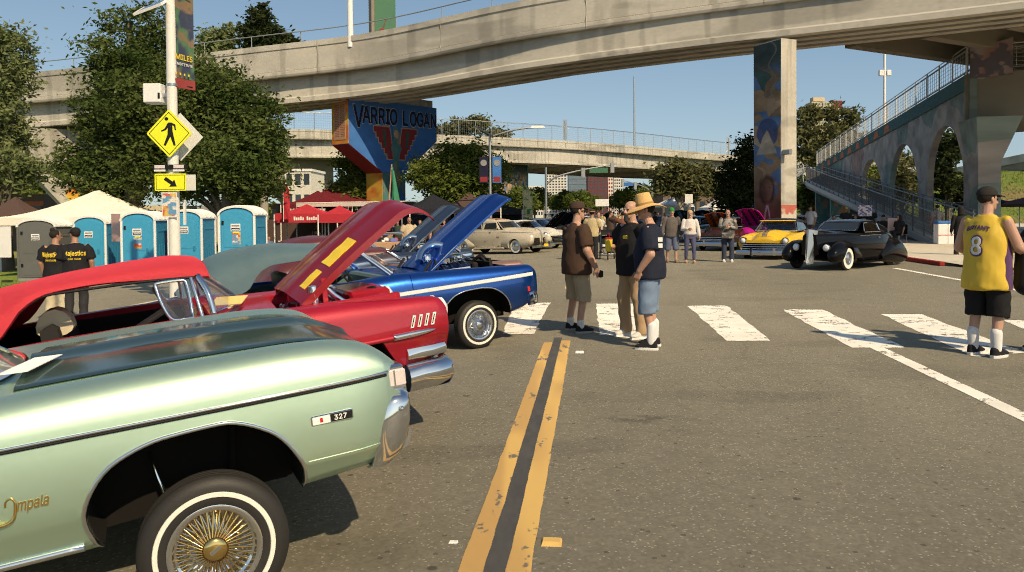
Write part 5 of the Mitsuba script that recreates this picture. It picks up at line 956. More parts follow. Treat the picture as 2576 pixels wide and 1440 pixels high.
# trim
def side_tube(T_, name, B_, pts, r, mt, out=.004, n=40, both=True):
    P = B_.side_path(smoothpts(pts, n), out); m = tube(P, r, 8); part(T_, name, m, mt, True)
    if both: part(T_, name, mirror(m), mt, True)
side_tube(GB, 'side_moulding', gb, [(-4.1, .868), (.79, .872)], .007, 'chrome', n=60); side_tube(GB, 'moulding_inlay', gb, [(-4.1, .856), (.78, .860)], .006, 'black', .003, 60)
side_tube(GB, 'arch_moulding', gb, GA, .009, 'chrome', .001); side_tube(GB, 'arch_moulding', gb, RA, .009, 'chrome', .001); side_tube(GB, 'rocker_moulding', gb, [(-2.5, .425), (-.46, .425)], .016, 'chrome', .002)
side_tube(GB, 'lower_crease', gb, [(.40, .566), (.80, .566)], .002, 'paint_green', .0, 12)
for s_ in (-1, 1):
    sm = lambda m: m if s_ < 0 else mirror(m)
    part(GB, 'side_lamp', sm(box(.775, .868, -.935, -.80, .775, .895, .012)), 'chrome'); part(GB, 'lamp_lens', sm(box(.788, .872, -.943, -.83, .795, .875, .008)), 'clear_lens'); part(GB, 'lamp_rib', sm(box(.815, .822, -.946, -.90, .80, .872)), 'chrome')
    bp = [(-.955, .690, .455), (-.97, .715, .47), (-.955, .80, .475), (-.93, .87, .51), (-.90, .905, .57)]
    G_ = []
    for z, xb, xf, yy in [(.45, .665, .70, -.90), (.458, .68, .77, -.925), (.50, .692, .82, -.94), (.56, .708, .855, -.95), (.64, .725, .875, -.955), (.72, .742, .885, -.95), (.755, .752, .882, -.935), (.768, .77, .86, -.90)]:
        G_.append([(xb, yy + .03, z), (xb + .004, yy, z), ((xb + xf) / 2, yy - .008, z), (xf - .02, yy + .004, z), (xf, yy + .03, z), (xf + .018, yy + .12, z), (xf + .01, yy + .12, z), (xf - .05, yy + .08, z), (xb + .02, yy + .05, z)])
    part(GB, 'bumper_end', sm(loft(G_)), 'chrome', 50)
    part(GB, 'bumper_bolt', sm(trimesh.creation.icosphere(2, .012).apply_translation((.83, -.962, .70))), 'chrome', True)
part(GB, 'front_bumper', cat(loft([[(.80 + .06 * (1 - (y / .85) ** 2), y, .47), (.88 + .07 * (1 - (y / .85) ** 2), y, .49), (.90 + .07 * (1 - (y / .85) ** 2), y, .56), (.86 + .07 * (1 - (y / .85) ** 2), y, .63), (.80 + .06 * (1 - (y / .85) ** 2), y, .63)] for y in np.linspace(-.83, .83, 20)])), 'chrome', 50)
gr = part(GB, 'grille', box(.84, .853, -.8, .8, .65, .86), 'black')
for k in range(7): part(gr, 'bar', box(.853, .868, -.78, .78, .66 + .03 * k, .668 + .03 * k), 'chrome')
for s_ in (-1, 1):
    for y in (.72, .50): part(GB, 'headlight', mv(lathe([(.0005, -.03), (.05, -.025), (.074, -.008), (.08, 0), (.082, .02)], 24), T(.862, s_ * y, .75) @ RZ(90)), 'lens_glass', 40)
def side_text(T_, name, s_, h, x, z, y, mt, depth=.005, shear=0., sx=1., bold=True):
    m = meshkit.text_mesh(s_, h, depth, bold); v = m.vertices.copy(); m.vertices = np.column_stack([x + (v[:, 0] + shear * v[:, 1]) * sx, -(y + v[:, 2]), z + v[:, 1]])
    if m.volume < 0: m.invert()
    return part(T_, name, m, mt)
ye = gb.side_y(.5, .735)
em = part(GB, 'emblem_plate', box(.425, .605, -ye - .008, -ye + .02, .714, .756, .004), 'chrome')
part(em, 'white_panel', box(.431, .505, -ye - .0095, -ye - .0082, .719, .751), 'white_paint'); part(em, 'black_panel', box(.508, .60, -ye - .0095, -ye - .0082, .719, .751), 'black'); part(em, 'crest', box(.462, .474, -ye - .011, -ye - .0096, .726, .744), 'red_lens')
side_text(em, 'numerals', '327', .021, .521, .7245, ye + .0096, 'white_paint', .002)
yi = gb.side_y(-.6, .64) + .001
sc = side_text(GB, 'script_lettering', 'mpala', .040, -.652, .640, yi, 'gold', .006, .30, .66)
sw = smoothpts([(-.735, .606), (-.72, .598), (-.69, .600), (-.665, .612), (-.655, .64), (-.652, .672), (-.665, .690), (-.68, .682), (-.684, .662)], 30); part(sc, 'initial', tube([(x, -(yi + .003), z) for x, z in sw], np.linspace(.008, .004, 30), 6), 'gold', True)
# greenhouse
def inner(T_, x0, x1, w, z0, z1, mt):
    q = part(T_, 'cabin_floor', box(x0, x1, -w, w, z0, z0 + .02), mt)
    for s_ in (-1, 1): part(q, 'door_card', box(x0, x1, *sorted((s_ * w, s_ * (w - .02))), z0 + .021, z1, .005), mt)
    part(q, 'bulkhead', box(x0, x0 + .02, -w + .025, w - .025, z0 + .021, z1), mt)
def windscreen(T_, x0, z0, w0, x1, z1, w1, bulge0, bulge1, frame_mt='chrome', r=.014, th=0, glass='glass', name='windscreen'):
    yy = np.linspace(-1, 1, 17); b = lambda x, w, z, k: [(x + k * (1 - v * v), v * w, z) for v in yy]; lo, hi = np.array(b(x0, w0, z0, bulge0)), np.array(b(x1, w1, z1, bulge1))
    q = part(T_, name, grid([lo * (1 - t) + hi * t for t in np.linspace(0, 1, 9)]), glass, True)
    fr = part(q, 'frame', tube(np.concatenate([lo, hi[::-1]]), r, 8, closed=True), frame_mt, 40); return q
windscreen(GB, -.86, 1.03, .74, -1.35, 1.40, .60, .16, .10)
part(GB, 'roof', roof_shell({'w': [(-3.2, .66), (-2.6, .68), (-1.35, .64)], 'zr': [(-3.2, 1.02), (-2.75, 1.05), (-2.5, 1.33), (-1.35, 1.36)], 'zt': [(-3.2, 1.06), (-2.7, 1.33), (-2.2, 1.43), (-1.35, 1.42)], 'wr': [(-3.2, .80), (-2.6, .76), (-1.35, .66)]}, np.linspace(-3.2, -1.35, 26)), 'paint_green', 40)
inner(GB, -2.98, -.97, .765, .64, .99, 'interior_black'); seat(GB, -1.5, .68, .55, 'interior_black'); seat(GB, -2.45, .66, .55, 'interior_black'); steering(GB, -1.1, .38, 1.0); part(GB, 'dashboard', box(-1.0, -.9, -.76, .76, .8, 1.0, .03), 'paint_green')
part(GB, 'rear_bumper', box(-4.33, -4.2, -.92, .92, .45, .62, .03), 'chrome')
card = obj('show_card', 'pale green strip lying across the cowl of the green car', 'card', mv(box(-.06, .06, -.20, .20, 0, .004), T(-.63, -.31, gb.top_z(-.6, .3) + .046) @ RX(0) @ RZ(-14) @ RY(0)), 'pale', M=GB.M)
def road_wheels(t, r, w, xs, half, steer=0., **k):
    for i, x in enumerate(xs):
        for s_ in (-1, 1):
            M_ = T(x, s_ * half, r - .004) @ (RZ(steer) if i == 0 else np.eye(4)); wheel(t, M_, r, w, out=s_, **k)
road_wheels(g, .295, .155, (0, -3.02), .885, steer=-2., rim=.168, gold=True, ww=(.73, .80))
# ---- red convertible with its bonnet up
r_ = thing('parked_car', 'red convertible with a red soft top and raised red hood', 'car', 'lowriders parked on the left')
nose = at(1142, 945, 5.8); d25 = np.array([math.cos(math.radians(25)), math.sin(math.radians(25)), 0]); n25 = np.array([-d25[1], d25[0], 0]); o = nose - .82 * d25 + n25 * .96; r_.M = on_road(o[0], o[1], 25.)
RB = Th(r_.key, r_.M @ RY(LIFT, (0, 0, .295)))
rb = Body({'zb': [(-4.2, .5), (-2.9, .36), (-.5, .36), (.2, .44), (.5, .47), (.80, .52)], 'wb': [(-4.2, .78), (-2, .90), (0, .91), (.6, .88), (.855, .80)], 'zm': [(-4.2, .62), (.9, .66)], 'wm': [(-4.2, .86), (-3.5, .97), (0, .965), (.6, .93), (.855, .87)],
           'zs': [(-4.2, .86), (-1, .86), (.5, .85), (.86, .80)], 'ws': [(-4.2, .86), (-3.4, 1.0), (-.3, .985), (.5, .965), (.80, .95), (.855, .925)], 'zt': [(-4.2, .92), (-3.4, 1.05), (-2.2, 1.05), (-1.6, 1.075), (-.9, 1.085), (-.25, 1.042), (.11, 1.032), (.4, 1.012), (.78, .98), (.83, .955), (.86, .91)],
           'wt': [(-4.2, .72), (-3.4, .85), (-.5, .83), (.4, .84), (.86, .86)], 'zv': [(-4.2, .90), (-3.4, 1.0), (-1.1, 1.05), (-.2, 1.02), (.4, .99), (.86, .88)], 'wv': [(-4.2, .66), (.9, .72)], 'zc': [(-4.2, .92), (-3.4, 1.02), (-1.1, 1.06), (-.4, 1.08), (.5, 1.0), (.86, .88)]}, xgrid(-4.2, .86, 66), 2.6, .018)
RAr = arch_pts([(-.42, .36), (-.44, .5), (-.36, .64), (-.18, .73), (.05, .762), (.2, .758), (.325, .735), (.39, .64), (.45, .55), (.52, .49)]); RRr = [(x - 2.98, z * .72 + .08) for x, z in arch_pts([(-.40, .36), (-.40, .5), (-.30, .63), (-.1, .69), (.1, .69), (.30, .63), (.40, .5), (.40, .36)])]
part(RB, 'body', sub(rb.mesh(), arch_cut(RAr, -1.3, -.60), arch_cut(RAr, .60, 1.3), arch_cut(RRr, -1.3, -.6), arch_cut(RRr, .6, 1.3), box(-2.75, -.74, -.80, .80, .56, 1.5), box(-.30, .62, -.66, .66, .50, 1.5), box(-.565, -.559, -1.2, -.90, .45, 1.2), box(-1.95, -1.944, -1.2, -.93, .45, 1.2), box(-.565, -.559, .9, 1.2, .45, 1.2)), 'paint_red', 28)
for s_ in (-1, 1):
    for A_ in (RAr, RRr): part(RB, 'wheel_well', liner(A_, s_ * .88, s_ * .601), 'well_black')
road_wheels(r_, .295, .155, (0, -2.98), .87, rim=.168, ww=(.70, .80))
side_tube(RB, 'side_spear', rb, [(-3.6, .70), (.50, .742)], .020, 'paint_red', .0, 50); 
P = rb.side_path(smoothpts([(.42, .742), (.745, .752)], 20), .004); m = tube(P, .024 * np.sqrt(np.clip(1 - np.linspace(0, 1, 20) ** 3, .02, 1)), 10); part(RB, 'chrome_bullet', m, 'chrome', True); part(RB, 'chrome_bullet', mirror(m), 'chrome', True)
for k in range(4):
    x = .555 + .052 * k; yy = rb.side_y(x, .84) + .001; m = prism([(x, .79), (x + .024, .79), (x + .050, .875), (x + .026, .875)], -yy - .010, -yy + .012, 'xz'); q = part(RB, 'chevron', m, 'pale'); part(q, 'dark_slot', prism([(x + .009, .800), (x + .016, .800), (x + .038, .865), (x + .031, .865)], -yy - .012, -yy - .0102, 'xz'), 'black')  # chrome chevrons coloured pale to stand in for bright reflections
def bar_bumper(T_, name, zs, xf, half, wrap, mt='chrome', bow=.08):
    """zs: list of (z, how far forward) of the bar's front profile; the ends wrap back along the sides"""
    G_ = []
    for u in np.linspace(-1, 1, 41):
        a = abs(u); e = max(0, (a - .80) / .20); y = half * np.sign(u) * (1 - (1 - min(a / .86, 1)) if a < .86 else 1) ; xx = xf + bow * (1 - min(a / .86, 1) ** 2) - wrap * max(0, (a - .86) / .14); y = half * np.sign(u) * min(a / .86, 1) + .02 * np.sign(u) * max(0, (a - .86) / .14)
        n_ = np.array([1, 0]) if a < .8 else np.array([math.cos(min(1, (a - .8) / .1) * 1.45), np.sign(u) * math.sin(min(1, (a - .8) / .1) * 1.45)])
        G_.append([(xx + n_[0] * f, y + n_[1] * f, z) for z, f in zs] + [(xx - n_[0] * .03, y - n_[1] * .03, zs[-1][0]), (xx - n_[0] * .03, y - n_[1] * .03, zs[0][0])])
    return part(T_, name, loft(G_), mt, 40)
bar_bumper(RB, 'front_bumper', [(.325, -.02), (.335, .03), (.38, .065), (.44, .080), (.49, .068), (.52, .03), (.53, .0)], .80, .905, .30)
bar_bumper(RB, 'upper_bumper', [(.545, 0), (.56, .035), (.60, .045), (.635, .03), (.645, 0)], .80, .885, .28)
gr = part(RB, 'grille', box(.855, .866, -.78, .78, .56, .86), 'black')
for k in range(8): part(gr, 'bar', box(.866, .875, -.76, .76, .58 + .034 * k, .588 + .034 * k), 'chrome')
for s_ in (-1, 1):
    for y in (.80, .62): part(RB, 'headlight', mv(lathe([(.0005, -.03), (.05, -.025), (.074, -.008), (.085, 0), (.09, .03)], 24), T(.87, s_ * y, .87) @ RZ(90)), 'lens_glass', 40)
# raised hood: hinged at the cowl, its lip curling down at the front
def hood_prof(L, curl):
    """side profile: a faint bow, then an arc (radius, degrees) that turns the leading edge down"""
    R, dg = curl; ph = math.radians(dg); Ls = L - R * math.sin(ph); x = np.linspace(0, Ls, 18); a = np.linspace(0, ph, 17)[1:]
    P = np.stack([x, .015 * np.sin(x / Ls * 3.1)], 1); return np.concatenate([P, np.stack([Ls + R * np.sin(a), -R * (1 - np.cos(a))], 1)])
def raised_hood(T_, L, curl, w0, w1, crown_, hx, hz, ang, mt, ridge=0., under='interior_black', flange=.045):
    P = hood_prof(L, curl); v = np.concatenate([[-1.0, -1, -.985], np.linspace(-.96, .96, 33), [.985, 1, 1.0]]); G_ = []
    for i, (x, z) in enumerate(P):
        w = w0 + (w1 - w0) * i / 33; row = []
        for j, vv in enumerate(v):
            zz = z + crown_ * (1 - vv * vv) - crown_ + ridge * (math.exp(-((abs(vv) - .42) / .07) ** 2)) + (-flange if j in (0, len(v) - 1) else 0); row.append((x, vv * w, zz))
        G_.append(row)
    M_ = T(hx, 0, hz) @ RY(ang); h = part(T_, 'hood', mv(thick(G_, .012), M_), mt, 40)
    for y in (-w0 * .55, 0, w0 * .55): dzr = crown_ * (abs(y) + .05) ** 2 / w0 ** 2 + .065; part(h, 'hood_rib', mv(loft([[(x, y - .04, z - dzr), (x, y + .04, z - dzr), (x, y + .03, z - dzr + .035), (x, y - .03, z - dzr + .035)] for x, z in P[2:19]]), M_), under)
    return h, M_
rh, MH = raised_hood(RB, 1.17, (.20, 88), .60, .56, .10, -.18, 1.115, 36., 'paint_red_hood', .018, 'paint_red', .05)
part(rh, 'prop_rod', mv(rod((.80, -.30, -.12), (.98, -.25, -.30), .014), MH), 'chrome', True)
for s_ in (-1, 1):
    part(rh, 'hinge_arm', box(.04, .075, s_ * .575 - .012, s_ * .575 + .012, .98, 1.20), 'paint_red'); part(rh, 'hinge_link', rod((-.12, s_ * .575, 1.02), (.05, s_ * .575, 1.16), .016), 'paint_red', True)
matte('tape_yellow', (.72, .52, .05), .6)
for a, b, w_ in ((.10, .28, .05), (.34, .62, .075)):
    G_ = [[(x, y, .015 * math.sin(x / .97 * 3.1) + .10 * (1 - (y / .59) ** 2) - .10 + .004 + .004 * math.sin(x * 23) ** 2) for y in np.linspace(-.42 - w_, -.42 + w_, 5)] for x in np.linspace(a, b, 14)]
    obj('yellow_cloth', 'short yellow cloth strip on the lower end of the raised red hood' if w_ < .06 else 'longer crumpled yellow cloth strip on the raised red hood', 'cloth', mv(thick(G_, .006), MH), 'tape_yellow', 40, M=RB.M)
# engine bay
def engine(T_, x, mt_block, mt_cover, z=.62):
    e = part(T_, 'engine', cat(box(x - .32, x + .25, -.20, .20, .5, z + .18, .02), box(x + .25, x + .33, -.3, .3, .5, z + .26, .02)), mt_block)
    for s_ in (-1, 1): part(e, 'valve_cover', mv(box(x - .28, x + .22, -.07, .07, 0, .09, .02), T(0, s_ * .24, z + .16) @ RX(-s_ * 25)), mt_cover)
    part(e, 'air_cleaner', tr(lathe([(.0005, .13), (.17, .13), (.19, .11), (.19, .05), (.17, .03), (.0005, .03)], 32, 'z'), x - .05, 0, z + .24), 'chrome', 40)
    part(e, 'hose', tube(smoothpts([(x + .3, -.1, z + .2), (x + .38, -.25, z + .32), (x + .45, -.3, z + .2)], 14), .022, 8), 'black', True); part(e, 'battery', box(x + .1, x + .32, -.58, -.40, .62, .88, .01), 'black'); part(e, 'radiator', box(x + .40, x + .44, -.5, .5, .5, 1.0), mt_block)
    part(e, 'pipes', cat(*[tube(smoothpts([(x - .25 + .1 * k, .2, z + .2), (x - .2 + .1 * k, .02 * k, z + .33), (x - .15 + .12 * k, -.32, z + .22)], 12), .010, 6) for k in range(4)]), 'chrome', True); return e
engine(RB, .12, 'paint_red', 'chrome', .72)
[part(RB, 'bay_trim', box(-.28, .60, *sorted((s_ * .655, s_ * .60)), .93, 1.025, .01), 'paint_red') for s_ in (-1, 1)]; part(RB, 'bay_cover', box(.28, .60, -.40, .40, .90, 1.045, .02), 'paint_red'); part(RB, 'chrome_reservoir', cat(tr(lathe([(.0005, .22), (.034, .21), (.038, .15), (.038, .0)], 20, 'z'), -.02, -.56, .94), tube(smoothpts([(-.02, -.56, 1.10), (.06, -.56, 1.13), (.12, -.58, 1.07), (.2, -.58, 1.0)], 16), .018, 8)), 'chrome', 40)
# windscreen, vent window and soft top
windscreen(RB, -.72, 1.09, .84, -.80, 1.335, .66, .26, .10)
for s_ in (-1, 1):
    f = lambda m: m if s_ < 0 else mirror(m)
    part(RB, 'pillar', f(cat(tube(smoothpts([(-.73, -.86, 1.07), (-.745, -.83, 1.2), (-.80, -.74, 1.345)], 14), .021, 8), rod((-.80, -.86, 1.07), (-.84, -.75, 1.335), .013))), 'chrome', True)
    vw = part(RB, 'vent_window', f(grid([[(-.86, -.86, 1.09), (-1.0, -.86, 1.085)], [(-.88, -.76, 1.325), (-1.06, -.76, 1.325)]])), 'glass'); part(vw, 'frame', f(tube(smoothpts([(-.86, -.86, 1.085), (-.88, -.76, 1.325), (-.97, -.76, 1.332), (-1.06, -.76, 1.325), (-1.04, -.80, 1.22), (-.97, -.86, 1.085), (-.92, -.865, 1.08)], 40), .012, 8, closed=True)), 'chrome', True)
xs_ = np.concatenate([[-.72, -.73, -.76], np.linspace(-.80, -2.9, 44)])
part(RB, 'soft_top', roof_shell({'w': [(-2.9, .70), (-2.3, .74), (-1.6, .72), (-.9, .68), (-.76, .66), (-.72, .65)], 'zr': [(-2.9, 1.04), (-2.02, 1.06), (-1.93, 1.13), (-1.80, 1.29), (-1.66, 1.355), (-1.4, 1.372), (-.95, 1.345), (-.72, 1.33)], 'zt': [(-2.9, 1.07), (-2.6, 1.22), (-2.3, 1.33), (-1.9, 1.405), (-1.48, 1.45), (-.97, 1.475), (-.78, 1.452), (-.73, 1.42), (-.72, 1.36)], 'wr': [(-2.9, .86), (-2.0, .85), (-1.7, .78), (-.72, .70)]}, xs_[::-1] if xs_[0] > xs_[-1] else xs_, 3.2, .03), 'top_red', 45)
part(RB, 'roof_rail', tube([(x, -.745 + .02 * (x + .9), z) for x, z in smoothpts([(-.80, 1.335), (-1.2, 1.35), (-1.66, 1.345), (-1.80, 1.28), (-1.93, 1.12)], 24)], .010, 6), 'black', True)
inner(RB, -2.73, -.76, .785, .575, 1.03, 'interior_black'); seat(RB, -1.35, .70, .55, 'interior_black', .56); seat(RB, -2.3, .70, .55, 'interior_black', .58); steering(RB, -.98, .38, 1.06, 'vinyl_cream'); part(RB, 'dashboard', box(-.86, -.74, -.78, .78, .84, 1.04, .03), 'paint_red')
part(RB, 'headrest', hull([(-1.68 + .12 * math.cos(a) * q, -.34 + s_ * .15 * q, 1.10 + .13 * math.sin(a) * (1 if math.sin(a) > 0 else .4)) for a in np.linspace(0, 6.28, 14) for s_, q in ((-1, .9), (1, .9), (0, 1.))]), 'vinyl_cream', 40)
matte('card_yellow', (.74, .60, .22), .7)
obj('dash_card', 'plain yellow card lying on the red car dashboard behind the windscreen', 'card', mv(box(-.05, .05, -.13, .13, 0, .006), T(-.60, -.50, 1.125) @ RZ(48) @ RY(28)), 'card_yellow', M=RB.M)
# ---- blue convertible
b_ = thing('parked_car', 'metallic blue convertible with a teal soft top and raised hood', 'car', 'lowriders parked on the left', M=hero_frame(1207, 820, 61))
BB = Th(b_.key, b_.M @ RY(LIFT, (0, 0, .295)))
bb = Body({'zb': [(-4.2, .42), (-2.9, .33), (-.5, .33), (.45, .36), (.73, .42), (.80, .45)], 'wb': [(-4.2, .80), (-2, .92), (0, .93), (.6, .92), (.85, .84)], 'zm': [(-4.2, .56), (.9, .58)], 'wm': [(-4.2, .86), (-3.5, .98), (0, .985), (.6, .97), (.85, .91)],
           'zs': [(-4.2, .80), (.9, .81)], 'ws': [(-4.2, .88), (-3.4, 1.0), (-.3, 1.0), (.5, .985), (.78, .96), (.855, .93)], 'zt': [(-4.2, .90), (-3.5, .98), (-2.6, 1.05), (-1.63, 1.02), (-.92, 1.045), (-.78, 1.036), (0, .985), (.6, .945), (.80, .925), (.84, .89), (.857, .86)],
           'wt': [(-4.2, .72), (-3.4, .82), (-.5, .80), (.4, .80), (.855, .84)], 'zv': [(-4.2, .88), (-3.4, .98), (-1.1, 1.02), (0, .965), (.6, .93), (.855, .85)], 'wv': [(-4.2, .66), (.9, .72)], 'zc': [(-4.2, .90), (-3.4, .98), (-1.1, 1.03), (0, .985), (.6, .94), (.855, .85)]}, xgrid(-4.2, .857, 60), 2.4, .014)
BA = arch_pts([(-.48, .33), (-.46, .5), (-.36, .64), (-.26, .705), (-.1, .738), (.05, .742), (.2, .72), (.34, .64), (.44, .5), (.47, .36)]); BR = [(x - 3.02, z * .72 + .07) for x, z in BA]
part(BB, 'body', sub(bb.mesh(), arch_cut(BA, -1.3, -.62), arch_cut(BA, .62, 1.3), arch_cut(BR, -1.3, -.62), arch_cut(BR, .62, 1.3), box(-2.85, -1.05, -.80, .80, .58, 1.5), box(-.52, .62, -.66, .66, .50, 1.5), box(-.795, -.787, -1.2, -.90, .42, 1.2), box(-2.3, -2.294, -1.2, -.93, .42, 1.2)), 'paint_blue', 28)
for s_ in (-1, 1):
    for A_ in (BA, BR): part(BB, 'wheel_well', liner(A_, s_ * .90, s_ * .621), 'well_black')
part(BB, 'chassis', cat(box(-.6, .5, -.6, .6, .30, .40), rod((.3, -.82, .36), (.62, -.5, .40), .03), rod((0, -.8, .33), (0, .8, .33), .035)), 'well_black')
road_wheels(b_, .295, .155, (0, -3.02), .885, steer=10., rim=.168, ww=(.72, .82))
st = bb.side_path(smoothpts([(-4.0, .80), (.80, .815)], 60), .003); part(BB, 'white_side_stripe', thick(np.stack([np.column_stack([st[:, 0], [-(bb.side_y(x, .815 + dz)) - .003 for x in st[:, 0]], st[:, 2] + dz]) for dz in (-.022, 0, .022)], 1), .004), 'pale', 40)
side_tube(BB, 'arch_moulding', bb, BA, .009, 'chrome', .001); side_tube(BB, 'stripe_edge', bb, [(-4.0, .778), (.80, .792)], .004, 'chrome', .003, 50)
part(BB, 'side_lamp', box(.70, .735, -.975, -.955, .60, .665, .004), 'red_lens'); yb = bb.side_y(-.6, .72); part(BB, 'fender_badge', box(-.60, -.56, -yb - .008, -yb + .01, .695, .75, .004), 'chrome')
bar_bumper(BB, 'front_bumper', [(.42, 0), (.44, .03), (.52, .05), (.58, .03), (.60, 0)], .82, .91, .10); part(BB, 'bumper_end', hull([(.80 + a, -.93 + b, z) for a, b in ((0, 0), (.06, .02), (.08, .12)) for z in (.60, .84)]), 'chrome', 40)
gr = part(BB, 'grille', box(.85, .862, -.8, .8, .60, .84), 'black')
for k in range(6): part(gr, 'bar', box(.862, .872, -.78, .78, .62 + .036 * k, .628 + .036 * k), 'chrome')
bh, MB = raised_hood(BB, 1.52, (.30, 30), .58, .50, .10, -.52, 1.04, 34.5, 'paint_blue', .022, 'paint_blue', .03)
for s_ in (-1, 1): part(bh, 'edge_trim', mv(tube([(x, s_ * (.585 - .08 * x / 1.5), z - .125 + .02) for x, z in hood_prof(1.52, (.30, 30))[:30]], .008, 6), MB), 'chrome', True)
for s_ in (-1, 1): part(bh, 'hinge', cat(rod((-.5, s_ * .56, .98), (-.38, s_ * .56, 1.12), .018), rod((-.3, s_ * .56, .95), (-.34, s_ * .56, 1.14), .014)), 'interior_black', True)
engine(BB, .02, 'interior_black', 'chrome', .74); part(BB, 'air_scoop', cat(tube(smoothpts([(-.52, -.5, 1.12), (-.42, -.38, 1.24), (-.25, -.3, 1.30), (-.1, -.28, 1.26), (.0, -.26, 1.18)], 20), .05, 10), trimesh.creation.icosphere(2, .10).apply_translation((-.36, -.30, 1.12))), 'chrome', 40)
windscreen(BB, -.97, 1.05, .82, -1.34, 1.40, .66, .18, .10, r=.020)
part(BB, 'vent_frame', cat(rod((-1.0, -.84, 1.04), (-1.36, -.74, 1.37), .022), rod((.0 - 1.0, .84, 1.04), (-1.36, .74, 1.37), .022)), 'chrome', True)
part(BB, 'soft_top', roof_shell({'w': [(-3.3, .72), (-2.9, .76), (-2.2, .74), (-1.4, .68), (-1.28, .66)], 'zr': [(-3.3, 1.03), (-2.72, 1.05), (-2.60, 1.09), (-2.46, 1.26), (-2.30, 1.325), (-1.95, 1.335), (-1.60, 1.34), (-1.28, 1.37)], 'zt': [(-3.3, 1.08), (-3.1, 1.30), (-2.92, 1.46), (-2.6, 1.535), (-2.27, 1.55), (-1.9, 1.51), (-1.49, 1.455), (-1.32, 1.42), (-1.28, 1.39)], 'wr': [(-3.3, .86), (-2.7, .85), (-2.4, .80), (-1.28, .72)]}, np.linspace(-3.3, -1.28, 46), 3.2, .03), 'top_teal', 45)
gloss('teal_vinyl', (.09, .16, .18), .5); inner(BB, -2.83, -1.07, .785, .595, 1.0, 'teal_vinyl')
seat(BB, -1.75, .70, .55, 'teal_vinyl', .6); seat(BB, -2.6, .70, .55, 'teal_vinyl', .56); steering(BB, -1.25, .38, 1.02); part(BB, 'dashboard', box(-1.12, -1.0, -.78, .78, .82, 1.03, .03), 'teal_vinyl')
# ---------------------------------------------------------------- the other show cars
carpaint('paint_peach', (.62, .36, .26), .7, .4, .4, .5); carpaint('paint_slate', (.10, .14, .22), .7, .35, .6, .4); gloss('top_maroon', (.10, .025, .03), .35, .6)
carpaint('paint_yellow', (.85, .58, .035), .1, .45, .4, .95); gloss('paint_black', (.004, .004, .005), .10, .28); carpaint('paint_purple', (.62, .014, .34), .25, .45, .4, .9); carpaint('paint_brown', (.12, .04, .02), .6, .35, .5, .6); carpaint('paint_orange', (.60, .14, .02), .4, .4, .5, .8)
carpaint('paint_white', (.72, .70, .64), .05, .5, .4, 1.); carpaint('paint_navy', (.012, .03, .07), .5, .35, .6, .6); carpaint('paint_teal', (.03, .10, .13), .5, .35, .6, .6); carpaint('paint_dark', (.015, .016, .02), .4, .35, .6, .7)
def f_prim(p, n, uv): return mix(mix((.40, .36, .27), (.50, .45, .35), fbm(p.x * 2, p.y * 2, p.z * 2, 3)), (.16, .10, .07), smoothstep(.66, .80, fbm(p.x * 5, p.y * 5, p.z * 5, 4)))
gloss('paint_primer', proc(f_prim), .55, .4); matte('rust_roof', proc(lambda p, n, uv: mix((.16, .07, .04), (.36, .30, .22), smoothstep(.45, .65, fbm(p.x * 5, p.y * 5, p.z * 5, 3)))), .6)
nose = at(1330, 680, 13.); o = nose - .85 * d25 + n25 * .96; MPc = on_road(o[0], o[1], 25.); Sz = np.diag([1, 1, .88, 1.]); MPc = MPc @ T(0, 0, .02) @ Sz
dup(b_, MPc, 'low peach car with a maroon roof, half hidden beyond the blue one', swap={'paint_blue': 'paint_peach', 'top_teal': 'top_maroon', 'pale': 'chrome', 'teal_vinyl': 'interior_black'}, skip=('__hood', ))
nose = at(1200, 660, 16.4); o = nose - .85 * d25 + n25 * .96; dup(b_, on_road(o[0], o[1], 25.), 'slate blue car with its hood raised, hidden beyond the peach one', swap={'paint_blue': 'paint_slate', 'top_teal': 'top_maroon', 'pale': 'chrome', 'teal_vinyl': 'interior_black'})
k = list(labels)[-1]; pk = [q for q in labels if 'peach' in labels[q].get('label', '')][0]
for q in scene:
    pass
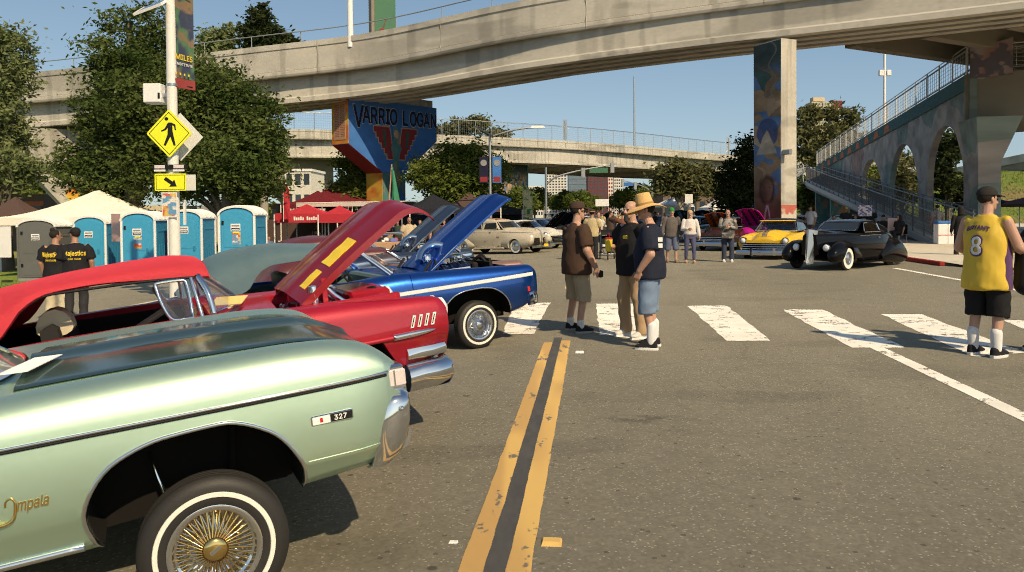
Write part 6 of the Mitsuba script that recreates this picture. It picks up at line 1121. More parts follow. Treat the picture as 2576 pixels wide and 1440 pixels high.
def fifties(t, paint, roof, hood_up=0., top=True, scale_top=1., roofline=0., grille='bar', lamp=True, wheels=True, hoodmt=None, low=0., stripe=False, nb=46):
    """a rounded post-war car, nose at x = .9"""
    B = Body({'zb': [(-4, .36), (-2.9, .26), (.2, .28), (.88, .34)], 'wb': [(-4, .74), (-2, .88), (.4, .86), (.9, .70)], 'zm': [(-4, .5), (.9, .52)], 'wm': [(-4, .84), (-2, .95), (.3, .94), (.7, .90), (.9, .80)], 'zs': [(-4, .68), (-1, .74), (.3, .72), (.9, .66)], 'ws': [(-4, .84), (-2, .95), (.3, .94), (.7, .90), (.9, .80)],
              'zt': [(-4, .78), (-3, .92), (-1.6, .95), (-.8, .93), (.2, .89), (.7, .85), (.86, .80), (.9, .76)], 'wt': [(-4, .62), (-2, .78), (.4, .71), (.9, .68)], 'zv': [(-4, .78), (-2.9, .96), (-1, .96), (-.3, .88), (.4, .76), (.9, .64)], 'wv': [(-4, .5), (.2, .52), (.9, .46)], 'zc': [(-4, .78), (-3, 1.0), (-1, 1.03), (-.5, 1.03), (.3, 1.02), (.65, .97), (.82, .88), (.9, .74)]}, xgrid(-4, .9, nb), 2.4, .02)
    A = arch_pts([(-.36, .26), (-.35, .42), (-.24, .58), (0, .64), (.24, .58), (.35, .42), (.36, .26)], 24); R = [(x - 2.95, z * .9 + .02) for x, z in A]
    cuts = [arch_cut(A, -1.2, -.58), arch_cut(A, .58, 1.2), arch_cut(R, -1.2, -.62), arch_cut(R, .62, 1.2), box(-2.75, -.82, -.74, .74, .5, 1.4)]
    if hood_up: cuts.append(box(-.42, .62, -.50, .50, .5, 1.4))
    part(t, 'body', sub(B.mesh(), *cuts), paint, 28)
    for s_ in (-1, 1):
        for Q in (A, R): part(t, 'wheel_well', liner(Q, s_ * .86, s_ * .585), 'well_black')
    inner(t, -2.73, -.84, .72, .52, .95, 'interior_black')
    part(t, 'front_bumper', loft([[(.90 + f + .12 * (1 - (abs(y) / .9) ** 2.2), y, z) for z, f in ((.20, 0), (.22, .06), (.30, .09), (.37, .06), (.39, 0))] for y in np.linspace(-.93, .93, 24)]), 'chrome', 40)
    for y in (-.38, .38): part(t, 'bumper_guard', hull([(1.02 + a, y + b, z) for a in (0, .07) for b in (-.04, .04) for z in (.20, .46)]), 'chrome')
    g_ = part(t, 'grille', loft([[(.84 + f + .10 * (1 - (abs(y) / .8) ** 2), y, z) for z, f in ((.40, 0), (.40, .05), (.62, .03), (.62, -.02))] for y in np.linspace(-.74, .74, 18)]), 'black', 40)
    for z in (.43, .50, .57): part(g_, 'bar', tube([(.91 + .10 * (1 - (abs(y) / .8) ** 2), y, z) for y in np.linspace(-.74, .74, 18)], .018, 6), 'chrome', True)
    if lamp:
        for s_ in (-1, 1):
            h = part(t, 'headlight', mv(lathe([(.0005, -.045), (.06, -.035), (.085, -.01), (.09, 0)], 24), T(.93, s_ * .70, .70) @ RZ(90)), 'lens_glass', 40); part(h, 'bezel', mv(lathe([(.09, -.012), (.112, -.012), (.120, .02), (.115, .16)], 24), T(.93, s_ * .70, .70) @ RZ(90)), 'chrome', 40)
    def hf(x, v):
        w = .56 - .06 * max(0, x); y = v * w; return (x, y, B.top_z(x, y) + .008)
    if not hood_up: part(t, 'hood', panel_grid(hf, np.linspace(-.5, .84, 22), np.linspace(-1, 1, 21), .012), hoodmt or paint, True)
    else:
        h, M_ = raised_hood(t, 1.28, (.25, 40), .55, .5, .12, -.5, 1.03, hood_up, hoodmt or paint, 0, 'interior_black', .04); engine(t, .05, 'interior_black', 'chrome', .58)
    if stripe:
        for y in (-.07, -.035, 0, .035, .07): part(t, 'hood_strip', tube([(x, y, B.top_z(x, y) + .024) for x in np.linspace(-.45, .86, 20)], .010, 6), 'chrome', True)
    side_tube(t, 'side_moulding', B, [(-3.8, .66), (.8, .62)], .012, 'chrome', .002, 40)
    windscreen(t, -.72, 1.0, .72, -1.12, 1.36 + roofline, .56, .20, .12, r=.02)
    if top:
        part(t, 'roof', roof_shell({'w': [(-2.9, .56), (-2.3, .62), (-1.08, .60)], 'zr': [(-2.9, .98), (-2.42, 1.0), (-2.2, 1.26 + roofline), (-1.08, 1.33 + roofline)], 'zt': [(-2.9, 1.02), (-2.5, 1.30 + roofline), (-1.9, 1.44 + roofline), (-1.08, 1.39 + roofline)], 'wr': [(-2.9, .74), (-2.2, .70), (-1.08, .64)]}, np.linspace(-2.9, -1.08, 22), 3.), roof, 40)
        for s_ in (-1, 1): part(t, 'side_window', grid([[(-.95, s_ * .70, 1.0), (-1.12, s_ * .62, 1.33 + roofline)], [(-2.3, s_ * .72, 1.0), (-2.2, s_ * .66, 1.27 + roofline)]]), 'glass')
    seat(t, -1.35, .62, .5, 'interior_black'); seat(t, -2.2, .60, .5, 'interior_black'); steering(t, -1.0, .34, .98)
    part(t, 'rear_bumper', box(-4.12, -4.0, -.86, .86, .34, .5, .03), 'chrome')
    if wheels: road_wheels(t, .315, .17, (0, -2.95), .80, rim=.185, ww=(.64, .84), style='cap', n=36)
    return t
def front_at(px, py, Y, deg, front=.95, up=0.):
    p = at(px, py, Y); c, s_ = math.cos(math.radians(deg)), math.sin(math.radians(deg)); return on_road(p[0] - front * c, p[1] - front * s_, deg) @ T(0, 0, up)
yc = fifties(thing('show_car', 'bright yellow rounded convertible with a black top beside the black coupe', 'car', 'show cars on the right', M=front_at(1921, 640, 26.8, 238, up=-.06)), 'paint_yellow', 'cloth_black', stripe=True, nb=60)
part(yc, 'sun_visor', loft([[(-1.02 - .10 * 0 + .10 * (1 - v * v), v * .60, 1.375), (-.98 + .12 * (1 - v * v), v * .64, 1.345), (-1.02 + .10 * (1 - v * v), v * .60, 1.335)] for v in np.linspace(-1, 1, 12)]), 'paint_yellow')
pu_ = fifties(thing('show_car', 'magenta purple car with its hood up, left of the yellow convertible', 'car', 'show cars on the right', M=front_at(1868, 618, 33.5, 225)), 'paint_purple', 'paint_purple', 38.)
br_ = fifties(thing('show_car', 'dark brown and orange car with a gaping raised hood and chrome bumper', 'car', 'show cars on the right', M=front_at(1796, 622, 33., 238)), 'paint_brown', 'paint_dark', 30., hoodmt='paint_orange')
Wc = fifties(thing('show_car', 'white topped car with a wide chrome grille, beside the tan sedan', 'car', 'show cars on the left', M=front_at(1402, 604, 38., -48)), 'paint_white', 'paint_white')
far = [(1352, 566, 48, -40, 'paint_white', 'white car behind the cream sedan roof', 0), (1705, 570, 44, 238, 'paint_teal', 'teal car with a raised hood left of the brown and orange one', 1), (1640, 564, 58, 240, 'paint_navy', 'navy car behind the straw hat', 0), (1590, 560, 84, -95, 'paint_white', 'white car tiny at the end of the street', 0), (1435, 574, 43, -42, 'paint_dark', 'black car directly beyond the white topped car', 1), (1478, 568, 50, -45, 'paint_teal', 'teal car with a raised hood left of the pushchair', 1), (1410, 562, 62, -40, 'paint_navy', 'navy car at the back of the far row', 0), (1526, 564, 60, -50, 'paint_white', 'white car far behind the brown shirted man', 0), (1455, 572, 46, -45, 'paint_navy', 'navy car with a raised hood, second beyond the tan sedan', 1), (1500, 566, 55, -45, 'paint_dark', 'black car in the far row, third beyond the tan sedan', 0), (1385, 560, 54, -35, 'paint_teal', 'dark teal car behind the white topped car', 0), (1545, 562, 66, -50, 'paint_teal', 'dark teal car far down the street by the crowd', 1),
       (1610, 560, 72, -90, 'paint_dark', 'black car head on far down the street', 0), (1760, 572, 48, 235, 'paint_navy', 'navy car behind the brown and orange one', 1), (1725, 566, 56, 235, 'paint_white', 'white car partly behind the blonde woman', 0), (1690, 562, 66, 235, 'paint_dark', 'black car behind the green capped man', 0), (1660, 558, 80, 240, 'paint_teal', 'small dark teal car farthest right down the street', 0), (1575, 556, 95, -90, 'paint_navy', 'small navy car at the end of the street', 0),
       (2060, 572, 42, 215, 'paint_dark', 'black car in the shade between the column and the ramps', 0), (1945, 570, 40, 225, 'paint_navy', 'dark car half hidden behind the yellow convertible', 0), (1320, 562, 60, -30, 'paint_dark', 'dark car at the left end of the far row', 0)]
for px, py, Y, dg, c, lab, hu in far:
    if hu: dup(pu_, front_at(px, py, Y, dg), lab, 'show cars down the street', {'paint_purple': c})
    else: dup(Wc, front_at(px, py, Y, dg), lab, 'show cars down the street', {'paint_white': c})
# ---- cream pre-war sedan
td = thing('show_car', 'patinated cream pre-war sedan with a rusty roof, parked on the left', 'car', 'show cars on the left')
p = G(1299, 641); td.M = on_road(p[0] + .45, p[1] + .55, -38)
B = Body({'zb': [(-3.9, .42), (-2.9, .30), (-.6, .28), (.3, .36), (.82, .45)], 'wb': [(-3.9, .45), (-3.3, .66), (-2, .80), (-.8, .78), (.2, .50), (.82, .28)], 'zm': [(-3.9, .6), (.82, .62)], 'wm': [(-3.9, .52), (-3.2, .74), (-2, .86), (-.8, .80), (.2, .52), (.82, .24)], 'zs': [(-3.9, .75), (-2, .95), (-.8, .95), (.82, .78)], 'ws': [(-3.9, .48), (-3.2, .72), (-2, .84), (-.8, .78), (.2, .50), (.82, .20)],
          'zt': [(-3.9, .82), (-3.2, 1.08), (-2.6, 1.10), (-.8, 1.06), (.2, .98), (.82, .86)], 'wt': [(-3.9, .3), (-3, .60), (-2, .70), (-.8, .66), (.2, .36), (.82, .10)], 'zv': [(-3.9, .84), (-3.2, 1.12), (-.8, 1.10), (.2, 1.05), (.6, 1.0), (.82, .90)], 'wv': [(-3.9, .2), (-2, .5), (-.8, .48), (.2, .2), (.82, .06)], 'zc': [(-3.9, .86), (-3.2, 1.14), (-.8, 1.13), (.2, 1.10), (.6, 1.04), (.82, .92)]}, xgrid(-3.9, .82, 46), 2.4, .02)
part(td, 'body', sub(B.mesh(), box(-2.7, -.78, -.68, .68, .5, 1.5)), 'paint_primer', 30)
def pod(t, name, stations, mt, wheel_x=None, rw=.33, smooth=40, cutw=None, zc=.30):
    """a bulbous fender lofted from ellipses (x, y, z, ry, rz); wheel opening cut out"""
    G_ = [[(x, y + ry * math.cos(a), z + rz * math.sin(a)) for a in np.linspace(0, 2 * np.pi, 28)[:-1]] for x, y, z, ry, rz in stations]; m = loft(G_)
    if wheel_x is not None:
        c = trimesh.creation.cylinder(rw, 1.2, sections=40); c = mv(c, T(wheel_x, stations[len(stations) // 2][1], zc) @ RX(90)); s_ = np.sign(stations[0][1]); b = c.copy(); m = sub(m, mv(c, T(0, s_ * (.6 - .0) - s_ * .12, 0)), box(wheel_x - 2, wheel_x + 2, -2, 2, -1, .14))
    return part(t, name, m, mt, smooth)
def fender(s_, x0, prof, y, ry): t = np.array(prof); return [(x0 + a, s_ * y, z, ry * k, h) for a, z, h, k in prof]
for s_ in (-1, 1):
    pod(td, 'front_fender', fender(s_, 0, [(-.95, .40, .05, .3), (-.7, .46, .18, .7), (-.45, .50, .28, .92), (-.1, .50, .31, 1), (.3, .50, .30, 1), (.6, .52, .25, .92), (.78, .55, .18, .75), (.86, .56, .09, .4)], .66, .24), 'paint_primer', 0, .36, cutw=1)
    pod(td, 'rear_fender', fender(s_, -2.95, [(-.75, .42, .06, .3), (-.5, .46, .20, .7), (-.2, .49, .30, .95), (.1, .49, .30, 1), (.35, .46, .24, .9), (.55, .42, .14, .7), (.7, .38, .05, .4)], .70, .22), 'paint_primer', -2.95, .35)
    part(td, 'running_board', box(-2.3, -.6, *sorted((s_ * .72, s_ * .90)), .24, .30, .015), 'paint_primer')
    h = part(td, 'headlight', mv(lathe([(.0005, -.04), (.06, -.03), (.085, 0), (.095, .03), (.07, .14)], 20), T(.80, s_ * .62, .70) @ RZ(90)), 'lens_glass', 40)
    part(td, 'grille', prism([(-.14, .34), (.14, .36), (.13, .66), (-.10, .66)], -.03, .03, 'yz') if 0 else mv(box(-.03, .03, -.13, .13, .34, .66, .02), T(.80, s_ * .26, 0) @ RZ(s_ * 22)), 'black')
    for k in range(6): part(td, 'grille_bar', mv(box(.031, .042, -.12, .12, .36 + .05 * k, .372 + .05 * k), T(.80, s_ * .26, 0) @ RZ(s_ * 22)), 'chrome')
    part(td, 'hood_moulding', tube(B.side_path([(x, .93 - .05 * x) for x in np.linspace(-.7, .6, 14)], .006) * [1, -s_, 1], .014, 6), 'chrome', True)
    for x0, x1 in ((-1.75, -.98), (-2.62, -1.85)):
        wq = part(td, 'side_window', grid([[(x0, s_ * .772, 1.10), (x0 + .08, s_ * .665, 1.38)], [(x1, s_ * .772, 1.10), (x1 - .14, s_ * .665, 1.38)]]), 'dark_glass'); part(wq, 'frame', tube(smoothpts([(x0, s_ * .776, 1.10), (x0 + .08, s_ * .67, 1.38), (x1 - .14, s_ * .67, 1.38), (x1, s_ * .776, 1.10)], 30), .014, 6, closed=True), 'paint_primer', True)
    part(td, 'pillar', hull([(-1.84 + a, s_ * y, z) for a in (0, .10) for y, z in ((.755, 1.08), (.785, 1.08), (.65, 1.42), (.67, 1.42))]), 'paint_primer'); part(td, 'pillar', hull([(-.92 + a, s_ * y, z) for a, y, z in ((0, .72, 1.08), (.1, .72, 1.08), (0, .76, 1.08), (-.25, .60, 1.42), (-.2, .60, 1.42), (-.25, .64, 1.42))]), 'paint_primer')
part(td, 'centre_nose', tube(smoothpts([(.84, 0, .42), (.88, 0, .6), (.87, 0, .8), (.78, 0, .96), (.5, 0, 1.07), (-.6, 0, 1.14)], 30), .02, 8), 'chrome', True)
part(td, 'front_bumper', loft([[(.94 + f + .08 * (1 - (y / .8) ** 2), y, z) for z, f in ((.24, 0), (.26, .05), (.34, .06), (.36, 0))] for y in np.linspace(-.82, .82, 16)]), 'chrome', 40)
for y in (-.3, .3): part(td, 'bumper_guard', hull([(1.0 + a, y + b, z) for a in (0, .07) for b in (-.03, .03) for z in (.24, .50)]), 'chrome')
part(td, 'number_plate', box(1.07, 1.08, -.15, .15, .28, .40), 'tape_yellow')
part(td, 'roof', roof_shell({'w': [(-3.75, .46), (-3.2, .60), (-2.4, .66), (-1.1, .62)], 'zr': [(-3.75, .90), (-3.2, 1.05), (-2.75, 1.06), (-2.62, 1.36), (-1.1, 1.40)], 'zt': [(-3.75, .95), (-3.3, 1.30), (-2.8, 1.50), (-2.1, 1.58), (-1.5, 1.56), (-1.1, 1.46)], 'wr': [(-3.75, .52), (-3, .76), (-2.4, .70), (-1.1, .64)]}, np.linspace(-3.75, -1.1, 26), 2.6), 'paint_primer', 40); part(td, 'roof_skin', roof_shell({'w': [(-2.9, .40), (-2.4, .52), (-1.25, .48)], 'zr': [(-2.9, 1.46), (-1.25, 1.48)], 'zt': [(-2.9, 1.49), (-2.1, 1.592), (-1.5, 1.572), (-1.25, 1.52)]}, np.linspace(-2.9, -1.25, 16), 2.2, .01), 'rust_roof', 40)
windscreen(td, -.78, 1.12, .64, -1.08, 1.42, .56, .16, .10, 'paint_primer', .02, glass='dark_glass'); part(td, 'visor_bar', rod((-.70, 0, 1.14), (-1.0, 0, 1.42), .012), 'paint_primer')
inner(td, -2.68, -.8, .66, .52, 1.05, 'interior_black'); road_wheels(td, .325, .16, (0, -2.95), .70, rim=.19, ww=(.64, .84), style='cap', n=36)
# ---- black chopped pre-war coupe
bc_ = thing('show_car', 'low black chopped coupe with an upright grille and whitewall tyre', 'car', 'show cars on the right')
p = G(2126, 682); hd = 221.; c, s_ = math.cos(math.radians(hd)), math.sin(math.radians(hd)); bc_.M = on_road(p[0] + .70 * s_, p[1] - .70 * c, hd)
B = Body({'zb': [(-3.6, .34), (-2.8, .22), (-.5, .20), (.3, .30), (.62, .40)], 'wb': [(-3.6, .40), (-3, .60), (-2, .72), (-.8, .66), (.2, .36), (.62, .24)], 'zm': [(-3.6, .5), (.62, .55)], 'wm': [(-3.6, .46), (-3, .68), (-2, .80), (-.8, .70), (.2, .36), (.62, .22)], 'zs': [(-3.6, .62), (-2, .86), (-.8, .88), (.62, .85)], 'ws': [(-3.6, .42), (-3, .66), (-2, .78), (-.8, .68), (.2, .36), (.62, .20)],
          'zt': [(-3.6, .70), (-3.0, .98), (-2.2, 1.02), (-.8, 1.0), (.2, 1.0), (.62, .99)], 'wt': [(-3.6, .24), (-3, .5), (-2, .66), (-.8, .56), (.2, .26), (.62, .12)], 'zv': [(-3.6, .72), (-3, 1.0), (-.8, 1.03), (.62, 1.06)], 'wv': [(-3.6, .12), (-2, .4), (-.8, .36), (.2, .14), (.62, .07)], 'zc': [(-3.6, .74), (-3, 1.02), (-.8, 1.06), (.2, 1.09), (.62, 1.08)]}, xgrid(-3.6, .62, 46), 2.4, .02)
part(bc_, 'body', sub(B.mesh(), box(-2.4, -.84, -.60, .60, .5, 1.5)), 'paint_black', 30)
gl = part(bc_, 'grille', hull([(.60, -.10, .18), (.60, .10, .18), (.78, 0, .16), (.52, -.20, 1.08), (.52, .20, 1.08), (.68, -.02, 1.12), (.68, .02, 1.12), (.50, 0, 1.14)]), 'steel')
for k in range(11):
    for sd in (-1, 1): u = (k + .5) / 11; part(gl, 'bar', rod((.62 + .16 * (1 - u) + .003, sd * .10 * u, .20), (.52 + .155 * (1 - u) + .003, sd * .20 * u, 1.09), .006, 5), 'chrome')
for s_ in (-1, 1):
    pod(bc_, 'front_fender', fender(s_, 0, [(-1.05, .26, .05, .3), (-.75, .36, .16, .7), (-.45, .46, .26, .92), (-.1, .50, .31, 1), (.25, .50, .30, 1), (.5, .46, .26, .9), (.66, .42, .18, .7), (.74, .40, .08, .4)], .66, .22), 'paint_black', 0, .34, zc=.31)
    pod(bc_, 'rear_fender', fender(s_, -2.85, [(-.95, .22, .06, .3), (-.75, .30, .22, .7), (-.4, .40, .36, .95), (0, .46, .38, 1), (.35, .44, .32, .95), (.6, .36, .22, .7), (.8, .28, .08, .4)], .72, .20), 'paint_black')
    part(bc_, 'running_board', box(-2.1, -.7, *sorted((s_ * .66, s_ * .88)), .17, .22, .01), 'paint_black')
    h = part(bc_, 'headlight', mv(lathe([(.0005, -.05), (.07, -.035), (.095, 0), (.105, .02), (.08, .12), (.0005, .22)], 24), T(.55, s_ * .44, .62) @ RZ(90)), 'chrome', 40); part(h, 'lens', mv(lathe([(.0005, -.055), (.07, -.04), (.09, -.008)], 24), T(.553, s_ * .44, .62) @ RZ(90)), 'lens_glass', 40)
    wq = part(bc_, 'side_window', grid([[(-1.12, s_ * .715, 1.03), (-1.32, s_ * .60, 1.27)], [(-1.98, s_ * .745, 1.03), (-1.98, s_ * .62, 1.28)]]), 'glass'); part(wq, 'frame', tube(smoothpts([(-1.10, s_ * .72, 1.02), (-1.32, s_ * .605, 1.275), (-1.98, s_ * .625, 1.29), (-1.99, s_ * .75, 1.02)], 30), .016, 6, closed=True), 'chrome', True)
    part(bc_, 'belt_moulding', tube(B.side_path([(x, .93) for x in np.linspace(-2.0, -.9, 12)], .004) * [1, -s_, 1], .010, 6), 'chrome', True); part(bc_, 'door_handle', trimesh.creation.icosphere(2, .03).apply_transform(T(-1.85, s_ * .80, .86) @ np.diag([2, .8, .6, 1])), 'chrome', True)
part(bc_, 'roof', roof_shell({'w': [(-3.3, .40), (-2.7, .56), (-2, .62), (-1.24, .58)], 'zr': [(-3.3, .92), (-2.7, 1.0), (-2.12, 1.02), (-2.0, 1.26), (-1.24, 1.28)], 'zt': [(-3.3, .96), (-2.8, 1.22), (-2.2, 1.36), (-1.7, 1.38), (-1.24, 1.33)], 'wr': [(-3.3, .44), (-2.6, .68), (-2.0, .66), (-1.24, .60)]}, np.linspace(-3.3, -1.24, 26), 2.8), 'paint_black', 40)
windscreen(bc_, -.88, 1.06, .58, -1.26, 1.31, .54, .10, .06, 'paint_black', .022, glass='dark_glass'); part(bc_, 'windscreen_trim', tube(smoothpts([(-.86, -.56, 1.075), (-.78, 0, 1.075), (-.86, .56, 1.075), (-1.24, .53, 1.315), (-1.17, 0, 1.325), (-1.24, -.53, 1.315)], 50), .010, 6, closed=True), 'chrome', True)
inner(bc_, -2.38, -.86, .58, .52, .98, 'interior_black'); road_wheels(bc_, .33, .15, (0, ), .72, rim=.17, ww=(.56, .86), style='cap', n=40)
for s_ in (-1, 1): wheel(bc_, T(-2.85, s_ * .62, .33), .33, .15, rim=.17, ww=(.5, .5), style='cap', n=24, out=s_)
# ================================================================ people
skins = {'fair': (.46, .27, .19), 'mid': (.36, .20, .13), 'deep': (.22, .115, .07)}
for k, c in skins.items(): mat('skin_' + k, {'type': 'principled', 'base_color': rgb(c), 'roughness': .5, 'specular': .4, 'flatness': 0.})
_cl = {}
def cloth(c):
    if isinstance(c, str): return c
    k = 'cloth_%03d_%03d_%03d' % tuple(int(999 * v) for v in c)
    if k not in scene: matte(k, tuple(c), .85, .25)
    return k
def ball(p, r, n=10):
    if np.ndim(r) == 0: r = (r, r, r)
    m = trimesh.creation.icosphere(1 if n < 12 else 2, 1.); return m.vertices * r + np.array(p)
def bone(a, b, ra, rb=None, n=10): return m3.Manifold.hull_points(np.concatenate([ball(a, ra, n), ball(b, ra if rb is None else rb, n)]))
def rings(L, n=20):
    """L: (x, y, z, rx, ry) ellipses from bottom to top"""
    return mf(loft([[(x + rx * math.cos(a), y + ry * math.sin(a), z) for a in np.linspace(0, 2 * np.pi, n + 1)[:-1]] for x, y, z, rx, ry in L]))
def limb_rings(P, R, n=14):
    m = tube(P, R, n); return mf(m)
def finish(m, res, amp=0., seed=0, freq=(8, 8, 5), smooth=True):
    if res:
        m = m.refine_to_length(res); t = tm(m); t.merge_vertices()
        if smooth: trimesh.smoothing.filter_taubin(t, .5, .53, 8)
        if amp: t.vertices = t.vertices + t.vertex_normals * ((meshkit.fbm(t.vertices * np.array(freq) + seed * 7.3, 3, seed) - .5) * 2 * amp)[:, None]
        return t
    return tm(m)
def hand(w, d, n, s):
    """palm, four unequal bent fingers and a thumb; n is where the palm faces"""
    d = d / np.linalg.norm(d); n = n - d * (n @ d); n /= np.linalg.norm(n); a = np.cross(d, n) * s; M_ = m3.Manifold.hull_points(np.concatenate([ball(w, .025, 8), ball(w + d * .085 + a * .030, .013, 8), ball(w + d * .090 - a * .028, .012, 8), ball(w + d * .03 + a * .030, .015, 8)]))
    for o, L, cu in ((.030, .95, .5), (.010, 1.05, .55), (-.010, 1.0, .65), (-.029, .8, .75)):
        b = w + d * .088 + a * o; q = b + (d * .8 + n * .45 * cu) * .040 * L; e = q + (d * .45 + n * 1.0 * cu) * .038 * L; M_ = M_ + bone(b, q, .0105, .0095, 8) + bone(q, e, .0095, .0075, 8)
    b = w + d * .028 + a * .030; q = b + (a * .55 + d * .6 + n * .35) * .045; e = q + (d * .9 + n * .4) * .032; return M_ + bone(b, q, .014, .011, 8) + bone(q, e, .011, .009, 8)
def person(label, pos, face, h=1.75, top=(.1, .1, .1), legs=('trousers', (.1, .1, .1)), skin='mid', hair=('short', (.02, .015, .012)), shoes=(.02, .02, .02), sole=(.6, .6, .58), socks=None, arms=None, belly=1., sleeve='short', hem=.82, near=0, head_turn=0., stance=.10, stride=0., gear=None, group=None, beard=None, seat=0., lean=0., tilt=0.):
    k = h / 1.75; fr = math.radians(face); t = thing('person', label, 'person', group, M=T(pos[0], pos[1], pos[2], fr, k)); A = np.array; rs = {0: None, 1: .05, 2: .028}[near]; seed = int(abs(pos[0] * 31 + pos[1] * 17)) % 97
    dz = -seat; hipz = .92 + dz; ls = []
    for s in (-1, 1):
        hp = A([0, s * .095, hipz]); f = stride * s
        kn = A([.03 + f * .45, s * (.10 + stance * .2), .50]) if not seat else A([.42, s * .13, .48]); an = A([-.02 + f, s * (.095 + stance * .3), .085]) if not seat else A([.40, s * .13, .09]); ls.append((s, hp, kn, an))
    lx = lean; cx = lx * .6; neck = A([cx + lx * .5 - .005, 0, 1.475 + dz]); hd = neck + A([.035 + lx * .25 + tilt * .06, 0, .155]); bw = belly
    ar = []
    dfl = {-1: ((-.03, -.27, 1.14), (.06, -.28, .90)), 1: ((-.03, .27, 1.14), (.06, .28, .90))}
    dfl.update(arms or {})
    for s in (-1, 1):
        sh = A([cx + lx * .4, s * .195 * (1 + (bw - 1) * .35), 1.405 + dz]); e, w = (A(q, float) + A([0, 0, dz]) for q in dfl[s][:2]); ar.append((s, sh, e, w, dfl[s][2] if len(dfl[s]) > 2 else None))
    # the body, one continuous skin
    b = rings([(0, 0, hipz - .10, .11, .155), (0, 0, hipz + .08, .115 * bw, .165 * bw), (.01 * bw + cx * .4, 0, 1.12 + dz, .118 * bw, .155 * bw), (cx, 0, 1.30 + dz, .118, .175), (cx + lx * .4, 0, 1.42 + dz, .08, .15), (neck[0], 0, 1.49 + dz, .052, .06)], 16)
    b = b + bone(neck - A([0, 0, .03]), hd - A([.01, 0, .05]), .058 * (1 + .2 * (bw - 1)), .056)
    c_, s_ = math.cos(head_turn), math.sin(head_turn); ht = lambda v: hd + A([v[0] * c_ - v[1] * s_, v[0] * s_ + v[1] * c_, v[2]])
    hp_ = np.concatenate([ball((-.015, 0, .035), (.095, .076, .085), 12), ball((.02, 0, -.045), (.062, .058, .06), 12), ball((.055, 0, -.085), (.028, .034, .026), 8)]); b = b + m3.Manifold.hull_points(A([ht(v) for v in hp_]))
    b = b + m3.Manifold.hull_points(A([ht(v) for v in np.concatenate([ball((.092, 0, .005), .009, 8), ball((.108, 0, -.028), .013, 8), ball((.088, .014, -.032), .009, 8), ball((.088, -.014, -.032), .009, 8)])]))
    for s in (-1, 1): b = b + m3.Manifold.hull_points(A([ht(v) for v in np.concatenate([ball((-.012, s * .074, .012), (.018, .009, .026), 8), ball((-.004, s * .072, -.018), (.010, .008, .012), 8)])])); b = b + m3.Manifold.hull_points(A([ht(v) for v in ball((.076, s * .028, .022), (.012, .022, .008), 8)]))
    for s, sh, e, w, hn in ar:
        af = 1 + max(0, bw - 1) * .75; b = b + bone(sh, e, .056, .046 * af) + bone(e, w, .047 * af, .031 * (1 + (af - 1) * .4))
        d = (w - e) if hn is None or hn.get('dir') is None else A(hn['dir'], float); nn = A([.1, -s * 1., .0]) if hn is None or hn.get('n') is None else A(hn['n'], float)
        if near: b = b + hand(w, d, nn, s)
        else: d = d / np.linalg.norm(d); b = b + bone(w, w + d * .08, .03, .026, 8) + bone(w + d * .08, w + d * .16 + A([.02, 0, 0]), .024, .014, 8)
    for s, p0, kn, an in ls: b = b + bone(p0, kn, .085, .058) + bone(kn, an + A([-.01, 0, .10]), .058, .045) + bone(an + A([-.01, 0, .10]), an, .045, .038) + bone(an - A([0, 0, .03]), an + A([.15, 0, -.055]), .035, .028)
    bm = finish(b, {0: None, 1: .045, 2: .018}[near], 0, seed); part(t, 'body', bm, 'skin_' + skin, 50 if not near else True)
    # face
    if near:
        for s in (-1, 1): part(t, 'eye', trimesh.Trimesh(A([ht(v) for v in ball((.083, s * .030, .006), (.008, .014, .007), 8)]), trimesh.creation.icosphere(1).faces, process=False), 'black', True)
        part(t, 'mouth', trimesh.Trimesh(A([ht(v) for v in ball((.084, 0, -.058), (.008, .024, .006), 8)]), trimesh.creation.icosphere(1).faces, process=False), cloth((.22, .08, .07)), True)
    if beard: part(t, 'beard', tm(m3.Manifold.hull_points(A([ht(v) for v in np.concatenate([ball((.078, 0, -.085), (.022, .034, .02), 12), ball((.084, 0, -.125), (.022, .028, .026), 12), ball((.060, 0, -.16), (.014, .018, .012), 12), ball((.085, 0, -.056), (.010, .030, .006), 8)])]))), cloth(beard), True)
    # hair or hat
    hk, hc = hair
    if hk in ('short', 'long', 'bun', 'cap', 'hood', 'straw', 'beanie', 'hat'):
        if hk != 'hood' and hk != 'beanie':
            c0 = (.02, .015, .012) if hk in ('cap', 'straw', 'hat') else hc
            hm = m3.Manifold.hull_points(A([ht(v) for v in ball((-.024, 0, .04), (.094, .081, .088), 12)])) - m3.Manifold.hull_points(A([ht(v) for v in [(x, y, z) for x in (.035, .3) for y in (-.2, .2) for z in (-.3, .075)] + [(x, y, z) for x in (.065, .3) for y in (-.2, .2) for z in (-.3, .3)]]))
            hm = hm - m3.Manifold.hull_points(A([ht(v) for v in [(x, y, z) for x in (-.06, .3) for y in (-.2, .2) for z in (-.3, -.02)]]))
            part(t, 'hair', tm(hm), cloth(c0), 40)
        if hk == 'long': part(t, 'long_hair', finish(m3.Manifold.hull_points(A([ht(v) for v in np.concatenate([ball((-.03, 0, .06), (.085, .085, .07), 12), ball((-.09, 0, -.20), (.04, .085, .05), 12), ball((-.07, 0, -.28), (.03, .06, .04), 12)])])) - m3.Manifold.hull_points(A([ht(v) for v in [(x, y, z) for x in (.03, .3) for y in (-.2, .2) for z in (-.4, .08)]])), .03, .006, seed), cloth(hc), True)
        if hk == 'bun': part(t, 'hair_bun', trimesh.Trimesh(A([ht(v) for v in ball((-.06, 0, .12), .045, 12)]), trimesh.creation.icosphere(2).faces, process=False), cloth(hc), True)
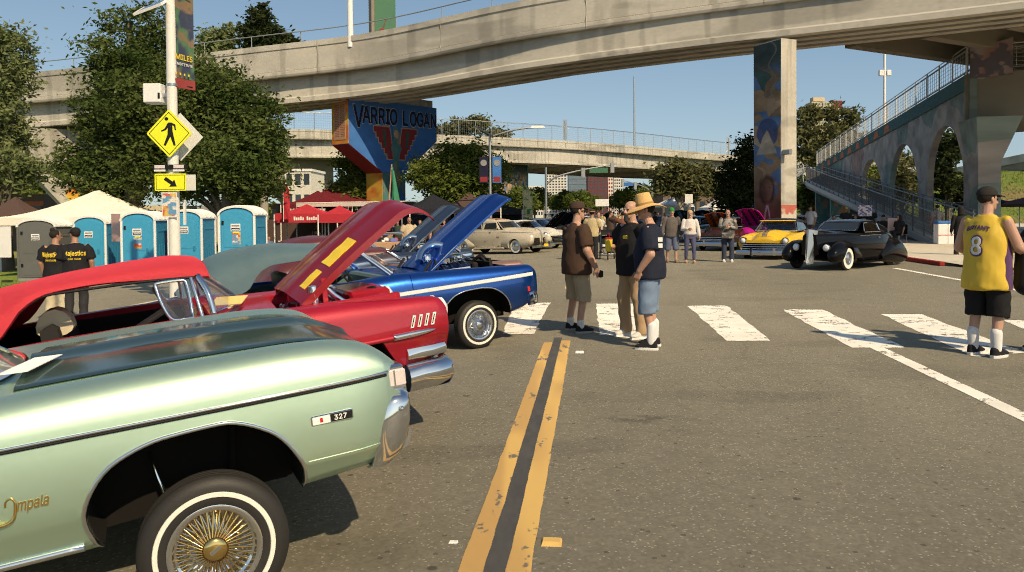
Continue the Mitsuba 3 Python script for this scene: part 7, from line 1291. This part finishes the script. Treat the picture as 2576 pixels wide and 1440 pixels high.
        if hk in ('cap', 'beanie'):
            cm = m3.Manifold.hull_points(A([ht(v) for v in ball((-.015, 0, .055), (.107, .09, .092), 12)])) - m3.Manifold.hull_points(A([ht(v) for v in [(x, y, z) for x in (-.3, .3) for y in (-.3, .3) for z in (-.4, .050 if hk == 'cap' else .02)]]))
            q = part(t, 'cap', tm(cm), cloth(hc), 40)
            if hk == 'cap':
                G_ = [[ht((.075 + .105 * r * (1 - .35 * (v * v)), v * .075 * (1 - .1 * r), .052 - .018 * r * r - .012 * v * v)) for r in np.linspace(0, 1, 5)] for v in np.linspace(-1, 1, 9)]; part(q, 'brim', thick(G_, .006), cloth(hc), 40)
        if hk == 'hood': part(t, 'hood', tm(m3.Manifold.hull_points(A([ht(v) for v in np.concatenate([ball((-.03, 0, .04), (.115, .10, .11), 12), ball((-.05, 0, -.12), (.10, .11, .06), 12)])])) - m3.Manifold.hull_points(A([ht(v) for v in [(x, y, z) for x in (.05, .4) for y in (-.07, .07) for z in (-.12, .10)]]))), cloth(hc), 40)
        if hk in ('straw', 'hat'):
            q = part(t, 'hat', mv(lathe([(.0005, .20), (.06, .205), (.085, .195), (.092, .16), (.108, .055), (.108, .045), (.095, .045), (.08, .15), (.0005, .16)] if hk == 'straw' else [(.0005, .16), (.07, .155), (.09, .12), (.1, .05), (.09, .05), (.0005, .12)], 36, 'z'), T(*(hd + A([-.01, 0, .01])), 0) @ RY(-tilt * 25)), cloth(hc), 40); R_ = .24 if hk == 'straw' else .15
            G_ = [[(r * math.cos(a), r * math.sin(a), .055 - .02 * ((r - .09) / .15) - (.05 if hk == 'straw' else .0) * ((r - .09) / .15) ** 2 * (.3 + .7 * math.cos(a) ** 2) + .014 * math.sin(3 * a + 1) * ((r - .09) / .15)) for r in np.linspace(.10, R_, 7)] for a in np.linspace(0, 2 * np.pi, 41)]; part(q, 'brim', mv(thick(G_, .006), T(*(hd + A([-.01, 0, .01])), 0) @ RY(-tilt * 25)), cloth(hc), 40); part(q, 'band', mv(lathe([(.110, .05), (.108, .085), (.106, .085), (.105, .05)], 36, 'z'), T(*(hd + A([-.01, 0, .01])), 0) @ RY(-tilt * 25)), cloth((.35, .22, .08)), 40)
    # shirt
    hz = hem + dz if not seat else hipz - .04
    sm_ = rings([(.0, 0, hz, .150 * bw, .205 * bw), (.0, 0, hz + .12, .152 * bw, .205 * bw), (.015 * bw + cx * .4, 0, 1.10 + dz, .150 * bw, .195 * bw), (cx, 0, 1.28 + dz, .145 * (1 + (bw - 1) * .6), .195 * (1 + (bw - 1) * .5)), (cx + lx * .3, 0, 1.40 + dz, .115, .185), (cx + lx * .4, 0, 1.455 + dz, .078, .115), (neck[0], 0, 1.478 + dz, .066, .074)], 24)
    if sleeve != 'none':
        for s, sh, e, w, hn in ar:
            if sleeve == 'short': q = sh + (e - sh) * .86; sm_ = sm_ + limb_rings([sh - A([0, s * .05, -.0]), sh + (e - sh) * .25, q], [.098, .102, .090 * (1 + .12 * (bw - 1))])
            else: sm_ = sm_ + bone(sh, e, .074, .066) + bone(e, w + (w - e) * -.06, .066, .046)
    else:
        for s, sh, e, w, hn in ar: sm_ = sm_ + bone(sh - A([0, s * .08, .03]), sh + A([0, -s * .012, .012]), .066, .052)
    st = part(t, 'shirt' if sleeve != 'long' else 'top', finish(sm_, rs, {0: 0, 1: .011, 2: .020}[near], seed), cloth(top), 50 if not near else True)
    # legs
    kind, lc = legs; L = None
    for s, p0, kn, an in ls:
        if kind == 'trousers': P_, R_ = [p0 + A([0, -s * .01, .04]), p0 - A([0, 0, .12]) if not seat else p0 * .6 + kn * .4, kn, kn * .5 + an * .5, an + A([-.005, 0, -.03])], [.115, .112, .085, .078, .078]
        elif kind == 'slim': P_, R_ = [p0 + A([0, -s * .01, .04]), p0 - A([0, 0, .12]) if not seat else p0 * .6 + kn * .4, kn, kn * .5 + an * .5, an + A([-.005, 0, .02])], [.11, .10, .066, .06, .045]
        else: q = kn + (an - kn) * .20; P_, R_ = [p0 + A([0, -s * .01, .04]), p0 * .6 + kn * .4, kn, q], [.112, .115, .106, .104]
        m = limb_rings(P_, R_, 16); L = m if L is None else L + m
    L = L + rings([(0, 0, hipz - .12, .10, .14), (0, 0, hipz, .135 * (1 + .5 * (bw - 1)), .185 * (1 + .6 * (bw - 1))), (0, 0, hipz + .10, .125 * bw, .18 * bw)], 18)
    part(t, 'shorts' if kind == 'shorts' else 'trousers', finish(L, rs, {0: 0, 1: .011, 2: .018}[near], seed + 3, (8, 8, 9)), cloth(lc), 50 if not near else True)
    for s, p0, kn, an in ls:
        if socks: part(t, 'sock', tm(bone(an + A([-.006, 0, socks[1]]), an + A([-.004, 0, 0]), .058 if socks[1] > .12 else .052, .050) + bone(an, an + A([.05, 0, -.03]), .045, .04)), cloth(socks[0]), 40)
        sh_ = part(t, 'shoe', tm(m3.Manifold.hull_points(np.concatenate([ball(an + A([-.03, 0, -.01]), (.045, .042, .04), 12), ball(an + A([.03, 0, -.01]), (.05, .044, .035), 12), ball(an + A([.13, s * .005, -.045]), (.06, .045, .022), 12), ball(an + A([-.035, 0, -.05]), (.045, .04, .025), 12)]))), cloth(shoes), 40)
        part(sh_, 'sole', tm(m3.Manifold.hull_points(A([(an[0] + x, an[1] + y, an[2] + z) for x, y in ((-.085, .02), (-.085, -.02), (-.04, .045), (-.04, -.045), (.10, .052), (.10, -.050), (.185, .02), (.185, -.02)) for z in (-.085, -.057)]))), cloth(sole), 40)
    return t, dict(hd=hd, ht=ht, ar=ar, neck=neck)
def feet(px, py, dz=0.): return G(px, py, dz)
# ---- the three men on the crosswalk
p1, i1 = person('heavy man in a brown shirt and brown cap facing right on the crosswalk', feet(1452, 836), 22, 1.75, (.062, .036, .024), ('shorts', (.36, .30, .205)), 'fair', ('cap', (.055, .032, .024)), (.016, .016, .018), (.30, .30, .30), ((.62, .62, .60), .07), {-1: ((.0, -.30, 1.12), (.13, -.31, .88), {'dir': (.4, 0, -.9)}), 1: ((.02, .28, 1.12), (.2, .26, .92))}, 1.32, hem=.79, near=2, head_turn=-.12, stance=.2)
hw_ = i1['ar'][0][3]; part(p1, 'glasses', tube([i1['ht'](v) for v in ((.02, -.082, .012), (.09, -.06, .012), (.103, 0, .010), (.09, .06, .012))], .006, 6), 'black', True)
obj('pouch', 'small black pouch in the hand of the brown shirted man', 'pouch', hull([(x, y, z) for x in (-.03, .03) for y in (-.018, .018) for z in (-.035, .04)] + [(.045, 0, 0), (-.045, 0, 0), (0, 0, .055), (0, 0, -.05)]), 'black', 40, M=p1.M @ T(hw_[0] + .07, hw_[1] + .005, hw_[2] - .085, .2))
p2, i2 = person('bald bearded man in a black shirt and tan cargo trousers holding a yellow cup', feet(1592, 850), 212, 1.76, (.014, .014, .015), ('trousers', (.42, .29, .165)), 'fair', ('none', None), (.62, .60, .57), (.70, .70, .68), None, {-1: ((.02, -.28, 1.13), (.22, -.14, 1.17), {'dir': (1, .1, .1), 'n': (.1, 1, 0)}), 1: ((-.02, .29, 1.14), (.12, .29, .90))}, 1.22, hem=.80, near=2, head_turn=.15, beard=(.05, .045, .042), stance=.2)
w2 = i2['ar'][0][3]; cup = obj('paper_cup', 'yellow paper cup with a red straw lid held by the bald man', 'cup', lathe([(.0005, -.085), (.038, -.075), (.050, .075), (.0005, .085)], 24, 'z'), 'tape_yellow', 40, M=p2.M @ T(w2[0] + .10, w2[1] + .055, w2[2] + .02)); cup_t = Th(cup.key, p2.M @ T(w2[0] + .10, w2[1] + .055, w2[2] + .02)); part(cup_t, 'lid', lathe([(.0005, .098), (.03, .098), (.049, .09), (.049, .080), (.0005, .080)][::-1], 24, 'z'), 'cloth_bright_red', 40); part(cup_t, 'blue_print', mv(box(-.010, .010, -.0455, -.040, -.03, .03), RZ(-60)), 'mural_blue'); part(cup_t, 'straw', rod((0, .01, .09), (.01, .02, .16), .004, 6), 'cloth_bright_red')
v_ = np.array([(.02 + .155 * 1.22 * 0 + .195, .07 + a, 1.27 + b) for a, b in ((0, 0), (.07, 0), (.075, .035), (.06, .05), (.035, .042), (.01, .05), (-.005, .03))]); part(p2, 'chest_print', hull(np.concatenate([v_ - [.012, 0, 0], v_ + [-.002, 0, 0]])), 'tape_yellow')
p3, i3 = person('man in a wide straw hat, navy shirt and denim shorts, nearest of the three', feet(1637, 877), 163, 1.75, (.014, .018, .034), ('shorts', (.16, .225, .33)), 'fair', ('straw', (.62, .40, .16)), (.016, .016, .018), (.70, .70, .70), ((.68, .68, .68), .20), {1: ((-.04, .30, 1.13), (.10, .245, .93), {'dir': (.35, -.25, -.9)}), -1: ((0, -.28, 1.13), (.15, -.26, .92))}, 1.22, hem=.83, near=2, head_turn=.2, stance=.15, tilt=.5)
for z0 in (1.20, 1.27): part(p3, 'sleeve_print', mv(box(-.012, .012, -.03, .03, 0, .05), T(-.135, .20, z0) @ RZ(-55)), 'pale')
# ---- yellow jersey
matte('jersey_yellow', proc(lambda p, n, uv: mix((.66, .46, .045), (.56, .38, .04), fbm(p.x * 6, p.y * 6, p.z * 3, 3))), .6, .4)
p4, i4 = person('man seen from behind in a yellow sleeveless jersey with the number eight', feet(2480, 897), 30, 1.84, 'jersey_yellow', ('shorts', (.012, .012, .014)), 'fair', ('cap', (.022, .020, .018)), (.016, .016, .02), (.62, .62, .62), ((.66, .66, .66), .17), {-1: ((.05, -.30, 1.14), (.34, -.20, 1.06), {'dir': (1, .2, .1)}), 1: ((.02, .30, 1.13), (.26, .2, 1.0))}, 1.2, 'none', .70, 2, -.35, .08)
def on_back(t, s, h, z, x, mt, d=.006, sx=1., y0=0., curve=0., bulge=.0, seg_=.015):
    m = meshkit.text_mesh(s, h, d, True); m = m.subdivide_to_size(seg_) if seg_ else m; v = m.vertices.copy(); w = v[:, 0].max(); a = (v[:, 0] - w / 2) * sx; m.vertices = np.column_stack([x - v[:, 2] + bulge * a * a, -a + y0, z + v[:, 1] - curve * a * a]); return m
def back_x(v, R=.20): return v
def decal(t, name, s, h, z, mt, sx=1., curve=0., off=.0, garment='shirt', y0=0.):
    """lettering draped on the back of a garment: every vertex is pushed just outside the cloth"""
    G_ = [q for q in scene if q.startswith(t.key + '__' + garment)][0]; vv, ff = meshkit.WRITTEN[scene[G_]['filename']][:2]; tmn = trimesh.Trimesh(vv, ff, process=False)
    m = on_back(t, s, h, z, 0, mt, .004, sx, y0, curve); o = np.column_stack([np.full(len(m.vertices), -1.), m.vertices[:, 1], m.vertices[:, 2]]); hit, ri, _ = tmn.ray.intersects_location(o, np.tile([1., 0, 0], (len(o), 1)), multiple_hits=False); X = np.full(len(o), np.nan); X[ri] = hit[:, 0]
    X = np.where(np.isnan(X), np.nanmedian(X), X); dep = m.vertices[:, 0]; m.vertices = np.column_stack([X - .003 - off + dep, m.vertices[:, 1], m.vertices[:, 2]]); return part(t, name, m, mt)
matte('print_purple', (.10, .05, .13), .7); decal(p4, 'number_outline', '8', .205, 1.055, 'print_purple', .9, garment='shirt', y0=.02); decal(p4, 'number', '8', .175, 1.07, 'pale', .85, off=.006, y0=.02); decal(p4, 'name_lettering', 'BRYANT', .044, 1.325, 'print_purple', 1., 1.4, y0=.02)
part(p4, 'side_panel', tm(rings([(.0, -.03, .71, .10, .232), (.0, -.03, .85, .10, .232), (.01, -.03, 1.05, .10, .222), (.01, -.02, 1.24, .075, .205)], 20).trim_by_plane((0, -1, 0), .16)), 'print_purple', 40)
# ---- two men in matching black shirts by the toilets
for k, (px, py, fa, leg, sh, hr, lab, h, sk) in enumerate([(143, 815, 84, ('trousers', (.50, .44, .30)), (.60, .50, .03), ('bun', (.02, .016, .014)), 'man with a black topknot in a yellow lettered black shirt and pale trousers', 1.74, 'mid'), (193, 812, 112, ('trousers', (.03, .03, .034)), (.02, .02, .02), ('cap', (.016, .016, .018)), 'man in a black cap and yellow lettered black shirt beside the topknotted man', 1.75, 'mid')]):
    t, i_ = person(lab, feet(px, py), fa, h, (.013, .013, .016), leg, sk, hr, sh, (.6, .5, .1) if k == 0 else (.1, .1, .1), None, None, 1.15, near=2, head_turn=-.5 if k == 0 else .5)
    decal(t, 'back_lettering', 'Majestics', .085, 1.25, 'tape_yellow', .72); decal(t, 'lower_lettering', 'CAR CLUB', .032, 1.17, 'tape_yellow', 1.)
# ---- people walking up the street
person('man in a green cap, grey long sleeved shirt and blue shorts', feet(1690, 663), 268, 1.76, (.115, .10, .09), ('shorts', (.11, .13, .20)), 'fair', ('beanie', (.03, .22, .05)), (.25, .15, .10), (.2, .15, .1), None, {-1: ((0, -.28, 1.14), (.08, -.30, .90)), 1: ((-.05, .28, 1.14), (.02, .30, .90))}, 1.1, 'long', near=1, stride=.08)
t, i_ = person('blonde woman in a white blouse and dark blue trousers looking at her phone', feet(1736, 664), 262, 1.68, (.62, .58, .54), ('slim', (.075, .08, .15)), 'fair', ('long', (.55, .38, .16)), (.42, .26, .17), (.3, .2, .14), None, {-1: ((.05, -.25, 1.13), (.26, -.08, 1.14)), 1: ((-.02, .27, 1.14), (.04, .30, .90))}, .95, 'long', .94, 1, stride=.07)
matte('camo', proc(lambda p, n, uv: mix((.30, .28, .25), (.09, .085, .08), smoothstep(.42, .58, fbm(p.x * 9, p.y * 9, p.z * 9, 3)))), .85)
t, i_ = person('person in a mottled grey jacket and dark jeans looking down at a camera', feet(1831, 661), 255, 1.70, 'camo', ('trousers', (.045, .055, .085)), 'fair', ('short', (.05, .032, .022)), (.70, .68, .64), (.7, .7, .7), None, {-1: ((.05, -.26, 1.13), (.27, -.08, 1.20)), 1: ((.05, .26, 1.13), (.27, .06, 1.18))}, 1.1, 'long', .84, 1, tilt=.8)
obj('shoulder_bag', 'mottled grey bag at the waist of the person in the mottled jacket', 'bag', hull([(x, y, z) for x in (.16, .30) for y in (-.19, .19) for z in (.80, .98)] + [(.32, 0, .88)]), 'camo', 40, M=t.M)
person('man in a tan shirt and dark hat seen from behind, pushing a pushchair', feet(1490, 656), 75, 1.72, (.45, .36, .20), ('trousers', (.02, .02, .022)), 'mid', ('hat', (.05, .035, .03)), (.02, .02, .02), (.2, .2, .2), None, {-1: ((.1, -.27, 1.13), (.33, -.22, 1.0)), 1: ((.1, .27, 1.13), (.33, .2, 1.0))}, 1.08, near=1)
# pushchair
sp = feet(1528, 655); t = thing('pushchair', 'black three wheeled pushchair with a white blanket in the middle of the street', 'pushchair', M=T(sp[0], sp[1], sp[2], math.radians(-95)))
part(t, 'seat', hull([(-.2, -.2, .38), (-.2, .2, .38), (.2, -.2, .42), (.2, .2, .42), (-.32, -.2, .80), (-.32, .2, .80), (-.25, .2, .82), (-.25, -.2, .82)]), 'black', 40); part(t, 'canopy', hull([(-.3 + .30 * math.cos(a), s * .22, .82 + .22 * math.sin(a)) for a in np.linspace(.2, 2.9, 8) for s in (-1, 1)]), 'black', 40); part(t, 'blanket', hull([(.0 + x, y, .46 + z) for x in (-.12, .2) for y in (-.17, .17) for z in (0, .07)]), 'cloth_clean', 40)
for s in (-1, 1): part(t, 'frame', tube(smoothpts([(-.62, s * .2, 1.02), (-.35, s * .22, .72), (.35, s * .10, .22)], 12), .014, 6), 'steel', True); part(t, 'rear_wheel', tr(lathe([(.02, -.02), (.15, -.02), (.155, 0), (.15, .02), (.02, .02)], 20), -.35, s * .25, .155), 'rubber', 40)
part(t, 'handle', rod((-.62, -.2, 1.02), (-.62, .2, 1.02), .016), 'rubber'); part(t, 'front_wheel', tr(lathe([(.02, -.02), (.13, -.02), (.135, 0), (.13, .02), (.02, .02)], 20), .40, 0, .135), 'rubber', 40)
person('person in a rust brown shirt and blue jeans raising both arms to take a picture', feet(1568, 648), 100, 1.68, (.15, .065, .04), ('slim', (.09, .14, .26)), 'mid', ('short', (.02, .015, .012)), (.1, .1, .1), (.3, .3, .3), None, {-1: ((.15, -.28, 1.38), (.26, -.08, 1.58)), 1: ((.15, .28, 1.38), (.26, .08, 1.58))}, 1., near=1)
person('man in a dark brown shirt with one arm stretched out, behind the pushchair', feet(1535, 640), 10, 1.72, (.07, .045, .035), ('trousers', (.03, .03, .04)), 'mid', ('short', (.02, .015, .012)), arms={-1: ((.25, -.25, 1.40), (.5, -.22, 1.42)), 1: ((-.03, .27, 1.14), (.06, .28, .9))}, near=0)
person('person in a white top just left of the pushchair', feet(1505, 640), 290, 1.66, (.60, .56, .50), ('slim', (.04, .04, .05)), 'fair', ('short', (.03, .02, .015)), near=0)
# ---- right pavement and under the ramps
person('person in a black hooded top and black trousers walking away on the pavement', feet(2417, 652, .0), 72, 1.72, (.016, .015, .014), ('trousers', (.022, .022, .022)), 'mid', ('hood', (.016, .015, .014)), (.65, .65, .63), (.7, .7, .7), None, None, 1.12, 'long', near=1, stride=.1)
pb = at(2358, 560, 37.); person('man in a pale grey shirt standing in the shade behind the white bins', (pb[0], 37., .12), 100, 1.76, (.30, .27, .24), ('trousers', (.03, .035, .06)), 'mid', ('short', (.02, .015, .012)), near=1)
for k, px in enumerate((2366, 2391)):
    q = at(px, 590, 35.4); t = thing('recycling_bin', ['white recycling box with a blue lid, left of the pair by the ramp', 'white recycling box with a blue lid, right of the pair by the ramp'][k], 'bin', 'white bins by the ramp', M=T(q[0], 35.4, .12, 0, 1.12)); part(t, 'box', box(-.19, .19, -.19, .19, 0, .80, .01), 'cloth_clean'); part(t, 'lid', box(-.205, .205, -.205, .205, .802, .92, .02), 'mural_blue'); part(t, 'red_stripe', box(-.191, .191, -.1915, -.1905, .34, .37), 'cloth_bright_red')
for k, (px, Y, fa, st_, c, hr, lab) in enumerate([(2098, 36, 250, .42, (.02, .02, .022), ('short', (.02, .015, .012)), 'seated person in black at the left of the shaded group under the ramps'), (2128, 37, 265, .0, (.03, .028, .03), ('cap', (.55, .45, .05)), 'standing person in a yellow cap in the shaded group under the ramps'), (2152, 35.5, 240, .42, (.02, .02, .025), ('short', (.02, .015, .012)), 'seated person in black, second in the shaded group under the ramps'), (2190, 36, 230, .0, (.02, .02, .022), ('short', (.02, .015, .012)), 'standing person in black, right of the yellow cap under the ramps'),
     (2222, 34.5, 250, .42, (.018, .018, .02), ('beanie', (.02, .02, .02)), 'seated person in a black knitted cap under the lower ramp'), (2262, 33, 200, .42, (.02, .02, .022), ('hood', (.02, .02, .022)), 'seated hooded person in black nearest the low end of the ramp')]):
    Y += 4.5; q = at(px, 560, Y); t, i_ = person(lab, (q[0], Y, .12), fa, 1.70, c, ('trousers', (.02, .02, .024)), 'mid', hr, near=0, seat=st_)
    if st_:
        ch = thing('folding_chair', ['', '', '', '', '', ''][k] + ['black folding chair under the first seated person in the shade', '', 'black folding chair under the second seated person in the shade', '', 'black folding chair under the seated person in a knitted cap', 'black folding chair under the seated hooded person'][k], 'chair', M=T(q[0], Y, .12, math.radians(fa))); part(ch, 'seat', box(-.2, .26, -.24, .24, .33, .36), 'black'); part(ch, 'backrest', box(-.27, -.23, -.24, .24, .4, .85), 'black')
        for a in (-.2, .24):
            for b in (-.22, .22): part(ch, 'leg', rod((a, b, 0), (a, b, .33), .014, 6), 'steel')
matte('rosette', proc(lambda p, n, uv: mix((.60, .58, .62), (.16, .13, .26), smoothstep(.5, .6, noise(p.x * 14, 0., p.z * 14)))), .8)
sgp = at(2176, 545, 38.5); obj('printed_board', 'white board with a violet rosette print in the shade under the ramps', 'display board', box(-.34, .34, -.02, .02, 1.25, 1.78, .01), 'rosette', M=T(sgp[0], 38.5, .12))
sgp = at(2248, 572, 38); obj('pink_board', 'small pale pink board leaning beside the seated hooded person', 'display board', box(-.28, .28, -.02, .02, .55, 1.15, .01), cloth((.62, .45, .42)), M=T(sgp[0], 38, .12))
# ---- the right edge: a person whose arm reaches into the picture, beside a dark motorcycle seat
t, i_ = person('person at the right edge reaching a bare arm towards the yellow jersey man', at(2625, 880, 8.9) * [1, 1, 0], 165, 1.74, (.02, .02, .022), ('trousers', (.02, .022, .03)), 'fair', ('short', (.03, .02, .015)), (.02, .02, .02), (.6, .6, .6), None, {1: ((.22, .24, 1.16), (.42, .18, 1.30)), -1: ((.18, -.24, 1.14), (.38, -.12, 1.22))}, 1.1, near=1)
sb = at(2592, 690, 8.6); obj('backpack', 'black rounded backpack hanging at the right edge of the picture', 'bag', tm(m3.Manifold.hull_points(np.concatenate([ball((0, 0, .22), (.15, .12, .12), 12), ball((0, 0, -.18), (.17, .13, .14), 12)]))), 'black', 40, M=T(sb[0], sb[1], .98))
# ---- stalls on the left
person('man in a tan open shirt and sunglasses standing by the stalls', at(1030, 640, 30.5) * [1, 1, 0] + [0, 0, gz(at(1030, 640, 30.5)[0], 30.5)], 285, 1.78, (.48, .39, .25), ('trousers', (.05, .04, .035)), 'mid', ('short', (.03, .022, .018)), arms={-1: ((.02, -.28, 1.14), (.22, -.20, .98)), 1: ((-.02, .28, 1.14), (.12, .27, .92))}, belly=1.15, near=1)
for px, Y, fa, c, lc, hr, lab, h in [(1058, 34, 250, (.40, .33, .26), (.05, .05, .06), ('short', (.02, .015, .012)), 'person in a beige top just right of the tan shirted man', 1.66), (1082, 36, 200, (.10, .06, .05), (.04, .04, .05), ('short', (.03, .02, .015)), 'person in a dark brown top left of the slate hood', 1.70), (1098, 33, 280, (.05, .05, .06), (.06, .05, .05), ('short', (.02, .015, .012)), 'person in a charcoal top between the raised hoods', 1.68), (1118, 37, 250, (.45, .12, .22), (.03, .03, .04), ('long', (.03, .02, .015)), 'woman in a pink top seen between the raised hoods', 1.62),
     (950, 37.5, 330, (.16, .17, .20), (.05, .05, .06), ('short', (.02, .015, .012)), 'person in a grey top bending over the vendor table', 1.68), (676, 34, 300, (.10, .14, .26), (.06, .08, .16), ('short', (.03, .02, .015)), 'child in a blue shirt by the low table left of the stalls', 1.25), (664, 35, 260, (.42, .05, .05), (.05, .05, .06), ('short', (.02, .015, .012)), 'child in a red shirt by the low table left of the stalls', 1.30), (1000, 39.5, 270, (.03, .05, .04), (.03, .03, .03), ('short', (.02, .015, .012)), 'person in dark green behind the table of caps', 1.72), (800, 41, 270, (.03, .025, .03), (.03, .03, .03), ('cap', (.02, .02, .02)), 'vendor in black in the shade under the red canopies', 1.72), (870, 42, 280, (.20, .05, .05), (.03, .03, .03), ('short', (.02, .015, .012)), 'vendor in dark red in the shade right of the awning post', 1.70)]:
    q = at(px, 580, Y); person(lab, (q[0], Y, float(gz(q[0], Y))), fa, h, c, ('trousers', lc), 'mid', hr, near=0)
# ---- far crowd down the street
r = np.random.default_rng(21); cols = [(.5, .46, .4), (.04, .05, .09), (.35, .06, .06), (.03, .03, .03), (.10, .16, .30), (.45, .4, .2), (.08, .10, .06), (.55, .55, .55), (.15, .1, .08), (.06, .06, .07), (.30, .26, .30), (.42, .2, .08)]
names = ['cream', 'navy', 'red', 'black', 'blue', 'yellowish', 'olive', 'white', 'brown', 'charcoal', 'lilac grey', 'orange']
for k, (px, Y) in enumerate([(1372, 56), (1408, 60), (1440, 66), (1468, 52), (1478, 72), (1555, 60), (1590, 55), (1625, 70), (1655, 62), (1712, 58), (1772, 62), (1810, 70)]):
    q = at(px, 550, Y); person(f'distant figure in a {names[k]} top among the far parked cars', (q[0], Y, float(gz(q[0], Y))), 250 + 60 * r.random(), 1.62 + .16 * r.random(), cols[k], ('trousers', cols[(k + 5) % 12] if k % 2 else (.04, .045, .07)), ['mid', 'fair', 'deep'][k % 3], ('short' if k % 3 else 'cap', (.02, .015, .012)), near=0, group='distant people down the street')

for k, (px, Y, where) in enumerate([(1390, 50, 'by the white topped car'), (1425, 54, 'behind the tan hatted man'), (1480, 62, 'left of the pushchair'), (1515, 66, 'above the pushchair'), (1542, 50, 'right of the pushchair'), (1648, 52, 'beside the straw hat'), (1672, 58, 'left of the green capped man'), (1705, 50, 'between the green cap and the blonde woman'), (1752, 54, 'right of the blonde woman'), (1788, 50, 'by the brown and orange car'), (1225, 44, 'under the black canopy by the blue hood'), (1250, 46, 'right of the blue hood'), (1900, 46, 'left of the mural column'), (2040, 40, 'right of the mural column')]):
    q = at(px, 550, Y); c = cols[(k * 5 + 2) % 12]; person(f'small distant person in a {names[(k * 5 + 2) % 12]} top {where}', (q[0], Y, float(gz(q[0], Y)) + (.12 if px > 2000 else 0)), 80 + 200 * r.random(), 1.6 + .2 * r.random(), c, (['trousers', 'slim', 'shorts'][k % 3], cols[(k * 7 + 1) % 12]), ['fair', 'mid', 'deep'][k % 3], (['short', 'cap', 'long', 'beanie'][k % 4], (.03, .022, .016)), near=0, stride=.06 * (k % 2))
